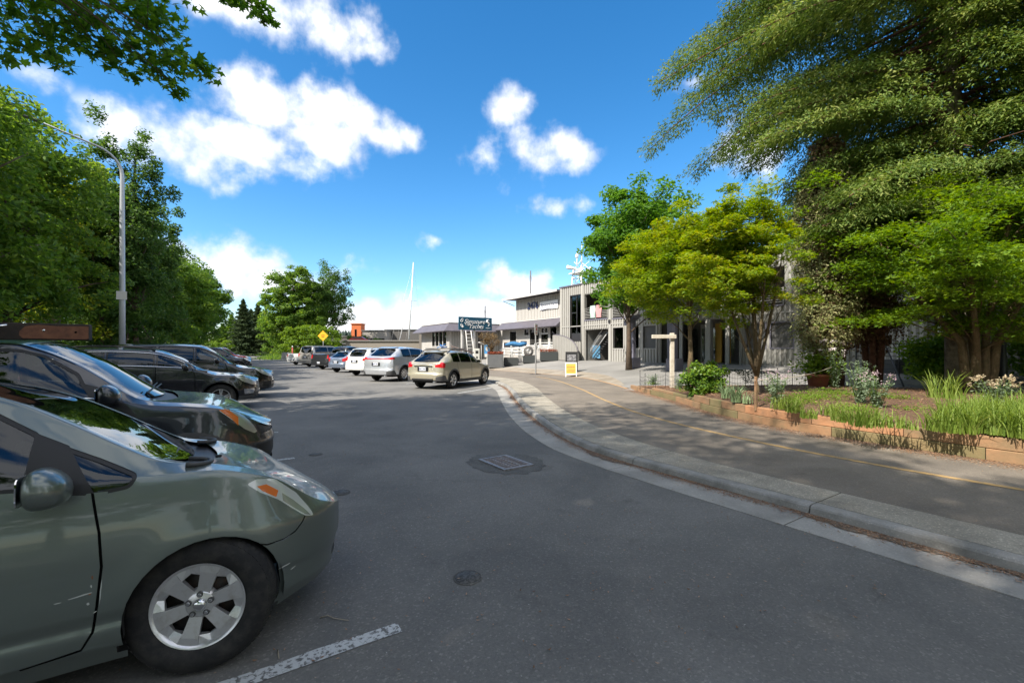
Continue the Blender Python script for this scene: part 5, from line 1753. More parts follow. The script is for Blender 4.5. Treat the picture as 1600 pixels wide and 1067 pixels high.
facade(23.5, -12, 28.9, .45, 6.68, OPEN).build('wall', SID, mb_)
battens(23.5, -12, 28.9, .5, 6.66, OPEN).build('batten', SIDB, mb_, kind='stuff')
m = MB(); m.box(23.5, 35, 28.7, 28.9, .4, 6.68); m.box(34.8, 35, -12, 28.7, .4, 6.68); m.box(23.72, 34.8, -12, -11.8, .4, 6.68); m.build('back_wall', SID, mb_)
m = MB(); m.box(23.40, 35.1, -12.1, 29.0, 6.68, 6.80); m.build('roof', PURP, mb_)
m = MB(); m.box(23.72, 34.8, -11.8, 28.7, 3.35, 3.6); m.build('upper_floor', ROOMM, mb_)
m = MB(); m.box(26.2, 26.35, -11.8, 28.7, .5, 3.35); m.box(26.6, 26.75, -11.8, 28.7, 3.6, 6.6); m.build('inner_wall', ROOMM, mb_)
# pilasters between the bays
for y in (28.8, 26.1, 23.2, 20.25, 17.2, 14.2, 10.55, 7.6):
    m = MB(); m.box(23.43, 23.52, y - .11, y + .11, .72, 6.66); m.build('pilaster', SIDB, mb_)
m = MB(); m.box(23.44, 23.50, 18.9, 28.9, 3.40, 3.47); m.box(23.44, 23.5, 7, 13.4, 3.40, 3.47); m.build('floor_band', SIDB, mb_)
# tall dark stair window
f = trim(mb_, 23.5, 26.35, 27.6, 2.3, 5.9, DARKW, .06, .06, 'window')
m = MB(); m.box(23.55, 23.57, 26.42, 27.55, 2.9, 5.85); m.build('pane', BGL, f)
m = MB(); m.box(23.52, 23.58, 26.42, 27.55, 2.3, 2.88); m.box(23.50, 23.6, 26.86, 26.92, 2.9, 5.85); m.box(23.50, 23.6, 26.93, 27.55, 4.5, 4.56); m.build('mullion', DARKW, f)
# balcony recesses, rails and towels
def balcony(y0, y1, z0, z1):
    m = MB(); m.box(23.42, 23.5, y0, y1, z0 - .09, z0 - .01); m.build('balcony_sill', LAV, mb_)
    m = MB(); n = 7
    for k in range(n):
        zz = z0 + .12 + k * .11
        bow = lambda q: .22 * math.sin(q * PI)
        top = z0 + .12 + (n - 1) * .11
        rise = .2 if k == n - 1 else (.14 if k == n - 2 else .05)
        m.tube([(23.46, y0 + (y1 - y0) * q, zz + rise * math.sin(q * PI) * (k / n)) for q in np.linspace(0, 1, 9)], .018, 5)
    for y in (y0 + .05, (y0 + y1) / 2, y1 - .05): m.box(23.44, 23.48, y - .02, y + .02, z0, z0 + .85)
    m.build('balcony_rail', SIDB, mb_)
for o in OPEN[1:8]:
    if o[2] > 3.5: balcony(*o)
for (y, c, lab) in ((24.95, (.36, .46, .42), 'pale green towel hung over the first balcony rail'), (24.3, (.55, .25, .26), 'pink towel hung over the first balcony rail')):
    m = MB(); V = []; F = []
    for i in range(7):
        for j in range(6):
            V.append((23.40 + .03 * math.sin(j * 1.7 + i), y - .28 + .56 * j / 5, 4.92 - i * .155))
    for i in range(6):
        for j in range(5): F.append((i * 6 + j, i * 6 + j + 1, (i + 1) * 6 + j + 1, (i + 1) * 6 + j))
    m.add(V, F, smooth=True); o = m.build('towel', material('towel_' + lab.split()[0], c, .9), fix=False); o['label'] = lab; o['category'] = 'towel'
# ground-floor windows
for (y0, y1, z0, z1, kind) in [(21.9, 22.9, 1.66, 3.14, 'y'), (20.5, 21.5, 1.66, 3.14, 'd'), (19.1, 20.13, 1.66, 3.14, 's'), (12.15, 13.1, 1.66, 2.92, 's'), (10.8, 11.85, 1.66, 2.92, 's'), (8.6, 9.7, 1.66, 2.92, 's'), (4.6, 5.6, 1.3, 3.2, 'd'), (3.7, 4.3, 3.9, 5.7, 'd'), (1.0, 2.4, 1.3, 3.2, 'd')]:
    f = trim(mb_, 23.5, y0, y1, z0, z1, LAV if y0 < 14 else SIDB, .07, .05, 'window')
    if kind == 'y':
        m = MB(); m.box(23.62, 23.66, y0, y0 + (y1 - y0) * .62, z0, z1); m.build('blind', YELW, f)
        m = MB(); m.box(23.60, 23.61, y0, y1, z0, z1); m.build('pane', BGL, f)
    elif kind == 's':
        m = MB(); m.box(23.56, 23.575, y0, y1, z0, z1); m.build('screen', SCREEN, f)
    else:
        m = MB(); m.box(23.60, 23.61, y0, y1, z0, z1); m.build('pane', BGL, f)
        m = MB(); m.box(23.56, 23.64, y0 + (y1 - y0) * .5 - .03, y0 + (y1 - y0) * .5 + .03, z0, z1); m.build('mullion', DARKW, f)
# stair inside its bay
m = MB()
for k in range(14):
    m.box(24.0, 25.6, 25.6 - k * .17 - .26, 25.6 - k * .17, .78 + k * .17, .82 + k * .17)
m.build('stair_tread', material('dark_tread', (.05, .05, .052), .7), mb_, kind='stuff')
m = MB(); m.tube([(23.9, 25.75, 1.75), (23.9, 23.5, 4.0)], .03, 6); m.tube([(23.9, 25.75, .95), (23.9, 23.5, 3.2)], .05, 6)
for k in range(20):
    y = 25.7 - k * .11; z = .95 + k * .11
    m.tube([(23.9, y, z), (23.9, y, z + .8)], .012, 4)
m.build('stair_rail', material('galvanised_rail', (.42, .42, .42), .45, .6), mb_)
m = MB(); m.box(24.1, 24.16, 24.9, 25.7, .9, 1.9); m.build('blue_panel', material('blue_print', (.10, .26, .42), .6), mb_)
for q in (25.85, 23.2):
    m = MB(); m.box(23.6, 25.9, q, q + .08, .72, 3.2); m.build('stair_side', SID, mb_)
# curved parapet in front of the stair
pts = [(28.85, .72)] + [(28.85 - 3.05 * math.sin(t), 1.30 + 1.46 * math.cos(t)) for t in np.linspace(0, PI / 2, 14)] + [(25.8, .72)]
m = MB(); m.ext([(y, z) for y, z in pts], 22.6, 22.78, 'x'); m.build('parapet', SID, mb_)
m = MB()
for k in range(15):
    y = 28.75 - k * .2; q = (28.85 - y) / 3.05
    m.box(22.575, 22.601, y - .022, y + .022, .74, 1.26 + 1.46 * math.sqrt(max(0, 1 - q * q)))
m.build('parapet_batten', SIDB, mb_, kind='stuff')
m = MB(); m.tube([(22.69, y, z + .03) for y, z in pts[1:-1]], .045, 6); m.build('parapet_cap', PURP, mb_)
# recessed entrance: deep, shaded, with ochre panels and columns
for q in (13.45, 18.7):
    m = MB(); m.box(23.6, 26.2, q, q + .1, .72, 3.3); m.build('porch_side', SID, mb_)
for (y, mt, w, x) in ((18.35, DARKW, .35, 25.3), (17.3, WHT, .55, 26.0), (16.2, YELW, .42, 25.8), (14.85, YELW, .26, 24.6), (13.8, DARKW, .2, 24.9)):
    m = MB(); m.box(x, x + .08, y - w / 2, y + w / 2, .75, 3.2); m.build('porch_panel', mt, mb_)
for y in (18.05, 15.4):
    m = MB(); m.box(23.45, 23.75, y - .16, y + .16, 1.0, 3.3); m.box(23.42, 23.8, y - .2, y + .2, .72, 1.0); m.build('porch_column', LAV if y > 17 else SIDB, mb_)
for y in (17.9, 16.7, 15.0):
    m = MB(); m.box(25.5, 25.56, y - .45, y + .45, .8, 2.9); m.build('glass_door', BGL, mb_)
m = MB(); m.box(24.5, 24.58, 7.35, 7.95, .75, 3.6); m.build('yellow_door', YELW, mb_)
m = MB(); m.box(23.46, 23.52, 5.9, 7.25, .75, 5.8); m.build('white_panel', WHT, mb_)

for y in (26.2, 18.95, 13.35):
    m = MB(); m.tube([(23.40, y, 6.6), (23.40, y, .8)], .045, 6); m.build('downpipe', SIDB, mb_)
for y in (23.2, 19.6, 13.0, 10.2):
    m = MB(); m.bbox(23.34, 23.44, y - .09, y + .09, 3.5, 3.75, .02); m.build('wall_lamp', DARKW, mb_)
# porch posts standing out in the plaza
def porch_post(x, y, lab, flip=1):
    z = gz(x, y)
    t = thing('porch_post', lab, 'post', (x, y, z), 0, 'porch posts on the plaza')
    m = MB(); m.bbox(-.31, .31, -.31, .31, 0, .62, .02); m.build('base', LAV, t)
    m = MB(); m.box(-.11, .11, -.11, .11, .62, 2.95); m.build('shaft', LAV, t)
    m = MB(); m.ext([(-.62, 2.5), (.3, 2.9), (.3, 3.16), (-.62, 2.76)], -.17, .17, 'y'); m.box(-.1, .1, -.55, .35, 2.97, 3.13); m.build('bracket', LAV, t)
porch_post(20.1, 18.0, 'lavender-grey porch post on a square base, left one of two')
porch_post(19.6, 14.75, 'lavender-grey porch post on a square base, half hidden by the white post')

# long shop with its upper storey numbered 2476
sh = thing('shop_building', 'long pale shop building numbered 2476 with a slate awning, left of the stair', 'building')
OP2 = [(34.25, 35.0, 2.95, 3.5), (32.6, 34.1, 1.95, 3.46), (31.25, 32.3, 1.95, 2.95), (31.3, 31.7, 3.1, 3.5), (31.8, 32.25, 3.1, 3.5), (30.05, 30.95, 2.0, 3.55), (36.4, 37.6, 1.95, 3.4)]
facade(24.0, 28.9, 39.7, .45, 4.3, OP2).build('wall', SIDW, sh)
OPU = []
facade(24.0, 28.9, 36.5, 4.3, 6.45, OPU).build('upper_wall', SIDW, sh)
m = MB(); m.box(24.22, 34, 36.3, 36.5, 4.3, 6.45); m.box(33.8, 34, 28.9, 36.3, .45, 6.45); m.build('end_wall', SIDW, sh)
battens(24.0, 28.95, 36.5, 4.42, 6.42, OPU, .24, .11, .045).build('batten', SIDWB, sh, kind='stuff')
m = MB()
for k in range(12): m.box(23.985, 24.0, 28.95, 39.6, .8 + k * .15, .81 + k * .15)
m.build('lap_siding', SIDWB, sh, kind='stuff')
m = MB(); m.ext([(23.1, 6.46), (34.2, 6.95), (34.2, 7.08), (23.1, 6.60)], 28.9, 37.6, 'y'); m.build('roof', PURP, sh)
m = MB(); m.box(23.05, 23.1, 28.9, 37.6, 6.44, 6.62); m.build('fascia', WHT, sh)
m = MB(); m.tube([(23.1, 37.5, 6.4), (23.9, 36.6, 5.9)], .03, 5); m.build('roof_strut', DARKW, sh)
for (y0, y1, z0, z1) in OP2:
    f = trim(sh, 24.0, y0, y1, z0, z1, WHT, .06, .04, 'window')
    m = MB(); m.box(24.08, 24.09, y0, y1, z0, z1); m.build('pane', BGL, f)
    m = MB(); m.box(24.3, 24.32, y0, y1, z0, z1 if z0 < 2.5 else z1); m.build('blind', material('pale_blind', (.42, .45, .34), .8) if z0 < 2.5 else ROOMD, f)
AWN = [(23.95, 4.30), (23.1, 3.62), (23.1, 3.55), (23.98, 3.55)]
m = MB(); m.ext(AWN, 29.0, 39.0, 'y'); m.build('awning', PURP, sh)
m = MB(); m.box(23.9, 24.05, 28.95, 39.2, 4.30, 4.37); m.build('awning_trim', WHT, sh)
m = MB(); m.box(24.22, 33.8, 28.9, 39.7, 4.2, 4.3); m.build('flat_roof', PURP, sh)
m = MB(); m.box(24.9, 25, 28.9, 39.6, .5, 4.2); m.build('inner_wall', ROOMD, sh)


def text_mesh(txt, size, mat, extr=.012, shear=0, name='lettering', bold=0):
    cu = bpy.data.curves.new('lettering', 'FONT'); cu.body = txt; cu.size = size; cu.extrude = extr; cu.shear = shear
    cu.align_x = 'CENTER'; cu.align_y = 'CENTER'; cu.offset = bold; cu.resolution_u = 3
    o = bpy.data.objects.new('lettering', cu); COL.objects.link(o)
    me = bpy.data.meshes.new_from_object(o)
    bpy.data.objects.remove(o); me.materials.clear(); me.materials.append(mat)
    return me


def place_text(me, name, parent, loc, facing='-x', rotz=None):
    o = link(name, me, parent)
    if facing == '-x': o.rotation_euler = (PI / 2, 0, -PI / 2)
    elif facing == '-y': o.rotation_euler = (PI / 2, 0, 0)
    o.location = loc
    return o


NAVY = material('navy_lettering', (.02, .03, .11), .5)
place_text(text_mesh('2476', .86, NAVY, .02, bold=.004), 'house_number', sh, (23.915, 33.5, 5.65))
bn = thing('shop_banner', 'white banner with a handwritten boat-shop name on the shop upper wall', 'banner')
bn.location = (23.90, 31.05, 5.52)
m = MB(); m.bbox(-.02, .0, -1.32, 1.32, -.36, .36, .005); m.build('cloth', material('banner_white', (.78, .78, .78), .7), bn)
place_text(text_mesh('Signature Yachts', .38, NAVY, .003, .35), 'lettering', bn, (-.025, -.05, .02))
m = MB(); m.tube([(-.025, 1.25, -.2), (-.025, 1.0, -.38), (-.025, .4, -.32), (-.025, -.4, -.30)], .02, 5); m.build('flourish', NAVY, bn)

# pavilion at the far end of the shop
pv = thing('pavilion', 'low pavilion with four tall windows and a slate awning ending the shop', 'building')
OP3 = [(40.35, 41.2, 1.95, 3.42), (41.3, 42.15, 1.95, 3.42), (42.25, 43.1, 1.95, 3.42), (43.2, 44.0, 1.95, 3.42)]
facade(18.3, 39.7, 46.9, .3, 4.15, OP3).build('wall', SIDW, pv)
m = MB(); m.box(18.52, 24.0, 39.7, 39.92, .3, 4.15); m.build('end_wall', SID, pv)
m = MB(); m.box(18.3, 30, 46.9, 47.1, .3, 4.15); m.build('end_wall', SID, pv)
m = MB(); y = 18.7
while y < 24: m.box(y - .03, y + .03, 39.675, 39.701, .4, 3.5); y += .3
m.build('batten', SIDB, pv, kind='stuff')
m = MB(); m.box(21.5, 22.0, 39.66, 39.70, .4, 3.3); m.build('door', DARKW, pv)
m = MB(); m.box(18.3, 30, 39.9, 46.9, 4.0, 4.15); m.build('roof', PURP, pv)
V = [(18.3, 39.68, 4.2), (24, 39.68, 4.2), (18.3, 46.9, 4.2), (17.4, 38.85, 3.42), (23.2, 38.85, 3.42), (17.4, 47.6, 3.42), (17.4, 38.85, 3.36), (23.2, 38.85, 3.36), (17.4, 47.6, 3.36), (18.32, 39.7, 3.36), (24, 39.7, 3.36), (18.32, 46.9, 3.36)]
m = MB(); m.add(V, [(0, 3, 4, 1), (0, 2, 5, 3), (3, 6, 7, 4), (5, 8, 6, 3), (6, 9, 10, 7), (8, 11, 9, 6), (2, 11, 8, 5)]); m.build('awning', PURP, pv)
m = MB(); m.box(18.2, 24.1, 39.6, 39.7, 4.2, 4.27); m.box(18.2, 18.3, 39.7, 47, 4.2, 4.27); m.build('awning_trim', WHT, pv)
for (y0, y1, z0, z1) in OP3:
    f = trim(pv, 18.3, y0, y1, z0, z1, WHT, .05, .04, 'window')
    m = MB(); m.box(18.38, 18.39, y0, y1, z0, z1); m.build('pane', BGL, f)
    m = MB(); m.box(18.6, 18.62, y0, y1, z0, z1); m.build('blind', material('pale_blind', (.42, .45, .34), .8), f)
m = MB(); m.box(17.75, 17.8, 45.0, 46.6, 3.52, 3.60); m.build('awning_lettering', WHT, pv)

# big blue shop sign on two white posts
sgn = thing('shop_sign', 'wide dark blue boat-shop sign with white script on two white posts', 'sign', (16.55, 31.0, gz(16.5, 31)))
m = MB(); m.bbox(-1.48, 1.48, -.05, .05, 3.0, 4.02, .01); m.build('panel', material('sign_blue', (.012, .075, .13), .4), sgn)
for x in (-1.12, -.06):
    m = MB(); m.box(x - .08, x + .08, .055, .19, 0, 3.1); m.build('post', WHT, sgn)
SW = material('sign_white', (.8, .8, .8), .5)
place_text(text_mesh('Signature', .50, SW, .006, .4, bold=-.002), 'lettering', sgn, (-.12, -.062, 3.66), '-y')
place_text(text_mesh('Yachts', .50, SW, .006, .4, bold=-.002), 'lettering', sgn, (.0, -.062, 3.28), '-y')
m = MB(); m.tube([(-.86, -.062, 3.52), (-.9, -.062, 3.40), (-.7, -.062, 3.34), (-.4, -.062, 3.42)], .014, 5); m.tube([(.4, -.062, 3.62), (.62, -.062, 3.66)], .014, 5); m.tube([(.3, -.062, 3.24), (.55, -.062, 3.26)], .014, 5); m.build('flourish', SW, sgn)
# seahorse-like emblem: a bold S-curve that thins to a tail
m = MB(); pts = []; rs = []
for i in range(20):
    t = i / 19
    a_ = t * 2 * PI
    pts.append((1.12 + .115 * math.sin(2 * PI * (1 - t)) * (1.15 - .3 * t), -.058, 3.86 - .50 * t)); rs.append(.028 + .062 * math.sin(PI * min(1, t * 1.15)) * (1 - .35 * t))
m.tube([(1.26, -.058, 3.80)] + pts, [.012] + rs, 8); m.build('emblem', SW, sgn)
m = MB()
for k in range(8): m.box(.90 + k * .055, .94 + k * .055, -.058, -.052, 3.17, 3.21)
m.build('small_print', SW, sgn)
for (cz, fl_) in ((3.74, 1), (3.32, -1)):
    m = MB(); m.tube([(-1.22 + .09 * math.cos(t) + .05 * fl_ * math.sin(t), -.055, cz + .13 * math.sin(t)) for t in np.linspace(0, 2 * PI, 17)], .018, 5)
    if fl_ < 0: m.ext([(-1.32, cz + .05), (-1.14, cz + .08), (-1.1, cz - .1), (-1.22, cz - .12)], -.06, -.053, 'y')
    m.build('emblem', SW, sgn)

# ------------------------------------------------------------------ street furniture near the shops
def at_ray(px, Y):
    return cam2w((px - 800) / 690 * Y, Y)
def zray(py, Y): return 1.53 + (547 - py) / 690 * Y

# planters
PLB = material('planter_grey', (.11, .115, .12), .6, noise=(3, (.085, .09, .095), 5, .3, .7))
PLD = material('planter_dark', (.035, .04, .04), .6)
RUSTL = leaf_material('rusty_leaves', [(.14, .035, .015), (.26, .07, .03), (.34, .12, .06)], .2)


def leafcloud(name, P, Nrm, size, mat, parent=None, tmpl='rhomb', kind=None, jitter=.5, aspect=.5, **kw):
    """many small leaves; P points, Nrm preferred normals"""
    P = np.asarray(P, float); n = len(P)
    if n == 0: return None
    N_ = np.asarray(Nrm, float) + RNG.normal(0, jitter, (n, 3))
    N_ /= np.linalg.norm(N_, axis=1, keepdims=True) + 1e-9
    r = RNG.normal(0, 1, (n, 3)); A_ = np.cross(N_, r); A_ /= np.linalg.norm(A_, axis=1, keepdims=True) + 1e-9
    B_ = np.cross(N_, A_)
    s_ = (np.asarray(size) * RNG.uniform(.65, 1.3, n))[:, None] if np.isscalar(size) else np.asarray(size)[:, None]
    if tmpl == 'rhomb':
        T_ = np.array([(-1, 0, 0), (0, -aspect, .12), (1, 0, -.1), (0, aspect, .12)]); fc = [(0, 1, 2), (0, 2, 3)]
    elif tmpl == 'maple':
        pts = []; L5 = [(0, 1.0), (38, .42), (58, .86), (88, .36), (118, .62), (155, .30), (180, .34)]
        full = [(a, r_) for a, r_ in L5] + [(-a, r_) for a, r_ in L5[-2:0:-1]]
        pts = [(0, 0, 0)] + [(r_ * math.sin(math.radians(a)), r_ * math.cos(math.radians(a)) - .0, -.14 * r_ * r_) for a, r_ in full]
        T_ = np.array(pts); k = len(full); fc = [(0, 1 + (i + 1) % k, 1 + i) for i in range(k)]
    elif tmpl == 'tri':
        T_ = np.array([(-.6, -.35, 0), (1, 0, 0), (-.6, .35, 0)]); fc = [(0, 1, 2)]
    elif tmpl == 'palm':     # small deeply cut leaf: three narrow blades
        T_ = []; fc = []
        for i, a in enumerate((-50, 0, 50)):
            c_, s__ = math.cos(math.radians(a)), math.sin(math.radians(a))
            b = len(T_)
            for (u, v_) in ((-.1, 0), (.45, -.17), (1, 0), (.45, .17)):
                T_.append((u * c_ - v_ * s__, u * s__ + v_ * c_, -.15 * u * u))
            fc.append((b, b + 1, b + 2)); fc.append((b, b + 2, b + 3))
        T_ = np.array(T_)
    k = len(T_)
    V = P[:, None, :] + s_[:, None] * (T_[None, :, 0:1] * A_[:, None] + T_[None, :, 1:2] * B_[:, None] + T_[None, :, 2:3] * N_[:, None])
    F = (np.arange(n)[:, None, None] * k + np.array(fc)[None]).reshape(-1)
    me = mesh_np(name, V.reshape(-1, 3), F, np.full(n * len(fc), 3), mat)
    return link(name, me, parent, kind=kind, **kw)


def low_foliage(parent, x0, x1, y0, y1, z, h, n, mat, size=.05, name='foliage'):
    P = np.stack([RNG.uniform(x0, x1, n), RNG.uniform(y0, y1, n), z + h * RNG.random(n) ** .7], 1)
    return leafcloud(name, P, np.tile((0, 0, 1.0), (n, 1)), size, mat, parent, kind='stuff')


def planter(px0, px1, pyb, Y, h, lab, mat, fol=True, depth=.8, rot=0):
    x0, y0 = at_ray((px0 + px1) / 2, Y); w = (px1 - px0) / 690 * Y
    t = thing('planter_box', lab, 'planter', (x0, y0, gz(x0, y0)), math.radians(-32.8) + rot, 'planter boxes in front of the shop')
    m = MB(); m.bbox(-w / 2, w / 2, -depth / 2, depth / 2, .03, h, .015); m.build('box', mat, t)
    m = MB(); m.box(-w / 2 + .05, w / 2 - .05, -depth / 2 + .05, depth / 2 - .05, 0, .03); m.build('foot', BLACK, t)
    m = MB(); m.box(-w / 2 + .03, w / 2 - .03, -depth / 2 + .03, depth / 2 - .03, h, h + .03); m.build('soil', material('dark_soil', (.05, .03, .02), .95), t)
    if fol: low_foliage(t, -w / 2, w / 2, -depth / 2, depth / 2, h, .22, 500, RUSTL, .06)
    return t
planter(762, 786, 570, 33.6, 1.02, 'tall light grey planter box with rusty plants beside the dry shrub', PLB)
planter(787, 810, 568, 34.5, .62, 'low dark planter box right of the tall grey planter', PLD, False, .7)
planter(817, 838, 566, 35.6, .62, 'low dark planter box behind the thin sign post', PLD, False, .7)
planter(844, 871, 563, 36.2, .75, 'dark planter box full of rusty plants next to the curved parapet', PLD, True, .8)
# dry brown shrub rising from the first planter
x0, y0 = at_ray(768, 34.4)
t = thing('dry_shrub', 'brown half-dead shrub rising behind the tall grey planter', 'shrub', (x0, y0, gz(x0, y0) + .9))
m = MB()
for k in range(9):
    a_ = k * .7; m.tube([(0, 0, 0), (.15 * math.cos(a_), .15 * math.sin(a_), .6), (.5 * math.cos(a_), .5 * math.sin(a_), 1.2)], [.04, .025, .01], 5)
m.build('stem', material('shrub_bark', (.12, .08, .05), .9), t)
P = []
for k in range(16):
    c_ = np.array([RNG.normal(0, .34), RNG.normal(0, .34), RNG.uniform(.7, 1.7)]); P.append(c_ + RNG.normal(0, .13, (140, 3)))
P = np.concatenate(P); leafcloud('crown', P, P * 0 + (0, 0, 1), .05, leaf_material('dry_brown', [(.10, .07, .03), (.20, .14, .07), (.28, .21, .11)], .2), t)
# pay station, blue parking sign, small notice
x0, y0 = at_ray(745, 31.6)
t = thing('pay_station', 'pale box-shaped pay station on a dark stem behind the beige crossover', 'pay station', (x0, y0, gz(x0, y0)), math.radians(-25))
m = MB(); m.bbox(-.2, .2, -.15, .15, .55, 1.55, .02); m.build('cabinet', material('pale_cabinet', (.50, .50, .46), .5), t)
m = MB(); m.bbox(-.19, .19, -.14, .14, 0, .55, .01); m.build('plinth', material('brown_plinth', (.09, .07, .06), .6), t)
m = MB(); m.box(-.1, .1, -.16, -.151, 1.2, 1.4); m.build('screen', BLACK, t)
m = MB(); m.box(-.05, .05, -.165, -.151, .85, 1.0); m.build('coin_slot', BLACK, t)
x0, y0 = at_ray(761, 35)
t = thing('parking_sign', 'small blue and white parking sign between pay station and planter', 'sign', (x0, y0, gz(x0, y0)), math.radians(-32))
m = MB(); m.box(-.04, .04, -.04, .04, 0, 1.9); m.build('post', WHT, t)
m = MB(); m.bbox(-.2, .2, -.07, -.045, 1.05, 1.75, .005); m.build('panel', material('sign_light_blue', (.08, .30, .60), .5), t)
m = MB(); m.box(-.19, .19, -.075, -.0705, .8, 1.05); m.build('white_field', WHT, t)
m = MB(); m.box(-.10, .10, -.08, -.0715, 1.3, 1.6); m.build('symbol', WHT, t)
x0, y0 = at_ray(752, 36)
t = thing('notice_board', 'small tilted white notice on a thin stem near the shop sign', 'sign', (x0, y0, gz(x0, y0)))
m = MB(); m.tube([(0, 0, 0), (0, 0, 1.9)], .025, 6); m.build('stem', WHT, t)
m = MB(); m.ext([(-.2, 1.95), (.15, 1.8), (.16, 1.84), (-.19, 2.0)], -.16, .16, 'y'); m.build('panel', WHT, t)
# tall parking sign on its post at the edge of the path
t = thing('parking_sign', 'narrow white parking sign on a tall grey post at the plaza edge', 'sign', (15.63, 21.6, gz(15.63, 21.6)), math.radians(20))
m = MB(); m.box(-.03, .03, -.03, .03, 0, 3.0); m.build('post', material('galvanised_post', (.36, .36, .36), .5, .6), t)
m = MB(); m.bbox(-.16, .16, -.05, -.032, 2.35, 3.02, .004); m.build('panel', WHT, t)
m = MB(); m.box(-.09, .09, -.0545, -.0505, 2.45, 2.5); m.box(-.02, .07, -.0545, -.0505, 2.6, 2.78); m.box(-.09, .09, -.0545, -.0505, 2.85, 2.9); m.build('red_print', material('red_print', (.45, .05, .05), .6), t)
m = MB(); m.box(-.12, .12, -.08, .08, 0, .03); m.build('base_plate', IRON, t)
blob(15.6, 21.6, .4, .3, gz(15.6, 21.6) + .008, material('joint_brown', (.03, .022, .015), .95), 'post_patch')  # dark brown patch round the post foot

# two folding pavement signs
def a_frame(px, Y, w, h, lab, frame, face, kind):
    x0, y0 = at_ray(px, Y)
    t = thing('sidewalk_sign', lab, 'sandwich board', (x0, y0, gz(x0, y0)), math.radians(-38), 'folding signs on the plaza')
    for sg, nm in ((-1, 'front'), (1, 'back')):
        d = .28
        m = MB()
        def P_(u, v_, o_=0): return (u, sg * (d * (1 - v_ / h) + o_) - 0, v_)
        for (u0, u1, v0, v1) in ((-w / 2, -w / 2 + .05, 0, h), (w / 2 - .05, w / 2, 0, h), (-w / 2 + .05, w / 2 - .05, h - .08, h), (-w / 2 + .05, w / 2 - .05, .12, .17)):
            V = [P_(u0, v0), P_(u1, v0), P_(u1, v1), P_(u0, v1), P_(u0, v0, .025), P_(u1, v0, .025), P_(u1, v1, .025), P_(u0, v1, .025)]
            m.add(V, [(0, 1, 2, 3), (4, 7, 6, 5), (0, 4, 5, 1), (1, 5, 6, 2), (2, 6, 7, 3), (3, 7, 4, 0)])
        m.build('frame', frame, t)
        m = MB(); V = [P_(-w / 2 + .05, .17, .012), P_(w / 2 - .05, .17, .012), P_(w / 2 - .05, h - .08, .012), P_(-w / 2 + .05, h - .08, .012)]
        m.add(V, [(0, 1, 2, 3)]); m.build('panel', face, t)
        m = MB()
        if kind == 'text':
            for (v0, v1, u0, u1) in ((h * .62, h * .72, -.22, .22), (h * .32, h * .40, -.2, .18), (h * .44, h * .50, -.16, .2)):
                u = u0
                while u < u1:
                    uu = u + RNG.uniform(.03, .07); m.add([P_(u, v0, .016), P_(uu, v0, .016), P_(uu, v1, .016), P_(u, v1, .016)], [(0, 1, 2, 3)]); u = uu + .02
            m.build('lettering', material('brown_print', (.42, .16, .02), .6), t)
        else:
            m.add([P_(-w * .36, h * .55, .016), P_(w * .36, h * .55, .016), P_(w * .36, h * .86, .016), P_(-w * .36, h * .86, .016)], [(0, 1, 2, 3)])
            m.add([P_(-w * .36, h * .24, .016), P_(w * .36, h * .24, .016), P_(w * .36, h * .46, .016), P_(-w * .36, h * .46, .016)], [(0, 1, 2, 3)])
            m.build('picture', material('grey_print', (.22, .22, .23), .6, noise=(12, (.05, .05, .06), 4, .4, .6)), t)
    return t
a_frame(892, 24.1, .62, .78, 'orange and white folding sign on the plaza, in front of the black one', WHT, material('sign_orange', (.72, .30, .03), .6), 'text')
a_frame(893, 26.6, .72, 1.22, 'black folding sign with grey pictures behind the orange sign', BLACK, BLACK, 'pic')

# white steel rails stacked in front of the shop
WRAIL = material('white_steel', (.66, .66, .64), .35, .1)
def rail_frame(px, Y, w, h, z, lab, rot, n=3):
    x0, y0 = at_ray(px, Y)
    t = thing('steel_rail', lab, 'boat rail', (x0, y0, gz(x0, y0) + z), rot, 'white boat rails lying in front of the shop')
    for k in range(n):
        m = MB(); hh = h * (k + 1) / n
        m.tube([(-w / 2, -.3, hh * .8), (-w / 2 + .15, .1, hh), (0, .35, hh * 1.05), (w / 2 - .15, .1, hh), (w / 2, -.3, hh * .75)], .032, 6); m.build('rail', WRAIL, t)
    for u in (-w / 2 + .1, 0, w / 2 - .1):
        m = MB(); m.tube([(u, .0, 0), (u, .05, h)], .028, 6); m.build('stanchion', WRAIL, t)
rail_frame(800, 35.5, 1.9, .75, .55, 'white curved boat rail nearest the tall grey planter', -.6)
rail_frame(812, 36.6, 1.7, .9, .6, 'white curved boat rail behind the first, leaning on it', -.3, 4)
rail_frame(858, 37.2, 2.4, .55, .9, 'long white boat rail by the pale blinds', -.9, 3)
rail_frame(842, 37.4, 1.8, .5, .8, 'white boat rail stacked beside the cable coil', -.7, 3)
x0, y0 = at_ray(826, 35.9)
t = thing('cable_coil', 'round dark coil hanging on the white rails beside the sign post', 'coil', (x0, y0, gz(x0, y0) + .95), math.radians(-30))
m = MB()
for k in range(3): m.tube([((.24 + .07 * k) * math.cos(a), .03 * k, (.24 + .07 * k) * math.sin(a)) for a in np.linspace(0, 2 * PI, 20)], .035, 5)
m.build('loop', material('grey_hose', (.12, .115, .11), .7), t)
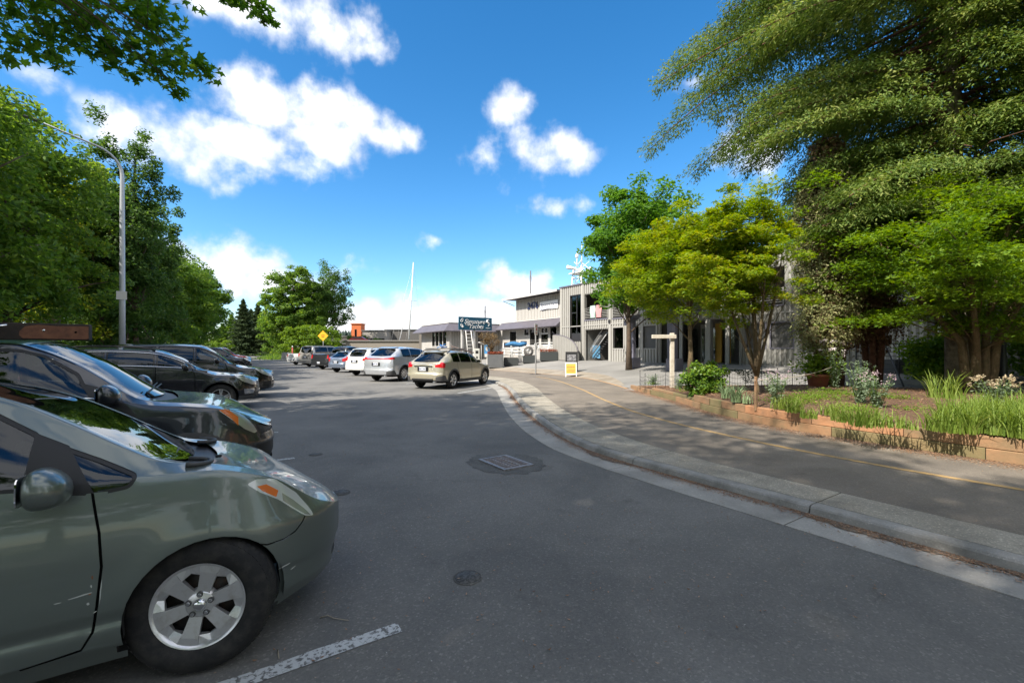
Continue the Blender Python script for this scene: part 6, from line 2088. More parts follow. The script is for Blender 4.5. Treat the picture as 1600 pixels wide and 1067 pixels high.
for k in range(3):
    px = (793, 806, 819)[k]; x0, y0 = at_ray(px, 37.0 + .3 * k)
    t = thing('deck_chair', ('white framed chair with blue cloth over it, left of three', 'white framed chair under a rolled blue cloth, middle of three', 'white framed chair with dark cloth, right of three')[k], 'chair', (x0, y0, gz(x0, y0) + .0), -.4, 'chairs in front of the shop')
    for (a, b) in ((-.3, -.25), (.3, -.25), (-.3, .25), (.3, .25)):
        m = MB(); m.tube([(a, b, 0), (a, b * 1.0, 1.75 if b > 0 else 1.2)], .035, 6); m.build('leg', WRAIL, t)
    m = MB(); m.bbox(-.34, .34, -.3, .3, 1.18, 1.25, .01); m.build('seat', WRAIL, t)
    m = MB(); m.bbox(-.3, .3, .22, .28, 1.35, 1.75, .01); m.build('backrest', material('dark_cloth', (.03, .03, .04), .8), t)
x0, y0 = at_ray(806, 36.3)
m = MB(); pts = [(x0 - .9 * math.cos(.6) * q, y0 + .9 * math.sin(.6) * q, 2.02 + .05 * math.sin(5 * q)) for q in np.linspace(-1, 1, 9)]
m.tube(pts, [.08, .16, .2, .17, .2, .18, .16, .12, .05], 8)
o = m.build('rolled_sail', material('blue_canvas', (.03, .14, .30), .8, bump=(8, .8, .05))); o['label'] = 'rolled blue canvas lying over the white chairs'; o['category'] = 'canvas'
# dark handrail with steps by the sign
x0, y0 = at_ray(727, 34)
t = thing('handrail', 'brown slanting handrail beside the shop sign posts', 'handrail', (x0, y0, gz(x0, y0)), -.5)
BRN = material('brown_metal', (.07, .045, .04), .5)
for dz in (0, .32):
    m = MB(); m.tube([(-1.1, 0, 1.75 - dz), (1.1, 0, 1.1 - dz)], .05, 6); m.build('rail', BRN, t)
for u in (-1, -.3, .4, 1.05):
    m = MB(); m.tube([(u, 0, 0), (u, 0, 1.45 - u * .3)], .04, 6); m.build('post', BRN, t)
# ladder leaning behind the sign
x0, y0 = at_ray(738, 37)
t = thing('ladder', 'white ladder standing behind the shop sign', 'ladder', (x0, y0, gz(x0, y0)), -.3)
for u in (-.28, .28):
    m = MB(); m.tube([(u, 0, 0), (u * .8 - .25, .5, 3.0)], .04, 6); m.build('stile', WHT, t)
for k in range(9):
    m = MB(); q = (k + 1) / 10; m.tube([(-.28 * (1 - .2 * q) - .25 * q, .5 * q, 3 * q), (.28 * (1 - .2 * q) - .25 * q, .5 * q, 3 * q)], .02, 5); m.build('rung', WHT, t)

# ------------------------------------------------------------------ masts, tower and things beyond
MASTM = material('mast_alloy', (.62, .62, .63), .4, .3)
def mast(px0, pyb, px1, pyt, Y, r, lab, dark=False, spread=True):
    x0, y0 = at_ray(px0, Y); x1, y1 = at_ray(px1, Y)
    z0, z1 = 0.0, zray(pyt, Y)
    t = thing('sailboat_mast', lab, 'mast', (x0, y0, 0))
    mt = MASTM if not dark else material('dark_mast', (.10, .10, .11), .5)
    dx, dy = x1 - x0, y1 - y0
    m = MB(); m.tube([(0, 0, 0), (dx * .5, dy * .5, z1 * .5), (dx, dy, z1)], [r, r * .9, r * .6], 8); m.build('spar', mt, t)
    for sg in (-1, 1):
        m = MB(); m.tube([(dx, dy, z1 * .98), (sg * z1 * .10 + dx * .5, 0, z1 * .5), (sg * z1 * .12, 0, z1 * .05)], .018, 4); m.build('stay', mt, t)
    if spread:
        m = MB(); m.tube([(-z1 * .06 + dx * .6, dy * .6, z1 * .6), (z1 * .06 + dx * .6, dy * .6, z1 * .6)], .04, 5); m.build('spreader', mt, t)
mast(637, 550, 646, 410, 88, .17, 'tall pale sailboat mast leaning slightly right, tallest of the masts')
mast(829, 470, 829, 423, 62, .14, 'dark mast rising behind the shop roof', True)
mast(758, 500, 758, 478, 60, .14, 'short dark mast behind the blue shop sign', True, False)
mast(618, 548, 642, 455, 86, .09, 'thin slanting spar left of the tallest mast', False, False)
mast(592, 540, 592, 490, 118, .06, 'slender mast far off above the grey harbour sheds', False, False)
tw_ = thing('ship_mast_tower', 'white lattice ship tower with antennas above the grey building roof', 'tower', (*at_ray(909, 62), 0))
W2 = material('ship_white', (.75, .75, .75), .5)
hb, ht = 1.6, .8
for (a, b) in ((-1, -1), (1, -1), (1, 1), (-1, 1)):
    m = MB(); m.tube([(a * hb, b * hb, 3), (a * ht, b * ht, 13.2)], .09, 6); m.build('leg', W2, tw_)
for k in range(9):
    z = 3.6 + k * 1.15; h = hb + (ht - hb) * (z - 3) / 10.2; h2 = hb + (ht - hb) * (z + 1.15 - 3) / 10.2
    c4 = [(-h, -h), (h, -h), (h, h), (-h, h)]; d4 = [(-h2, -h2), (h2, -h2), (h2, h2), (-h2, h2)]
    for i in range(4):
        j = (i + 1) % 4
        m = MB(); m.tube([(*c4[i], z), (*c4[j], z)], .06, 5); m.tube([(*c4[i], z), (*d4[j], z + 1.15)], .045, 5); m.build('brace', W2, tw_)
m = MB(); m.bbox(-1.0, 1.0, -1.0, 1.0, 9.6, 10.2, .05); m.bbox(-1.3, 1.3, -1.3, 1.3, 12.2, 12.35, .02); m.build('platform', W2, tw_)
m = MB(); m.tube([(-2.6, 0, 12.9), (0, 0, 12.7)], [.28, .12], 8); m.tube([(-.9, 0, 13.2), (-.9, 0, 15.0)], .09, 6); m.tube([(-.6, 0, 14.9), (-.2, 0, 15.0)], .06, 6); m.lathe([(0, 14.3), (.22, 14.4), (.22, 14.8), (0, 14.9)], 10, (-.9, 0, 0)); m.build('radar', W2, tw_)
m = MB(); m.tube([(0, 0, 13), (0, 0, 16.4)], [.12, .05], 6); m.tube([(0, 0, 16.2), (.5, 0, 16.4)], .05, 5); m.tube([(-.4, 0, 15.2), (.4, 0, 15.2)], .05, 5); m.build('antenna', W2, tw_)

# harbour sheds
def shed(px0, px1, Y, ztop, depth, col, lab, name='harbour_shed', z0=0, wins=None, roofcol=None, cat='building'):
    x0, y0 = at_ray(px0, Y); x1, y1 = at_ray(px1, Y)
    w = math.hypot(x1 - x0, y1 - y0)
    t = thing(name, lab, cat, (x0, y0, z0), math.radians(-32.82))
    m = MB(); m.box(0, w, 0, depth, 0, ztop - z0); m.build('wall', material('shed_' + '_'.join(lab.split()[:2]), col, .8), t)
    m = MB(); m.box(-.2, w + .2, -.2, depth + .2, ztop - z0, ztop - z0 + .25); m.build('roof', material('roof_' + '_'.join(lab.split()[:2]), roofcol or (.12, .12, .12), .8), t)
    if wins:
        for (u, v_, ww, hh) in wins:
            f = MB(); f.box(w * u, w * u + ww, -.06, 0, v_, v_ + hh); fo = f.build('window', DARKW, t)
            f = MB(); f.box(w * u + .1, w * u + ww - .1, -.08, -.06, v_ + .1, v_ + hh - .1); f.build('pane', BGL, fo)
    return t
shed(602, 655, 112, 6.6, 10, (.085, .08, .075), 'dark grey harbour shed behind the tall mast')
shed(566, 604, 108, 6.2, 10, (.28, .26, .235), 'pale grey harbour shed with small white-rimmed windows', wins=[(.25, 3.4, 1.0, 1.0), (.45, 3.4, 1.0, 1.0), (.65, 3.4, 1.6, 1.0)])
shed(549, 564, 112, 8.1, 3, (.50, .13, .04), 'rust orange steel tower block beside the harbour sheds', 'orange_tower', wins=[(.35, 4.6, .5, 2.2)], roofcol=(.45, .13, .05), cat='tower')
shed(520, 566, 116, 5.0, 8, (.10, .095, .09), 'low dark shed partly behind the round bush')
shed(540, 662, 80, 3.1, 5, (.21, .185, .155), 'long low tan-grey building behind the right-hand cars', roofcol=(.16, .15, .14))
shed(655, 716, 76, 4.6, 4, (.17, .15, .13), 'brown slatted shed left of the pavilion', roofcol=(.3, .29, .28))
x0, y0 = at_ray(562, 95)
t = thing('far_car', 'small dark red car parked up on the low roof terrace', 'car', (x0, y0, 3.0), -.5)
m = MB(); m.ext(rounded([(-2, .3), (2, .3), (2.1, .8), (1.2, .95), (.5, 1.45), (-1.0, 1.45), (-1.7, 1.0), (-2.1, .8)], .15), -.85, .85, 'y'); m.build('body', material('maroon_far', (.13, .02, .025), .3, .3), t)
m = MB(); m.ext([(.95, .98), (.45, 1.38), (-.9, 1.38), (-1.4, 1.0)], -.86, .86, 'y'); m.build('side_window', BLACK, t)
for xx in (-1.25, 1.3):
    for yy in (-.8, .8):
        m = MB(); m.lathe([(0, -.1), (.32, -.1), (.32, .1), (0, .1)], 14, (xx, yy, .32), 'y'); m.build('wheel', RUBBER, t)
m = MB(); m.box(x0 - 14, x0 + 14, y0 - 4, y0 + 10, 2.7, 3.0); o = m.build('roof_terrace', CONC_OLD); o['label'] = 'long concrete deck carrying the small red car'; o['category'] = 'deck'

# yellow diamond warning sign
x0, y0 = at_ray(505, 60)
t = thing('warning_sign', 'yellow diamond road sign in front of the round bush', 'road sign', (x0, y0, 0), math.radians(-32.8))
m = MB(); m.tube([(0, 0, 0), (0, 0, 4.1)], .04, 6); m.build('post', material('galvanised_post', (.36, .36, .36), .5, .6), t)
m = MB(); m.ext([(0, 2.75), (.72, 3.47), (0, 4.19), (-.72, 3.47)], -.08, -.05, 'y'); m.build('panel', material('sign_yellow', (.80, .42, .02), .5), t)
m = MB(); m.box(-.25, .25, -.085, -.081, 3.5, 3.58); m.box(-.2, .2, -.085, -.081, 3.3, 3.38); m.build('legend', BLACK, t)
# concrete block, bins and barricades at the far end
x0, y0 = at_ray(447, 64)
t = thing('concrete_barrier', 'weathered concrete barrier at the end of the right-hand cars', 'barrier', (x0, y0, 0), .3)
m = MB(); m.ext([(-.35, 0), (.35, 0), (.25, .3), (.12, 1.2), (-.12, 1.2), (-.25, .3)], -1.1, 1.1, 'y'); m.build('block', CONC, t)
for k in range(6):
    px = 374 + k * 6; x0, y0 = at_ray(px, 128 + (k % 2) * 3)
    t = thing('road_barricade', ['leftmost orange plastic barricade closing the road end', 'second orange barricade from the left at the road end', 'third orange barricade from the left at the road end', 'third orange barricade from the right at the road end', 'second orange barricade from the right at the road end', 'rightmost orange plastic barricade at the road end'][k], 'barricade', (x0, y0, 0), -.55, 'orange barricades across the road end')
    m = MB(); m.ext([(-.3, 0), (.3, 0), (.1, 1.5), (-.1, 1.5)], -.48, .48, 'x'); m.build('body', material('barricade_orange', (.62, .20, .04), .6), t)
    m = MB(); m.box(-.485, .485, -.2, -.17, .7, .95); m.build('band', WHT, t)
x0, y0 = at_ray(457, 62)
t = thing('fire_hydrant', 'slim red post with a white cap by the far kerb', 'post', (x0, y0, 0))
m = MB(); m.tube([(0, 0, 0), (0, 0, 1.9)], .09, 8); m.build('post', material('red_iron', (.36, .03, .02), .5), t)
m = MB(); m.tube([(0, 0, 1.9), (0, 0, 2.15)], [.12, .04], 8); m.build('cap', WHT, t)
x0, y0 = at_ray(412, 125)
t = thing('street_sign', 'small white street sign beyond the road end', 'sign', (x0, y0, 0), -.57)
m = MB(); m.tube([(0, 0, 0), (0, 0, 5)], .12, 6); m.build('post', BLACK, t)
m = MB(); m.box(-1.6, 1.6, -.15, -.1, 4.2, 5.4); m.build('panel', WHT, t)
# far house on the left, seen between trunks
for (px0, px1, Y, zt, lab) in ((146, 178, 60, 3.6, 'long low house with a brown roof behind the light pole'), (222, 262, 80, 4.8, 'pale house glimpsed between the left tree trunks')):
    x0, y0 = at_ray(px0, Y); x1, y1 = at_ray(px1, Y); w = math.hypot(x1 - x0, y1 - y0)
    t = thing('far_house', lab, 'house', (x0, y0, 0), math.radians(-32.8))
    m = MB(); m.box(0, w, 0, 8, 0, zt - .9); m.build('wall', WHT, t)
    m = MB(); m.ext([(-.6, zt - 1.1), (4, zt), (8.6, zt - 1.1)], -.5, w + .5, 'x'); m.build('roof', material('brown_roof', (.13, .09, .07), .9), t)
    m = MB(); m.box(w * .3, w * .5, -.05, 0, .9, 1.9); m.build('window', DARKW, t)
# ------------------------------------------------------------------ trees
def bark(name, c1, c2, sc=6, st=1.0):
    return material(name, c1, .92, noise=(sc, c2, 9, .35, .68), bump=(sc * 4, st, .03))


BARK = bark('grey_brown_bark', (.11, .08, .055), (.055, .038, .026))
BARK_M = bark('moss_bark', (.16, .11, .06), (.08, .065, .03), 9)
BARK_P = bark('pale_bark', (.27, .23, .18), (.10, .08, .06), 7)
BARK_B = bark('birch_bark', (.42, .38, .32), (.14, .11, .09), 5)
BARK_R = bark('red_bark', (.16, .07, .045), (.07, .035, .022), 8)


def in_view(P, m=1.0):
    """points the camera could see (used to prune the off-stage crowns that only give shade)"""
    P = np.asarray(P); X = .8404 * P[:, 0] - .5420 * P[:, 1]; Y = .5420 * P[:, 0] + .8404 * P[:, 1]
    return (Y > .1) & (np.abs(X) < 1.16 * Y + m) & ((P[:, 2] - 1.53) < .80 * Y + m)


def limbs_to(mb, start, targets, r0, rng, seg=5, sub=0, droop=.0):
    tips = []
    for tg in targets:
        s = Vector(start(tg) if callable(start) else start); t = Vector(tg)
        d = t - s; L_ = d.length
        mid = s + d * .45 + Vector((rng.normal(0, .06), rng.normal(0, .06), .14)) * L_
        rr = r0 * min(1, .35 + L_ * .12)
        pts = []
        for q in np.linspace(0, 1, 6):
            p = s * (1 - q) ** 2 + mid * 2 * q * (1 - q) + t * q * q
            p = p + Vector((rng.normal(0, .012), rng.normal(0, .012), rng.normal(0, .012) - droop * q * q * L_)) * min(L_, 3)
            pts.append(p)
        mb.tube(pts, [rr * (1 - .82 * q) for q in np.linspace(0, 1, 6)], seg)
        tips.append(pts[-1])
        for k in range(sub):
            q = rng.uniform(.45, .95); i = min(4, int(q * 5)); p = pts[i]
            e = p + Vector((rng.normal(0, .22), rng.normal(0, .22), rng.normal(.05, .15))) * L_ * .8
            mb.tube([p, (p + e) / 2 + Vector((0, 0, .05 * L_)), e], [rr * .3, rr * .2, rr * .06], 4)
            tips.append(e)
    return tips


def tree(name, label, cat, loc, H, crown, leafmat, nleaf, size, tr=.2, barkm=None, nclump=60, rc=.8, flat=.6, limbs=10, sub=2, seed=1, tmpl='rhomb', lean=(0, 0), group=None,
         keep=None, shell=.5, lumpy=.22, jitter=.55, aspect=.5, up=.7, trunk_top=.75, root=None, parts=True):
    """crown = (dx, dy, zc, rx, ry, rz) relative to the foot"""
    rng = np.random.default_rng(seed)
    t = thing(name, label, cat, loc, 0, group)
    cx, cy, cz, rx, ry, rz = crown
    ph = rng.uniform(0, 2 * PI, 9)
    def lump(D):
        a = np.arctan2(D[:, 1], D[:, 0]); e = D[:, 2]
        return 1 + lumpy * (np.sin(3 * a + ph[0] + 2 * e) * .5 + np.sin(5 * a + ph[1] - 4 * e) * .35 + np.sin(7 * e + ph[2]) * .35 + np.sin(11 * a + ph[3] + 6 * e) * .25)
    D = rng.normal(0, 1, (nclump, 3)); D /= np.linalg.norm(D, axis=1, keepdims=True)
    r = rng.random(nclump) ** shell
    C_ = D * (r * lump(D))[:, None] * np.array([rx, ry, rz]) + np.array([cx, cy, cz])
    top = Vector((lean[0], lean[1], H * trunk_top))
    mb = MB(); npt = 7
    tp = [Vector((lean[0] * q * q + rng.normal(0, .02), lean[1] * q * q + rng.normal(0, .02), H * trunk_top * q - .1 * (q == 0))) for q in np.linspace(0, 1, npt)]
    mb.tube(tp, [tr * (1.35 if q == 0 else 1) * (1 - .75 * q) for q in np.linspace(0, 1, npt)], 10)
    mb.build('trunk', barkm or BARK, t)
    if limbs:
        br = MB()
        idx = rng.permutation(nclump)[:limbs]
        def st(tg):
            q = min(.95, max(.25, (tg[2] / H - .12) / trunk_top * .8)); i = q * (npt - 1); k = int(i)
            return tp[k].lerp(tp[min(k + 1, npt - 1)], i - k)
        limbs_to(br, st, [C_[i] for i in idx], tr * .5, rng, 5, sub)
        br.build('branches', barkm or BARK, t, kind='stuff')
    w = rng.uniform(.5, 1.4, nclump); w /= w.sum()
    ci = rng.choice(nclump, nleaf, p=w)
    off = rng.normal(0, 1, (nleaf, 3)); off /= np.linalg.norm(off, axis=1, keepdims=True); off *= (rng.random(nleaf) ** .45)[:, None] * rc * rng.uniform(.7, 1.3, nclump)[ci][:, None]
    off[:, 2] *= flat
    P = C_[ci] + off
    P[:, 2] -= flat * .25 * np.linalg.norm(off[:, :2], axis=1)
    Nn = (P - np.array([cx, cy, cz])) / np.array([rx, ry, rz]); Nn /= np.linalg.norm(Nn, axis=1, keepdims=True) + 1e-6
    Nn = Nn * (1 - up) + np.array([0, 0, up])
    if keep is not None:
        k = keep(P + np.array(loc)); P = P[k]; Nn = Nn[k]
    leafcloud('crown', P, Nn, size, leafmat, t, tmpl, jitter=jitter, aspect=aspect)
    return t


G_MAPLE = leaf_material('maple_leaves', [(0.04, 0.11, 0.016), (0.07, 0.17, 0.022), (0.1, 0.22, 0.028), (0.16, 0.27, 0.035)], .52)
G_DARK = leaf_material('dark_leaves', [(0.03, 0.07, 0.016), (0.05, 0.11, 0.022), (0.08, 0.15, 0.028), (0.12, 0.19, 0.035)], .45)
G_MID = leaf_material('mid_green_leaves', [(0.045, 0.1, 0.018), (0.08, 0.16, 0.026), (0.13, 0.22, 0.032), (0.22, 0.29, 0.045)], .5)
G_YEL = leaf_material('yellow_green_leaves', [(0.07, 0.13, 0.018), (0.15, 0.22, 0.022), (0.26, 0.31, 0.03), (0.38, 0.34, 0.035)], .5)
G_BRIGHT = leaf_material('bright_green_leaves', [(0.054, 0.115, 0.014), (0.108, 0.189, 0.019), (0.162, 0.257, 0.027), (0.230, 0.311, 0.041)], .42)
G_JM = leaf_material('golden_maple_leaves', [(0.05, 0.12, 0.012), (0.11, 0.21, 0.015), (0.18, 0.27, 0.02), (0.27, 0.32, 0.026), (0.38, 0.3, 0.03)], .5)
G_JM2 = leaf_material('fresh_maple_leaves', [(0.045, 0.105, 0.012), (0.090, 0.180, 0.018), (0.165, 0.270, 0.024), (0.255, 0.345, 0.030)], .45)
G_CON = leaf_material('conifer_sprays', [(.04,.08,.016),(.085,.145,.026),(.15,.21,.04),(.30,.32,.10)], .34, rough=.6)
G_FIR = leaf_material('fir_needles', [(.03, .055, .025), (.055, .085, .035), (.085, .12, .045)], .2)
G_CYP = leaf_material('cypress_olive', [(0.1, 0.125, 0.04), (0.17, 0.19, 0.07), (0.24, 0.24, 0.1), (0.3, 0.26, 0.14)], .2)
G_CYPB = leaf_material('cypress_brown', [(0.06, 0.04, 0.022), (0.12, 0.07, 0.04), (0.17, 0.1, 0.055), (0.1, 0.1, 0.035)], .15)

# --- overhead maple on the left: its outer twigs hang into the picture -----------
rng = np.random.default_rng(5)
mt = thing('maple_tree', 'broad maple overhead on the left, its leafy twigs hanging into the sky', 'tree', (-6.6, 3.2, 0.05))
mpos = np.array([-6.6, 3.2, .05])
hang = []     # (px, py, depth, radius)
for (px, py, Y, rr, n) in [(20, 20, 4.9, .34, 60), (80, 10, 5.0, .36, 70), (150, 20, 5.0, .36, 80), (215, 25, 5.2, .34, 80), (60, 60, 4.9, .30, 60), (130, 60, 5.1, .30, 70), (200, 75, 5.2, .30, 70),
                       (255, 60, 5.3, .28, 60), (95, 95, 5.0, .17, 24), (30, 70, 4.8, .18, 26), (290, 100, 5.3, .24, 55), (325, 112, 5.4, .16, 34), (175, 98, 5.2, .20, 34), (250, 118, 5.3, .20, 36),
                       (282, 145, 5.35, .11, 20), (155, 75, 5.1, .2, 30), (5, 95, 4.7, .13, 14), (205, 118, 5.2, .12, 14), (235, 85, 5.2, .22, 40), (110, 30, 5.0, .4, 80), (245, 20, 5.2, .3, 60),
                       (385, 6, 5.6, .19, 40), (412, 22, 5.6, .15, 30), (360, -2, 5.6, .16, 24), (426, 34, 5.6, .07, 8), (-40, 40, 4.8, .5, 90), (40, -40, 4.8, .5, 80), (160, -40, 5, .5, 90), (280, -20, 5.3, .32, 50), (330, -50, 5.5, .4, 60), (400, -50, 5.7, .3, 40)]:
    x, y = at_ray(px, Y); z = zray(py, Y); hang.append((x, y, z, rr * 1.05, int(n * 1.35)))
HC = np.array([h[:3] for h in hang])
D = rng.normal(0, 1, (130, 3)); D /= np.linalg.norm(D, axis=1, keepdims=True)
CC = D * (rng.random(130) ** .45)[:, None] * np.array([3.9, 4.4, 7.8]) + np.array([-2.8, 0, 11.2]) + mpos
mb = MB(); mb.tube([(0, 0, -.1), (.05, .1, 2), (-.3, .2, 5), (-1.4, .1, 9), (-2.2, 0, 14)], [.36, .27, .24, .17, .05], 12); mb.build('trunk', BARK, mt)
br = MB()
limbs_to(br, lambda tg: (0, .2, min(11, max(3.0, tg[2] * .7))), [tuple(c - mpos) for c in CC[:46]], .13, rng, 6, 2)
for grp, z0 in ((range(0, 11), 3.4), (range(11, 21), 3.8), (range(21, 31), 4.2)):
    ce = HC[list(grp)].mean(0)
    hub = ce - mpos + np.array([-.8, -.6, .35])
    limbs_to(br, (0, .2, z0), [tuple(hub)], .10, rng, 6, 0)
    limbs_to(br, tuple(hub), [tuple(HC[i] - mpos) for i in grp], .022, rng, 5, 3)
br.build('branches', BARK, mt, kind='stuff')
P = []
for (x, y, z, rr, n) in hang:
    o_ = rng.normal(0, 1, (n, 3)); o_ /= np.linalg.norm(o_, axis=1, keepdims=True); o_ *= (rng.random(n) ** .4)[:, None] * rr; o_[:, 2] *= .62
    P.append(np.array([x, y, z]) + o_)
P = np.concatenate(P); rng.shuffle(P)
# the leaves that show largest are single objects
Yc = .5420 * P[:, 0] + .8404 * P[:, 1]; vis = in_view(P, -.2)
order = np.argsort(np.where(vis, Yc, 99)); big = P[order[:290]]; rest = P[order[290:]]
tmp = leafcloud('leaf', np.zeros((1, 3)), np.array([[0, 0, 1.0]]), np.array([1.0]), G_MAPLE, None, 'maple', jitter=0)
leaf_me = tmp.data; bpy.data.objects.remove(tmp)
leaf_mes = [leaf_me]
for g_mul in ((.04, .10, .015), (.07, .16, .02), (.10, .21, .026), (.14, .25, .03)):
    m2 = leaf_me.copy(); m2.materials.clear(); m2.materials.append(leaf_material('maple_leaf_%d' % int(g_mul[1] * 1000), [g_mul, tuple(q * 1.35 for q in g_mul)], .5)); leaf_mes.append(m2)
leaf_mes = leaf_mes[1:]
for i, p in enumerate(big):
    o = link('leaf', leaf_mes[int(rng.integers(0, 4))], mt); o.location = tuple(p - mpos); s_ = .078 * rng.uniform(.65, 1.25); o.scale = (s_, s_, s_)
    o.rotation_euler = (rng.normal(0, .55), rng.normal(0, .55), rng.uniform(0, 2 * PI))
leafcloud('leaves', rest - mpos, np.tile((0, 0, 1.0), (len(rest), 1)), .075, G_MAPLE, mt, 'maple', kind='stuff', jitter=.5)
ci = rng.integers(0, len(CC), 42000); o_ = rng.normal(0, .65, (42000, 3)); P = CC[ci] + o_
P = P[~in_view(P, .9)]; P = P[~((P[:, 0] > -2.4) & (P[:, 2] < 7.5))]
leafcloud('crown', P - mpos, np.tile((0, 0, 1.0), (len(P), 1)), .105, G_MAPLE, mt, 'rhomb', jitter=.6)

for i, (y, lab) in enumerate([(14.6, 'smaller maple outside the left edge, level with the third parked car'), (20.4, 'smaller maple outside the left edge, level with the maroon saloon')]):
    tree('maple_tree', lab, 'tree', (-9.8, y, .05), 12.8, (0, 0, 8.0, 3.3, 2.6, 4.6), G_MAPLE, 11000, .12, .2, nclump=60, rc=.9, limbs=14, sub=1, seed=30 + i, group='maples along the left verge', keep=lambda P: ~in_view(P, .4))
# --- street trees beside and behind the camera that shade the foreground -----------
for i, (x, y, H, ry, lab) in enumerate([(-9.8, -2.2, 19.5, 4.4, 'tall maple beside the camera, just outside the left edge'), (-12.8, .8, 19.5, 4.6, 'unseen maple added outside the left edge to close gaps in the shade'), (-9.4, -10.5, 17, 4.2, 'tall maple behind the camera on the left verge'),  # the second-row maple is an unseen filler, added to block stray sun spots
                                   (-9.4, 8.4, 18, 3.6, 'tall maple just outside the left edge, next up the street')]):
    tree('maple_tree', lab, 'tree', (x, y, .05), H, (0, 0, H * .60, 3.9, ry, H * .38), G_MAPLE, 34000, .13, .3, nclump=120, rc=1.0, flat=.8, limbs=26, sub=2, seed=20 + i, group='maples along the left verge', keep=lambda P: ~in_view(P, .7))
for i, (x, y, H, lab) in enumerate([(1, -17, 13, 'round tree across the street behind the camera'), (10, -16, 12, 'round tree behind the camera on the right'), (18, -8, 11, 'garden tree outside the right edge'), (-5, -19, 14, 'tree far behind the camera on the left'), (-10, -18, 13, 'tree behind the camera on the far left verge')]):
    tree('street_tree', lab, 'tree', (x, y, .1), H, (0, 0, H * .52, 4.5, 4.5, H * .46), G_MID, 13000, .17, .25, nclump=60, rc=1.2, limbs=8, seed=40 + i)

# --- the wood along the left --------------------------------------------------
WOODS = [(-9.9, 26.0, 13.2, 3.3, G_MID, 1), (-9.6, 33.5, 15.2, 4.6, G_MID, 2), (-13.5, 31, 16.5, 4.5, G_DARK, 3), (-9.8, 42, 14.2, 4.4, G_YEL, 4), (-14.5, 47, 17.5, 5, G_DARK, 5), (-10.5, 51, 14.0, 4.2, G_MID, 6), (-17, 60, 18, 5.5, G_DARK, 7), (-8.0, 47.5, 11.5, 3.0, G_DARK, 8)]
WL = ['bright maple filling the left edge of the picture', 'tall broad tree second from the left edge, reaching highest', 'dark tree filling the gap behind the left-edge maple', 'yellow-tinted tree with a leaning pale trunk near the light pole',
      'dark tall tree at the back of the left wood', 'mid-green tree just left of the light pole', 'tallest dark tree far back in the left wood', 'small dark tree behind the light pole foot']
for (x, y, H, r, mt_, sd_), lab in zip(WOODS, WL):
    tree('broadleaf_tree', lab, 'tree', (x, y, .3), H, (0, 0, H * .56, r, r, H * .43), mt_, 30000, .14, .24, BARK_P if sd_ in (1, 4) else BARK, nclump=190, rc=1.0, flat=.6, limbs=22, sub=2, seed=60 + sd_, group='trees of the wood on the left', lumpy=.20, shell=.42)
# leaning pale trunk
x0, y0 = at_ray(70, 30); x1, y1 = at_ray(114, 30)
t = thing('leaning_trunk', 'pale leaning trunk in the left wood, lit by the sun', 'tree', (x0, y0, .3))
m = MB(); dx, dy = x1 - x0, y1 - y0
m.tube([(0, 0, 0), (dx * .25, dy * .25, 1.9), (dx * .6, dy * .6, 4.2), (dx, dy, 7.0)], [.24, .19, .15, .08], 9); m.build('trunk', BARK_B, t)
m = MB(); m.tube([(dx * .6, dy * .6, 4.2), (dx * 1.3, dy * 1.3, 6.0)], [.09, .04], 6); m.tube([(dx * .4, dy * .4, 2.9), (dx * .2 - .9, dy * .2, 5.2)], [.08, .03], 6); m.build('limb', BARK_B, t)
m = MB(); m.tube([(1.3, 0, 0), (1.7, .2, 2.0), (2.4, .4, 4.0)], [.14, .11, .06], 7); m.build('limb', BARK_P, t)

# two upright trees whose tops stand clear of the wood
for (x, y, H, r, sd_, lab, mt_) in [(-5.4, 40.5, 18.2, 2.1, 1, 'tall upright tree with a pointed top right of the light pole', G_DARK), (-7.2, 40.3, 15.6, 1.6, 2, 'narrow upright tree behind the light pole, lower than its neighbour', G_DARK),
                               (-5.4, 47.5, 14.6, 2.5, 3, 'upright dark tree right of the pointed one', G_DARK)]:
    t = tree('upright_tree', lab, 'tree', (x, y, .1), H, (0, 0, H * .50, r, r, H * .50), mt_, 24000, .12, .16, BARK, nclump=190, rc=.6, flat=.9, limbs=30, sub=1, seed=80 + sd_, lumpy=.30, shell=.5, up=.5, trunk_top=.86, group='upright trees by the light pole')
# row of round street trees up the left side
for i, (x, y, H, r, lab) in enumerate([(-4.9, 58, 12.6, 4.2, 'dark round street tree, nearest of the far row'), (-3.9, 72, 13.8, 4.6, 'largest dark street tree of the far row, with a straight right edge'), (-4.2, 88, 12.5, 4.2, 'third dark street tree of the far row'), (-4.6, 66, 12.6, 4.0, 'dark street tree between the first and the largest')]):
    tree('street_tree', lab, 'tree', (x, y, .1), H, (0, 0, H * .56, r, r, H * .40), G_MID if i != 1 else G_DARK, 22000, .17, .2, BARK_P, nclump=190, rc=.9, limbs=16, seed=100 + i, group='street trees up the left side', lumpy=.18, shell=.4)
# light green shrubs under them
for i, (px, Y, h, r) in enumerate([(238, 62, 3.2, 1.8), (268, 66, 2.6, 1.6), (322, 95, 4.2, 2.4), (345, 105, 4.5, 2.8)]):
    x, y = at_ray(px, Y)
    tree('bush', ['light green bush under the first far street tree', 'light green bush between far tree trunks', 'yellow-green bush past the maroon car', 'rightmost yellow-green bush before the firs'][i], 'bush', (x, y, .1), h, (0, 0, h * .55, r, r, h * .45), G_BRIGHT, 3500, .13, .06, nclump=24, rc=.6, limbs=6, sub=0, seed=120 + i, group='bushes under the far street trees')
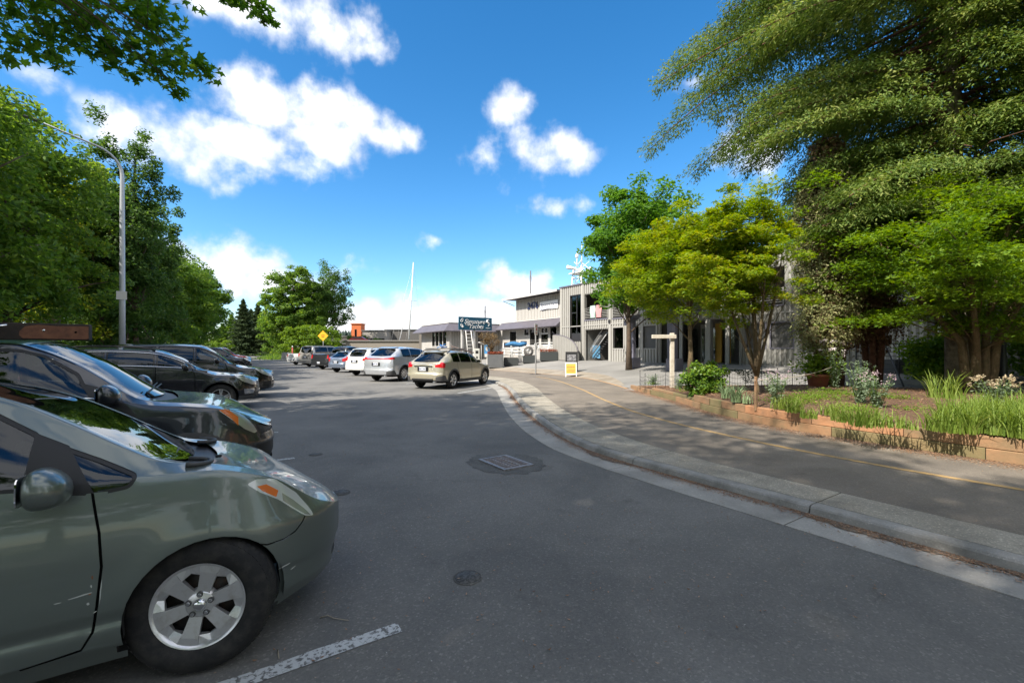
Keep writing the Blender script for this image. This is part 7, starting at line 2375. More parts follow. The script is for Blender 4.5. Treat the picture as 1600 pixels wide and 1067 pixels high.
# understory hedge behind the parked cars
hg = thing('hedge', 'dense dark undergrowth between the parked cars and the wood', 'hedge', (-9, 40, .1))
n = 60000; P = np.stack([rng.normal(0, .9, n) - 1.0, rng.uniform(-18, 22, n), np.abs(rng.normal(0, 1.15, n)) * (1 + .35 * np.sin(np.arange(n) * .0))], 1)
P[:, 2] *= 1 + .3 * np.sin(P[:, 1] * 1.3) + .2 * np.sin(P[:, 1] * 3.1); P[:, 0] += .5 * np.sin(P[:, 1] * .9)
leafcloud('foliage', P, np.tile((.3, 0, .8), (n, 1)), .11, G_DARK, hg)

# --- firs, big round tree and bushes at the end of the street -----------------------
def fir(px, Y, ytop, wpx, lab, sd_, mat=None):
    rng = np.random.default_rng(sd_)
    x, y = at_ray(px, Y); H = zray(ytop, Y) - .2; R = wpx / 690 * Y / 1.5
    t = thing('fir_tree', lab, 'tree', (x, y, .1), 0, 'firs at the end of the street')
    m = MB(); m.tube([(0, 0, 0), (0, 0, H * .5), (0, 0, H)], [.3, .18, .02], 7); m.build('trunk', BARK, t)
    n = 14000; q = rng.random(n) ** .62; z = H * (1 - q) ; k = np.floor(z / (H / 16)) ; r_ = R * (q ** .85) * (.55 + .45 * ((z / (H / 16)) % 1 < .5)) * rng.random(n) ** .4
    a = rng.uniform(0, 2 * PI, n); r_ = r_ * (1 + .25 * np.sin(a * 5 + k * 2.4))
    P = np.stack([r_ * np.cos(a), r_ * np.sin(a), np.maximum(z - r_ * .28, .3)], 1)
    leafcloud('crown', P, np.tile((0, 0, 1.0), (n, 1)), .42, mat or G_FIR, t, aspect=.35, jitter=.4)
for i, (px, Y, yt, w) in enumerate([(380, 118, 466, 44), (403, 126, 472, 40), (362, 132, 490, 40), (392, 138, 482, 50), (415, 120, 484, 40), (348, 126, 505, 34)]):
    fir(px, Y, yt, w, ['tallest dark fir with a thin pointed tip', 'dark fir right of the tallest one', 'fir left of the tallest one, lighter green', 'fir behind the two tallest', 'fir against the big round tree', 'small fir at the left end of the group'][i], 140 + i, G_MID if i in (2, 5) else None)
x, y = at_ray(458, 92)
tree('round_tree', 'very large light green round tree at the end of the street', 'tree', (x, y, .1), 19.0, (0, 0, 9.4, 6.0, 6.0, 9.0), G_MID, 36000, .27, .4, nclump=420, rc=1.0, flat=.6, limbs=14, seed=160, lumpy=.12, shell=.35)
x, y = at_ray(505, 97)
tree('airy_tree', 'taller open-crowned grey-green tree behind the big round one', 'tree', (x, y, .1), 21.2, (.5, 0, 12.6, 6.0, 5.2, 8.0), G_DARK, 19000, .22, .35, nclump=190, rc=1.1, flat=.8, limbs=34, sub=2, seed=171, lumpy=.15, shell=.5)
x, y = at_ray(430, 99)
tree('round_tree', 'light green tree beside the firs, left of the big round one', 'tree', (x, y, .1), 12, (0, 0, 5.8, 3.8, 3.8, 5.6), G_MID, 9000, .24, .25, nclump=60, rc=1.1, limbs=8, seed=162)
x, y = at_ray(487, 78)
tree('round_bush', 'bright yellow-green dome-shaped bush behind the yellow road sign', 'bush', (x, y, .1), 6.2, (0, 0, 3.0, 5.2, 4.5, 2.9), G_BRIGHT, 20000, .17, .15, nclump=260, rc=.6, flat=.6, limbs=8, seed=163, lumpy=.08, shell=.3)
x, y = at_ray(568, 105)
tree('bush', 'dark shrubbery between the airy tree and the orange tower', 'bush', (x, y, .1), 5.5, (0, 0, 2.8, 4.5, 3, 2.6), G_DARK, 5000, .22, .15, nclump=40, rc=.9, limbs=5, seed=164)
x, y = at_ray(432, 76)
n = 5000; P = np.stack([x + rng.normal(0, 1.3, n), y + rng.normal(0, 4, n), np.abs(rng.normal(0, .35, n))], 1)
leafcloud('weeds', P, np.tile((0, 0, 1.0), (n, 1)), .12, G_MID, kind='stuff')

# wooded hill on the horizon across the water
n = 60; V = []; F = []
for i in range(n + 1):
    px = -200 + 2000 * i / n; x, y = at_ray(px, 900); x2, y2 = at_ray(px, 1300)
    h = 26 + 14 * math.sin(i * .35) + 8 * math.sin(i * .9 + 1)
    V += [(x, y, -3), (x, y, h * .6), (x2, y2, h)]
for i in range(n): F += [(3 * i, 3 * i + 3, 3 * i + 4, 3 * i + 1), (3 * i + 1, 3 * i + 4, 3 * i + 5, 3 * i + 2)]
m = MB(); m.add(V, F); m.build('hill', material('hill_haze_green', (.06, .085, .07), .95, noise=(.02, (.14, .15, .14), 8, .4, .6)), kind='structure', fix=False)
P = []
for _ in range(1500):
    px = rng.uniform(480, 900); Y = rng.uniform(860, 960); x, y = at_ray(px, Y); i = (px + 200) / 2000 * n
    h = (26 + 14 * math.sin(i * .35) + 8 * math.sin(i * .9 + 1)) * .6; P.append((x, y, h, rng.uniform(5, 16)))
V = []; F = []
for (x, y, z, h) in P:
    b = len(V); V += [(x - h * .28, y, z - 3), (x + h * .28, y, z - 3), (x, y - h * .28, z - 3), (x, y, z + h)]; F += [(b, b + 1, b + 3), (b + 1, b + 2, b + 3), (b + 2, b, b + 3)]
m = MB(); m.add(V, F); m.build('far_wood', material('far_tree_green', (.035, .055, .045), .95), kind='stuff', fix=False)

# --- trees in front of the building ----------------------------------------------
tree('dark_maple', 'dark green tree in front of the grey building, left of the golden maples', 'tree', (19.3, 17.6, gz(19.3, 17.6)), 10.4, (.5, -.1, 6.9, 3.1, 3.1, 3.7), G_MAPLE, 32000, .12, .15, BARK, nclump=170, rc=.7, flat=.65, limbs=36, sub=2, seed=181, tmpl='rhomb', lumpy=.3, shell=.55, trunk_top=.8)
tree('golden_maple', 'yellow-green Japanese maple on the plaza, left and farther of the two', 'tree', (18.6, 13.1, gz(18.6, 13.1)), 7.6, (-.5, .5, 4.9, 2.7, 2.7, 2.5), G_JM, 46000, .105, .12, BARK_M, nclump=260, rc=.60, flat=.42, limbs=34, sub=2, seed=182, tmpl='palm', lumpy=.22, shell=.5, up=.9, jitter=.35, group='golden Japanese maples')
tree('golden_maple', 'nearer yellow-green Japanese maple with forked trunk in the planting bed', 'tree', (10.45, 5.6, .38), 5.5, (-.30, .28, 3.45, 1.3, 1.3, 1.75), G_JM, 46000, .064, .07, BARK_M, nclump=230, rc=.30, flat=.42, limbs=0, seed=183, tmpl='palm', lumpy=.25, shell=.55, up=.9, jitter=.35, group='golden Japanese maples', trunk_top=.12)
nt2 = bpy.data.objects['golden_maple.001']
rng = np.random.default_rng(3); br = MB()
for (tx, ty, tz, r) in [(-.75, .3, 2.6, .045), (-.35, -.4, 3.4, .05), (.1, .2, 4.2, .055), (.6, -.3, 3.6, .045), (.85, .5, 2.9, .04), (.3, .7, 3.2, .035)]:
    sp_ = (0, 0, .55)
    pts = [sp_, (tx * .35, ty * .35, .55 + (tz - .55) * .3), (tx * .75, ty * .75, .55 + (tz - .55) * .65), (tx, ty, tz)]
    br.tube(pts, [r, r * .8, r * .5, r * .18], 7)
    limbs_to(br, pts[2], [(tx + rng.normal(0, .4), ty + rng.normal(0, .4), tz + rng.normal(0, .35)) for _ in range(5)], .02, rng, 4, 1)
    limbs_to(br, pts[1], [(tx * .5 + rng.normal(0, .4), ty * .5 + rng.normal(0, .4), tz * .8 + rng.normal(0, .3)) for _ in range(3)], .02, rng, 4, 1)
br.build('branches', BARK_M, nt2, kind='stuff')

# --- shaggy cypress columns ---------------------------------------------------------
def cypress(x, y, z, H, r, mat, mat2, lab, sd_, n=26000):
    rng = np.random.default_rng(sd_)
    t = thing('cypress', lab, 'tree', (x, y, z), 0, 'shaggy cypress columns')
    m = MB()
    for k in range(4):
        a = k * 1.7; m.tube([(.12 * math.cos(a), .12 * math.sin(a), -.05), (.2 * math.cos(a), .2 * math.sin(a), 1.2), (.3 * math.cos(a), .3 * math.sin(a), 3.5)], [.10, .08, .04], 7)
    m.build('trunk', BARK_R, t)
    nc = 420
    zc = rng.uniform(1.15, H, nc); ac = rng.uniform(0, 2 * PI, nc); rr = r * np.minimum(1, (zc - .7) / .9) * np.minimum(1, (H - zc) / 2.2 + .25) * rng.uniform(.72, 1.1, nc)
    C_ = np.stack([rr * np.cos(ac), rr * np.sin(ac), zc], 1)
    ci = rng.integers(0, nc, n); o_ = rng.normal(0, 1, (n, 3)) * np.array([.10, .10, .17]) * rng.uniform(.6, 1.3, nc)[ci][:, None]
    P = C_[ci] + o_; N_ = np.stack([np.cos(ac[ci]), np.sin(ac[ci]), np.full(n, .5)], 1)
    sel = rng.random(n) < (.82 if mat is G_CYP else .97)
    leafcloud('crown', P[sel], N_[sel], .046, mat, t, aspect=.4, jitter=.8)
    leafcloud('dead_sprays', P[~sel] * np.array([.97, .97, 1]), N_[~sel], .04, mat2, t, aspect=.3, jitter=.9)
    # inner dead wood closes the view through the column
    n2 = 5000; q = rng.random(n2); a = rng.uniform(0, 2 * PI, n2); zz = rng.uniform(1.3, H, n2)
    P = np.stack([r * .6 * np.sqrt(q) * np.cos(a), r * .6 * np.sqrt(q) * np.sin(a), zz], 1)
    leafcloud('inner_sprays', P, np.stack([np.cos(a), np.sin(a), a * 0], 1), .08, G_CYPB, t)
cypress(14.0, 5.6, .42, 6.9, .70, G_CYP, G_CYPB, 'shaggy olive cypress column behind the flower pot', 201)
cypress(16.1, 5.2, .45, 6.6, .66, G_CYPB, G_CYP, 'brown half-dead cypress column right of the olive one', 202, 18000)
cypress(15.4, 5.9, .45, 6.8, .5, G_CYPB, G_CYP, 'dark brown cypress column squeezed between the other two', 203, 12000)

# --- spreading multi-stemmed maple at the right --------------------------------------
ms = thing('spreading_maple', 'spreading many-stemmed green maple at the right, with mossy forked trunks', 'tree', (15.2, 2.84, .42))
rng = np.random.default_rng(9)
tr = MB(); br = MB(); tips = []
for (ax, ay, h1, tx, ty, tz, r) in [(-.25, .35, 1.3, -1.8, 2.3, 4.2, .10), (-.1, .05, 1.5, -.6, .6, 5.0, .09), (.05, -.15, 1.5, .3, -.6, 4.8, .085), (.2, -.35, 1.3, .9, -1.6, 4.4, .10), (.1, .2, 1.4, 1.4, 1.4, 4.6, .07), (-.2, .0, 1.0, -2.1, -.2, 3.6, .08)]:
    P0 = Vector((ax * .35, ay * .35, -.05)); P1 = Vector((ax * .75, ay * .75, h1)); P3 = Vector((tx, ty, tz)); P2 = P1.lerp(P3, .5) + Vector((0, 0, .3))
    pts = [P0, P0.lerp(P1, .5) + Vector((rng.normal(0, .04), rng.normal(0, .04), 0)), P1, P2, P3]
    tr.tube(pts, [r * 1.25, r, r * .85, r * .55, r * .18], 9)
    tips += limbs_to(br, P2, [tuple(P3 + Vector((rng.normal(0, .9), rng.normal(0, .9), rng.normal(-.2, .6)))) for _ in range(6)], .035, rng, 5, 2)
    tips += limbs_to(br, P1, [tuple(P2 + Vector((rng.normal(0, 1.0), rng.normal(0, 1.0), rng.normal(-.1, .5)))) for _ in range(4)], .03, rng, 5, 2)
tr.build('trunk', BARK_M, ms); br.build('branches', BARK_M, ms, kind='stuff')
tips = np.array([tuple(t_) for t_ in tips])
xtra = np.stack([rng.uniform(-3.4, 2.6, 110), rng.uniform(-3.0, 3.6, 110), rng.uniform(1.7, 5.3, 110)], 1)
xtra = xtra[(xtra[:, 0] ** 2 / 11 + xtra[:, 1] ** 2 / 12 + (xtra[:, 2] - 3.6) ** 2 / 4) < 1]
C_ = np.concatenate([tips, xtra]); n = 56000; ci = rng.integers(0, len(C_), n); o_ = rng.normal(0, 1, (n, 3)) * np.array([.26, .26, .07]); P = C_[ci] + o_; P[:, 2] -= .25 * np.linalg.norm(o_[:, :2], axis=1)
leafcloud('crown', P, np.tile((0, 0, 1.0), (n, 1)), .072, G_JM2, ms, 'palm', jitter=.4)

# --- the great conifer over the bed ---------------------------------------------------
def sprays(name, P, D, length, width, mat, parent):
    """flat drooping leaflets: long axis along D"""
    n = len(P); D = D / (np.linalg.norm(D, axis=1, keepdims=True) + 1e-9)
    r = np.tile((0, 0, 1.0), (n, 1)) + RNG.normal(0, .45, (n, 3)); B_ = np.cross(D, r); B_ /= np.linalg.norm(B_, axis=1, keepdims=True) + 1e-9
    N_ = np.cross(B_, D); L_ = (length * RNG.uniform(.6, 1.35, n))[:, None]; W_ = (width * RNG.uniform(.7, 1.3, n))[:, None]
    T_ = [(0, 0, 0), (.4, -1, 0), (1, 0, -.12), (.4, 1, 0)]
    V = np.stack([P + D * L_ * t_[0] + B_ * W_ * t_[1] + N_ * L_ * t_[2] for t_ in T_], 1)
    F = (np.arange(n)[:, None, None] * 4 + np.array([(0, 1, 2), (0, 2, 3)])[None]).reshape(-1)
    return link(name, mesh_np(name, V.reshape(-1, 3), F, np.full(n * 2, 3), mat), parent)


cf = thing('great_conifer', 'huge drooping conifer filling the upper right, with a pale bare lower trunk', 'tree', (16.3, 3.45, .40))
rng = np.random.default_rng(77)
m = MB(); m.tube([(0, 0, -.1), (0, 0, .5), (.0, .03, 2.6)], [.31, .25, .23], 14); m.tube([(.0, .03, 2.58), (0, .1, 8), (.1, 0, 20)], [.225, .18, .03], 12); m.build('trunk', BARK_P, cf)
m = MB(); m.tube([(0, .03, 2.45), (0, .03, 2.78)], [.245, .24], 14); m.build('lit_patch', material('sunlit_bark', (.48, .40, .27), .8, noise=(8, (.30, .24, .15), 5, .4, .7)), cf)  # pale band painted on the trunk in place of a sunlit patch
PP = []; DD = []; bm_ = MB()
for b in range(200):
    z = 4.7 + 13.8 * (b / 210) ** 1.3 + rng.normal(0, .15)
    a = b * 2.39996 + rng.normal(0, .35)
    d = np.array([math.cos(a), math.sin(a)])
    Lmax = float(np.interp(z, [6, 7.5, 8.9, 10.8, 12.5, 18.5], [4.4, 5.6, 7.0, 8.9, 8.9, 2.2]))
    Lmax = max(Lmax, 1.5)
    toward = d @ np.array([-.54, -.84])          # towards the street side near the camera
    if toward > .55: Lmax *= .62
    if d[0] > .5: Lmax *= .7
    if d @ np.array([-.955, -.30]) > .90 and z < 12.5: Lmax *= .5
    L_ = Lmax * rng.uniform(.62, 1.03)
    up_ = rng.uniform(.08, .24); dr = rng.uniform(.22, .42)
    side = np.array([-d[1], d[0]])
    pts = []
    wob = rng.normal(0, .05)
    for q in np.linspace(0, 1, 9):
        p = np.array([d[0] * L_ * q + side[0] * wob * L_ * q * q, d[1] * L_ * q + side[1] * wob * L_ * q * q, z + L_ * (up_ * q - dr * q * q)]); pts.append(p)
    bm_.tube([tuple(p) for p in pts], [.05 * (1 - .88 * q) * min(1, L_ / 5) + .006 for q in np.linspace(0, 1, 9)], 5)
    nt_ = int(L_ * 8.5)
    for k in range(nt_):
        q = .16 + .84 * (k / nt_) ** .9
        i = min(7, int(q * 8)); fr_ = q * 8 - i; p = pts[i] * (1 - fr_) + pts[i + 1] * fr_
        sg = 1 if k % 2 else -1
        dirv = np.array([d[0] * .75 + side[0] * sg, d[1] * .75 + side[1] * sg, 0]); dirv /= np.linalg.norm(dirv)
        l_ = (.5 + 1.15 * (1 - q) ** .7) * rng.uniform(.6, 1.15) * min(1, L_ / 5 + .2)
        ns = int(l_ * 78) + 10
        tt = rng.random(ns) ** .8
        base = p[None] + dirv[None] * (l_ * tt)[:, None]; base[:, 2] -= l_ * .36 * tt ** 1.8
        ln = rng.choice([-1, 1], ns); tdir = np.array([-dirv[1], dirv[0], 0])
        dd = dirv[None] * .8 + tdir[None] * (ln * rng.uniform(.3, 1.0, ns))[:, None]; dd[:, 2] = -.18 - .5 * tt + rng.normal(0, .5, ns)
        PP.append(base + rng.normal(0, .075, (ns, 3)) * np.array([1, 1, 1.4])); DD.append(dd)
PP = np.concatenate(PP); DD = np.concatenate(DD)
bm_.build('branches', BARK_R, cf, kind='stuff')
sprays('crown', PP, DD, .125, .019, G_CON, cf)
print('conifer sprays', len(PP))
# a lower ring of thin dead branches under the canopy
dm = MB()
for b in range(26):
    a = b * 2.4; L_ = rng.uniform(1.5, 4.0); z = rng.uniform(4.0, 6.2)
    dm.tube([(0, 0, z), (math.cos(a) * L_ * .5, math.sin(a) * L_ * .5, z + .1), (math.cos(a) * L_, math.sin(a) * L_, z - .35)], [.03, .018, .005], 4)
dm.build('dead_branches', BARK_R, cf, kind='stuff')
# rear shrubs and trees closing the view on the right
for i, (x, y, H, r, mt_) in enumerate([(20.2, 2.2, 2.6, 1.4, G_MID), (19.4, -.4, 3.2, 1.7, G_JM2), (18.9, 4.3, 1.7, .8, G_JM2), (21.5, -3.0, 4.0, 2.4, G_DARK), (17.5, -2.2, 2.6, 1.4, G_DARK)]):
    tree('shrub', ['dark laurel shrub behind the spreading maple', 'dark shrub right of the black lamp post', 'pale-leaved shrub beside the handrail', 'large dark shrub at the back right corner', 'dark shrub at the right edge behind the tall grass'][i], 'shrub', (x, y, .5), H, (0, 0, H * .5, r, r, H * .5), mt_, 9000, .07, .05, nclump=50, rc=.5, limbs=8, sub=1, seed=220 + i)
for i, (x, y, H, r) in enumerate([(21.5, 4.0, 7.5, 2.6), (22.0, -1.0, 8.5, 3.0)]):
    tree('garden_tree', ['green tree against the building behind the great conifer', 'green tree at the far right against the building'][i], 'tree', (x, y, .6), H, (0, 0, H * .62, r, r, H * .36), G_JM2, 14000, .075, .1, BARK, nclump=80, rc=.6, flat=.4, limbs=20, sub=1, seed=230 + i)
# ------------------------------------------------------------------ garden plants and small things
def blades(name, x, y, z, n, R, h, w, lean, mat, parent=None, seed=1, kind=None, curl=.9, elong=None, **kw):
    """strap leaves: tapering, folded over at the tip"""
    rng = np.random.default_rng(seed)
    k = 5
    a = rng.uniform(0, 2 * PI, n); rr = R * np.sqrt(rng.random(n)); bx = rr * np.cos(a); by = rr * np.sin(a)
    if elong is not None:
        bx, by = bx * elong[0] * math.cos(elong[2]) - by * elong[1] * math.sin(elong[2]), bx * elong[0] * math.sin(elong[2]) + by * elong[1] * math.cos(elong[2])
    b2 = rng.uniform(0, 2 * PI, n); dx = np.cos(b2); dy = np.sin(b2)
    H = h * rng.uniform(.55, 1.15, n); Ln = lean * rng.uniform(.2, 1.3, n) * H; W = w * rng.uniform(.7, 1.3, n)
    t = np.linspace(0, 1, k)
    V = np.zeros((n, k, 2, 3))
    for i, q in enumerate(t):
        px = x + bx + dx * Ln * q ** 2; py = y + by + dy * Ln * q ** 2
        pz = z + H * (q - curl * .35 * q ** 3 * (Ln / H))
        wq = W * (1 - q ** 1.6) * .5 + .001
        fx, fy = -dy, dx
        for s_, sg in enumerate((-1, 1)):
            V[:, i, s_, 0] = px + fx * wq * sg; V[:, i, s_, 1] = py + fy * wq * sg; V[:, i, s_, 2] = pz
    f = np.array([(2 * i, 2 * i + 1, 2 * i + 3, 2 * i + 2) for i in range(k - 1)])
    F = (np.arange(n)[:, None, None] * 2 * k + f[None]).reshape(-1)
    me = mesh_np(name, V.reshape(-1, 3), F, np.full(n * (k - 1), 4), mat, True)
    return link(name, me, parent, kind=kind, **kw)


STRAP = leaf_material('strap_leaves', [(.07, .13, .02), (.13, .20, .03), (.20, .28, .05), (.30, .33, .10)], .4)
IRIS = leaf_material('iris_leaves', [(.11, .17, .08), (.17, .24, .12), (.24, .31, .17), (.33, .37, .22)], .3)
GLOSS = leaf_material('laurel_leaves', [(.02, .06, .012), (.06, .13, .015), (.13, .22, .02), (.22, .27, .03)], .3, rough=.35)
PINK = leaf_material('pink_petals', [(.55, .35, .42), (.68, .50, .55), (.75, .62, .66)], .4)
CREAM = leaf_material('cream_heads', [(.34, .27, .16), (.46, .38, .25), (.55, .48, .34)], .3)
GREY = leaf_material('silver_leaves', [(.10, .15, .09), (.17, .23, .14), (.26, .32, .21)], .3)


def bedpt(px, py, dz=0):
    z = .45
    for _ in range(30):
        Y = 690 * (1.53 - z) / (py - 547); x, y = at_ray(px, Y); z = .5 * z + .5 * bedz(x, y)
    return x, y, z


# glossy laurel mound at the left end of the bed
x, y, z = bedpt(1102, 614)
tree('laurel_bush', 'glossy round laurel bush, yellow-green on its lit side, near the left end of the bed', 'bush', (x, y, z - .03), .82, (0, 0, .40, .58, .55, .40), GLOSS, 5200, .042, .03, nclump=60, rc=.16, flat=.8, limbs=14, sub=1, seed=301, up=.4, jitter=.5, lumpy=.12, shell=.3)
# pale strap-leaved irises, one thing per clump
IR = [(1150, 628, .42, 60, 'pale iris clump right of the laurel bush'), (1132, 622, .38, 40, 'pale iris clump touching the laurel bush'), (1168, 630, .30, 24, 'small pale iris clump beside the wooden stake')]
for i, (px, py, h, n, lab) in enumerate(IR):
    x, y, z = bedpt(px, py); blades('iris_clump', x, y, z, n, .10, h, .028, .75, IRIS, seed=310 + i, label=lab, cat='plant', group='irises by the timber wall')
# clumps of bright strap leaves along the timbers
CL = [(1232, 645, .32, 110, .16), (1255, 655, .24, 60, .12), (1312, 660, .30, 110, .18), (1345, 668, .36, 130, .2), (1380, 668, .26, 90, .18), (1412, 672, .18, 40, .12), (1290, 650, .24, 60, .14), (1208, 640, .26, 50, .12)]
CLL = ['bright strap-leaved clump under the pink flowers', 'low strap-leaved clump right of the pink flowers', 'strap-leaved clump near the middle of the timber wall', 'tallest strap-leaved clump near the middle of the wall',
       'wide strap-leaved clump before the bare soil', 'sparse strap leaves at the edge of the bare soil', 'thin strap-leaved clump behind the wall joint', 'strap-leaved clump right of the wooden stake']
for i, (px, py, h, n, R) in enumerate(CL):
    x, y, z = bedpt(px, py); x += .17; blades('strap_clump', x, y, z, n, R, h, .014, .7, STRAP, seed=320 + i, label=CLL[i], cat='plant', group='strap-leaved clumps along the timbers')
GR = [(1478, 676, .40, 240, .28), (1530, 676, .46, 320, .34), (1585, 682, .48, 320, .34), (1500, 660, .44, 240, .3), (1560, 660, .46, 260, .34), (1640, 690, .5, 300, .4), (1610, 655, .46, 200, .3)]
GRL = ['left edge of the dense tall strap-leaf bank', 'dense tall strap-leaf clump in the bank below the spreading maple', 'dense tall strap-leaf clump at the right edge, front row', 'strap-leaf clump in the back row, left', 'strap-leaf clump in the back row, right', 'strap-leaf clump just outside the right edge', 'strap-leaf clump at the right edge, back row']
for i, (px, py, h, n, R) in enumerate(GR):
    x, y, z = bedpt(px, py); x += .20; blades('strap_clump', x, y, z, n, R, h, .016, .65, STRAP, seed=340 + i, label=GRL[i], cat='plant', group='tall strap-leaf bank at the right')
x, y, z = bedpt(1478, 622); blades('strap_clump', x, y, z, 120, .3, .62, .022, .6, STRAP, seed=360, label='bright arching leaves at the foot of the pale bare trunk', cat='plant')
# ground cover
rng = np.random.default_rng(400)
P = []
for (px, py, R, n) in [(1205, 640, .28, 500), (1240, 628, .5, 900), (1275, 622, .6, 900), (1330, 640, .35, 500), (1300, 615, .5, 700), (1400, 622, .3, 300), (1180, 640, .2, 250), (1350, 618, .4, 500), (1018, 600, .3, 200), (1060, 612, .3, 250), (1420, 640, .3, 120), (1380, 690 - 22, .2, 150)]:
    x, y, z = bedpt(px, py); q = rng.normal(0, R * .5, (n, 2)); P.append(np.stack([x + q[:, 0], y + q[:, 1], z + np.abs(rng.normal(0, .055, n))], 1))
P = np.concatenate(P); P = P[[p[0] > TMB(p[1]) + .16 for p in P]]
leafcloud('ground_cover', P, np.tile((0, 0, 1.0), (len(P), 1)), .022, G_BRIGHT, kind='stuff')
# flowering stems
def flowers(px, py, h, R, n, lab, leaf=GREY, petal=PINK, seed=1, psize=.014, nl=600):
    rng = np.random.default_rng(seed); x, y, z = bedpt(px, py)
    t = thing('flowering_plant', lab, 'plant', (x, y, z), 0)
    m = MB(); tips = []
    for k in range(n):
        a = rng.uniform(0, 2 * PI); r = R * rng.random() ** .5; hh = h * rng.uniform(.7, 1.1)
        p = (r * math.cos(a), r * math.sin(a), hh); m.tube([(p[0] * .2, p[1] * .2, 0), (p[0] * .6, p[1] * .6, hh * .6), p], [.005, .004, .002], 4); tips.append(p)
    m.build('stem', G_MID, t, kind='stuff')
    P = np.concatenate([np.array(p)[None] + rng.normal(0, .024, (13, 3)) for p in tips]); leafcloud('blossom', P, np.tile((0, 0, 1.0), (len(P), 1)), psize, petal, t)
    q = rng.random(nl); tt = np.array(tips)[rng.integers(0, len(tips), nl)]; P = tt * (q * .85)[:, None] + rng.normal(0, .035, (nl, 3)); leafcloud('foliage', P, np.tile((0, 0, 1.0), (nl, 1)), .03, leaf, t)
flowers(1213, 632, .62, .30, 16, 'pale pink flowering plant between the stake and the cypress', seed=1)
flowers(1372, 636, .62, .30, 18, 'pink flowering plant in front of the brown cypress', seed=2)
flowers(1345, 630, .80, .34, 14, 'feathery grey-green plant right of the cypress trunk', petal=GREY, seed=3, nl=1200)
flowers(1305, 606, 1.15, .34, 20, 'tall plant with white-pink blossom in front of the olive cypress', seed=4, petal=leaf_material('white_petals', [(.7, .6, .62), (.8, .74, .75)], .4), psize=.026)
flowers(1556, 634, .50, .35, 26, 'cream seed heads below the black lamp post', petal=CREAM, seed=5, psize=.024)
flowers(1020, 600, .34, .26, 14, 'small leafy plant at the left tip of the bed', seed=6, petal=GREY, nl=350)
flowers(1062, 608, .36, .2, 10, 'small leafy plant behind the wire edging', seed=7, petal=GREY, nl=300)
# dark fern under the nearer golden maple
x, y, z = bedpt(1180, 612)
t = thing('fern', 'dark fern arching round the foot of the nearer golden maple', 'fern', (x + .3, y + .3, z))
PP, DD = [], []
for k in range(13):
    a = k * 2.4; L_ = .62
    for q in np.linspace(.12, 1, 16):
        for sg in (-1, 1):
            PP.append((L_ * q * math.cos(a), L_ * q * math.sin(a), .10 + .42 * math.sin(q * 2.2))); DD.append((-math.sin(a) * sg + .4 * math.cos(a), math.cos(a) * sg + .4 * math.sin(a), -.2))
sprays('fronds', np.array(PP), np.array(DD), .10, .016, leaf_material('fern_dark', [(.012, .022, .010), (.03, .045, .018)], .2), t)

# terracotta pot with a leafy plant
x0, y0 = at_ray(1278, 12.3); z = .45
t = thing('flower_pot', 'terracotta pot with a bright green leafy plant beside the olive cypress', 'flower pot', (x0, y0, z))
m = MB(); m.lathe([(0, 0), (.21, 0), (.27, .34), (.31, .34), (.31, .42), (.28, .42), (.26, .38), (0, .38)], 24); m.build('pot', material('terracotta', (.40, .14, .075), .8, noise=(6, (.30, .11, .06), 6, .4, .7)), t)
P = RNG.normal(0, 1, (1400, 3)) * np.array([.22, .22, .20]) + np.array([0, 0, .66]); leafcloud('foliage', P, np.tile((0, 0, 1.0), (1400, 1)), .06, G_BRIGHT, t)

# wooden T-post, stake with rope
x0, y0 = at_ray(1050, 14.2)
t = thing('wooden_post', 'pale T-shaped wooden post with a crossbar in the left part of the bed', 'post', (x0, y0, .28), math.radians(-32.8))
CRM = material('weathered_cream', (.55, .50, .42), .75, noise=(8, (.40, .35, .28), 6, .4, .7))
m = MB(); m.bbox(-.06, .06, -.06, .06, 0, 1.80, .008); m.build('post', CRM, t)
m = MB(); m.bbox(-.68, .10, -.13, -.065, 1.62, 1.74, .008); m.build('crossbar', CRM, t)
x0, y0, z0 = bedpt(1181, 634)
t = thing('wooden_stake', 'short weathered stake at the timber wall with a rope tied to it', 'stake', (x0, y0, z0 - .1))
m = MB(); m.bbox(-.022, .022, -.022, .022, 0, .68, .004); m.build('stake', WOOD, t)
x1, y1 = at_ray(1335, 13.0)
m = MB(); m.tube([((x1 - x0) * q, (y1 - y0) * q, .60 + .06 * q - .16 * math.sin(PI * q) + (0.35) * q) for q in np.linspace(-.02, 1, 14)], .007, 5); m.build('rope', material('pale_rope', (.45, .40, .30), .9), t)
# low black wire edging
WIRE = material('black_wire', (.02, .02, .022), .5)
wf = thing('wire_edging', 'low black looped wire fence round the back of the planting bed', 'fence', (0, 0, 0))
pp = [(1000, 603), (1008, 603), (1024, 604), (1040, 602), (1056, 604), (1085, 603), (1115, 602), (1140, 601), (1165, 600), (1190, 600), (1215, 599), (1238, 598), (1258, 597)]
prev = None
for i, (px, py) in enumerate(pp):
    x, y, z = bedpt(px, py + 4); m = MB(); h = .46 if i % 3 else .56
    m.tube([(x, y, z - .05), (x, y, z + h)], .009, 5); m.lathe([(0, z + h), (.018, z + h + .02), (0, z + h + .05)], 6, (x, y, 0)); m.build('picket', WIRE, wf)
    if prev:
        for hh in (.16, .30, .42):
            m = MB(); a = Vector(prev); b = Vector((x, y, z)); m.tube([a.lerp(b, q) + Vector((0, 0, hh - .06 * math.sin(PI * q))) for q in np.linspace(0, 1, 6)], .004, 4, caps=False); m.build('wire', WIRE, wf)
        m = MB(); n_ = 6
        for k in range(1, n_): p = Vector(prev).lerp(Vector((x, y, z)), k / n_); m.tube([p + Vector((0, 0, .0)), p + Vector((0, 0, .40))], .003, 3, caps=False)
        m.build('mesh_wire', WIRE, wf, kind='stuff')
    prev = (x, y, z)

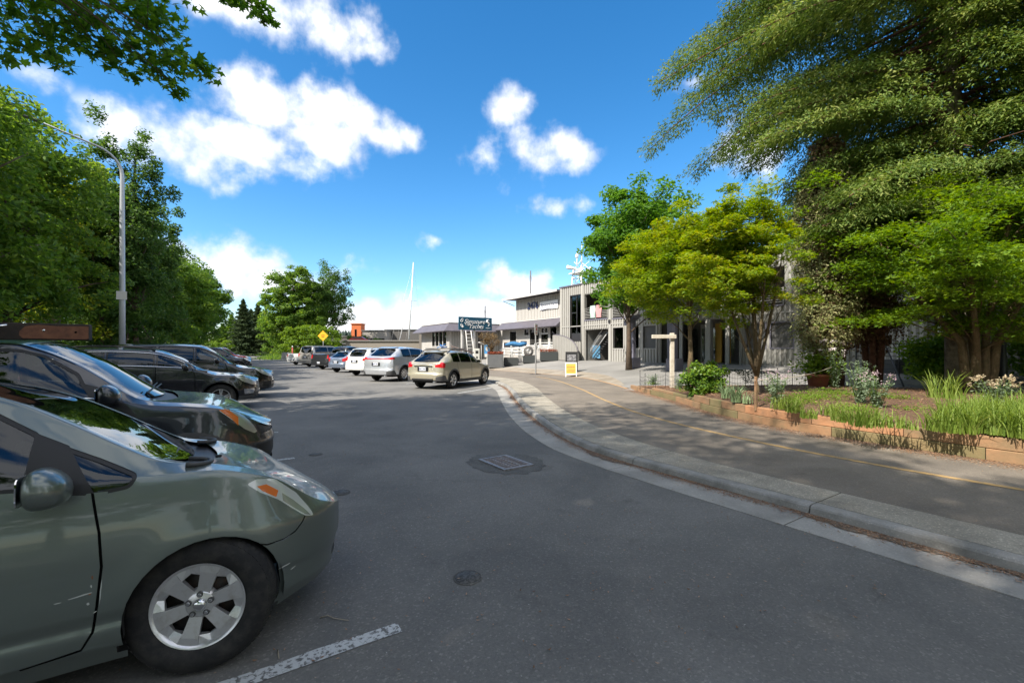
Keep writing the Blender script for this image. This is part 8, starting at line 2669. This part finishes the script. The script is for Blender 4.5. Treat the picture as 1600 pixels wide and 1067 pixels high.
# handrail, landing and cabinet behind the bed on the right
GAL = material('dark_rail', (.07, .07, .075), .45, .5)
t = thing('railing', 'grey horizontal-bar railing behind the bed, right of the brown cypress', 'railing', (0, 0, 0))
A_ = Vector((*at_ray(1338, 16.0), .62)); B_ = Vector((*at_ray(1442, 14.9), .62))
for q in (0, .33, .66, 1): 
    p = A_.lerp(B_, q); m = MB(); m.tube([p, p + Vector((0, 0, 1.15))], .022, 6); m.build('post', GAL, t)
for k in range(8):
    m = MB(); m.tube([A_ + Vector((0, 0, .12 + k * .145)), B_ + Vector((0, 0, .12 + k * .145))], .010 if k < 7 else .022, 5); m.build('bar', GAL, t)
C_ = Vector((*at_ray(1412, 13.2), .45))
m = MB(); m.tube([B_.lerp(A_, .55) + Vector((0, 0, 1.1)), C_], .025, 6); m.build('sloping_rail', GAL, t)
m = MB(); x0, y0 = at_ray(1400, 15.6)
m.bbox(-1.8, 1.8, -1.6, 1.6, .42, .60, .02); o = m.build('landing', CONC); o.location = (x0, y0, .0); o['label'] = 'pale concrete landing behind the railing'; o['category'] = 'landing'
x0, y0 = at_ray(1402, 17.2)
t = thing('utility_box', 'dark louvred utility box behind the railing', 'utility box', (x0, y0, .62), math.radians(-20))
m = MB(); m.bbox(-.42, .42, -.25, .25, 0, .55, .02); m.build('case', material('dark_case', (.06, .065, .07), .5), t)
for k in range(6):
    m = MB(); m.box(-.36, .36, -.262, -.251, .08 + k * .075, .10 + k * .075); m.build('louvre', GREYPL, t)
# black lamp post in the garden
x0, y0 = at_ray(1567, 12.6)
t = thing('lamp_post', 'slim black lamp post rising through the leaves at the right', 'lamp post', (x0, y0, .45))
BLK = material('black_post', (.02, .02, .024), .4)
m = MB(); m.lathe([(.0, 0), (.13, 0), (.13, .06), (.095, .10), (.09, .9), (.075, .95), (.07, 6.2), (.0, 6.2)], 16); m.build('post', BLK, t)
m = MB(); m.lathe([(.0, 6.2), (.20, 6.25), (.26, 6.55), (.14, 6.75), (.0, 6.8)], 16); m.build('lamp_head', BLK, t)

# ------------------------------------------------------------------ street light and the plank
x0, y0 = at_ray(191, 21.7)
t = thing('street_light', 'tall pale grey street light with a long curved arm over the parked cars', 'street light', (x0, y0, .1))
PG = material('pale_grey_steel', (.42, .44, .47), .45, .3)
m = MB()
aim = Vector((-.84, -.54, 0)) * 1.0
pts = [Vector((0, 0, 0)), Vector((0, 0, 4)), Vector((0, 0, 8.5)), Vector((0, 0, 10.0))]
rs = [.135, .12, .10, .085]
for k in range(1, 7):
    a = k / 6 * PI / 2 * .92; pts.append(Vector((0, 0, 10.0)) + aim * (1 - math.cos(a)) * 1.1 + Vector((0, 0, math.sin(a) * 1.05))); rs.append(.08 - .006 * k)
pts.append(pts[-1] + aim * 1.9 + Vector((0, 0, .22))); rs.append(.035)
m.tube(pts, rs, 12); m.build('pole', PG, t)
m = MB(); e = pts[-1]
m.ext([(0, -.03), (.75, -.05), (.80, .0), (.7, .07), (.1, .07), (0, .04)], -.13, .13, 'y'); o = m.build('lamp_head', material('lamp_grey', (.16, .17, .18), .5), t); o.location = e; o.rotation_euler = (0, -.1, math.atan2(aim.y, aim.x))
m = MB(); m.bbox(-.2, .2, -.2, .2, 0, .12, .02); m.build('base', CONC_OLD, t)
m = MB(); m.box(-.2, .2, -.15, -.14, 3.9, 4.3); m.build('small_sign', WHT, t)

# timber beam tied across the roof of the second car, with its steel hook
PLK = material('dark_old_timber', (.045, .032, .026), .9, noise=(6, (.022, .018, .016), 7, .35, .7), bump=(30, .4, .005))
PLK2 = material('split_brown_wood', (.20, .085, .045), .8, noise=(22, (.11, .045, .028), 8, .35, .7))
t = thing('timber_beam', 'dark weathered beam with a split brown end, tied on the second car roof', 'beam', (-.96, 5.02, 1.675), 0)
m = MB(); m.bbox(-3.2, 0, -.05, .05, -.065, .068, .006); m.build('beam', PLK, t)
pts = [(-.40, -.03), (-.38, -.052), (-.02, -.056), (-.004, -.05), (-.004, .05), (-.2, .048), (-.3, .055), (-.37, .04), (-.40, .0)]
m = MB(); m.ext(pts, -.0545, -.049, 'y'); m.build('split_end', PLK2, t)
m = MB(); m.lathe([(0, -.0575), (.008, -.057), (.009, -.054)], 12, (-.265, 0, .012), 'y'); m.build('nail', CHROME, t)
m = MB(); m.lathe([(0, -.0563), (.008, -.056), (.008, -.054)], 12, (-.08, 0, .0), 'y'); m.build('nail_hole', SEAM, t)
hk = thing('carabiner', 'steel snap hook hanging from the beam at the left edge', 'hook', (-1.50, 4.93, 1.665), 0)
m = MB(); pts = [(-.03 , 0, .03), (-.055, 0, .0), (-.05, 0, -.06), (-.02, 0, -.115), (.015, 0, -.11), (.035, 0, -.06), (.035, 0, .0), (.02, 0, .03), (-.03, 0, .03)]
m.tube(pts, .009, 8); m.build('hook', CHROME, hk)
m = MB(); m.tube([(-.06, -.01, .035), (.0, -.012, .04), (.09, -.015, .055)], [.009, .011, .008], 8); m.build('pin', CHROME, hk)
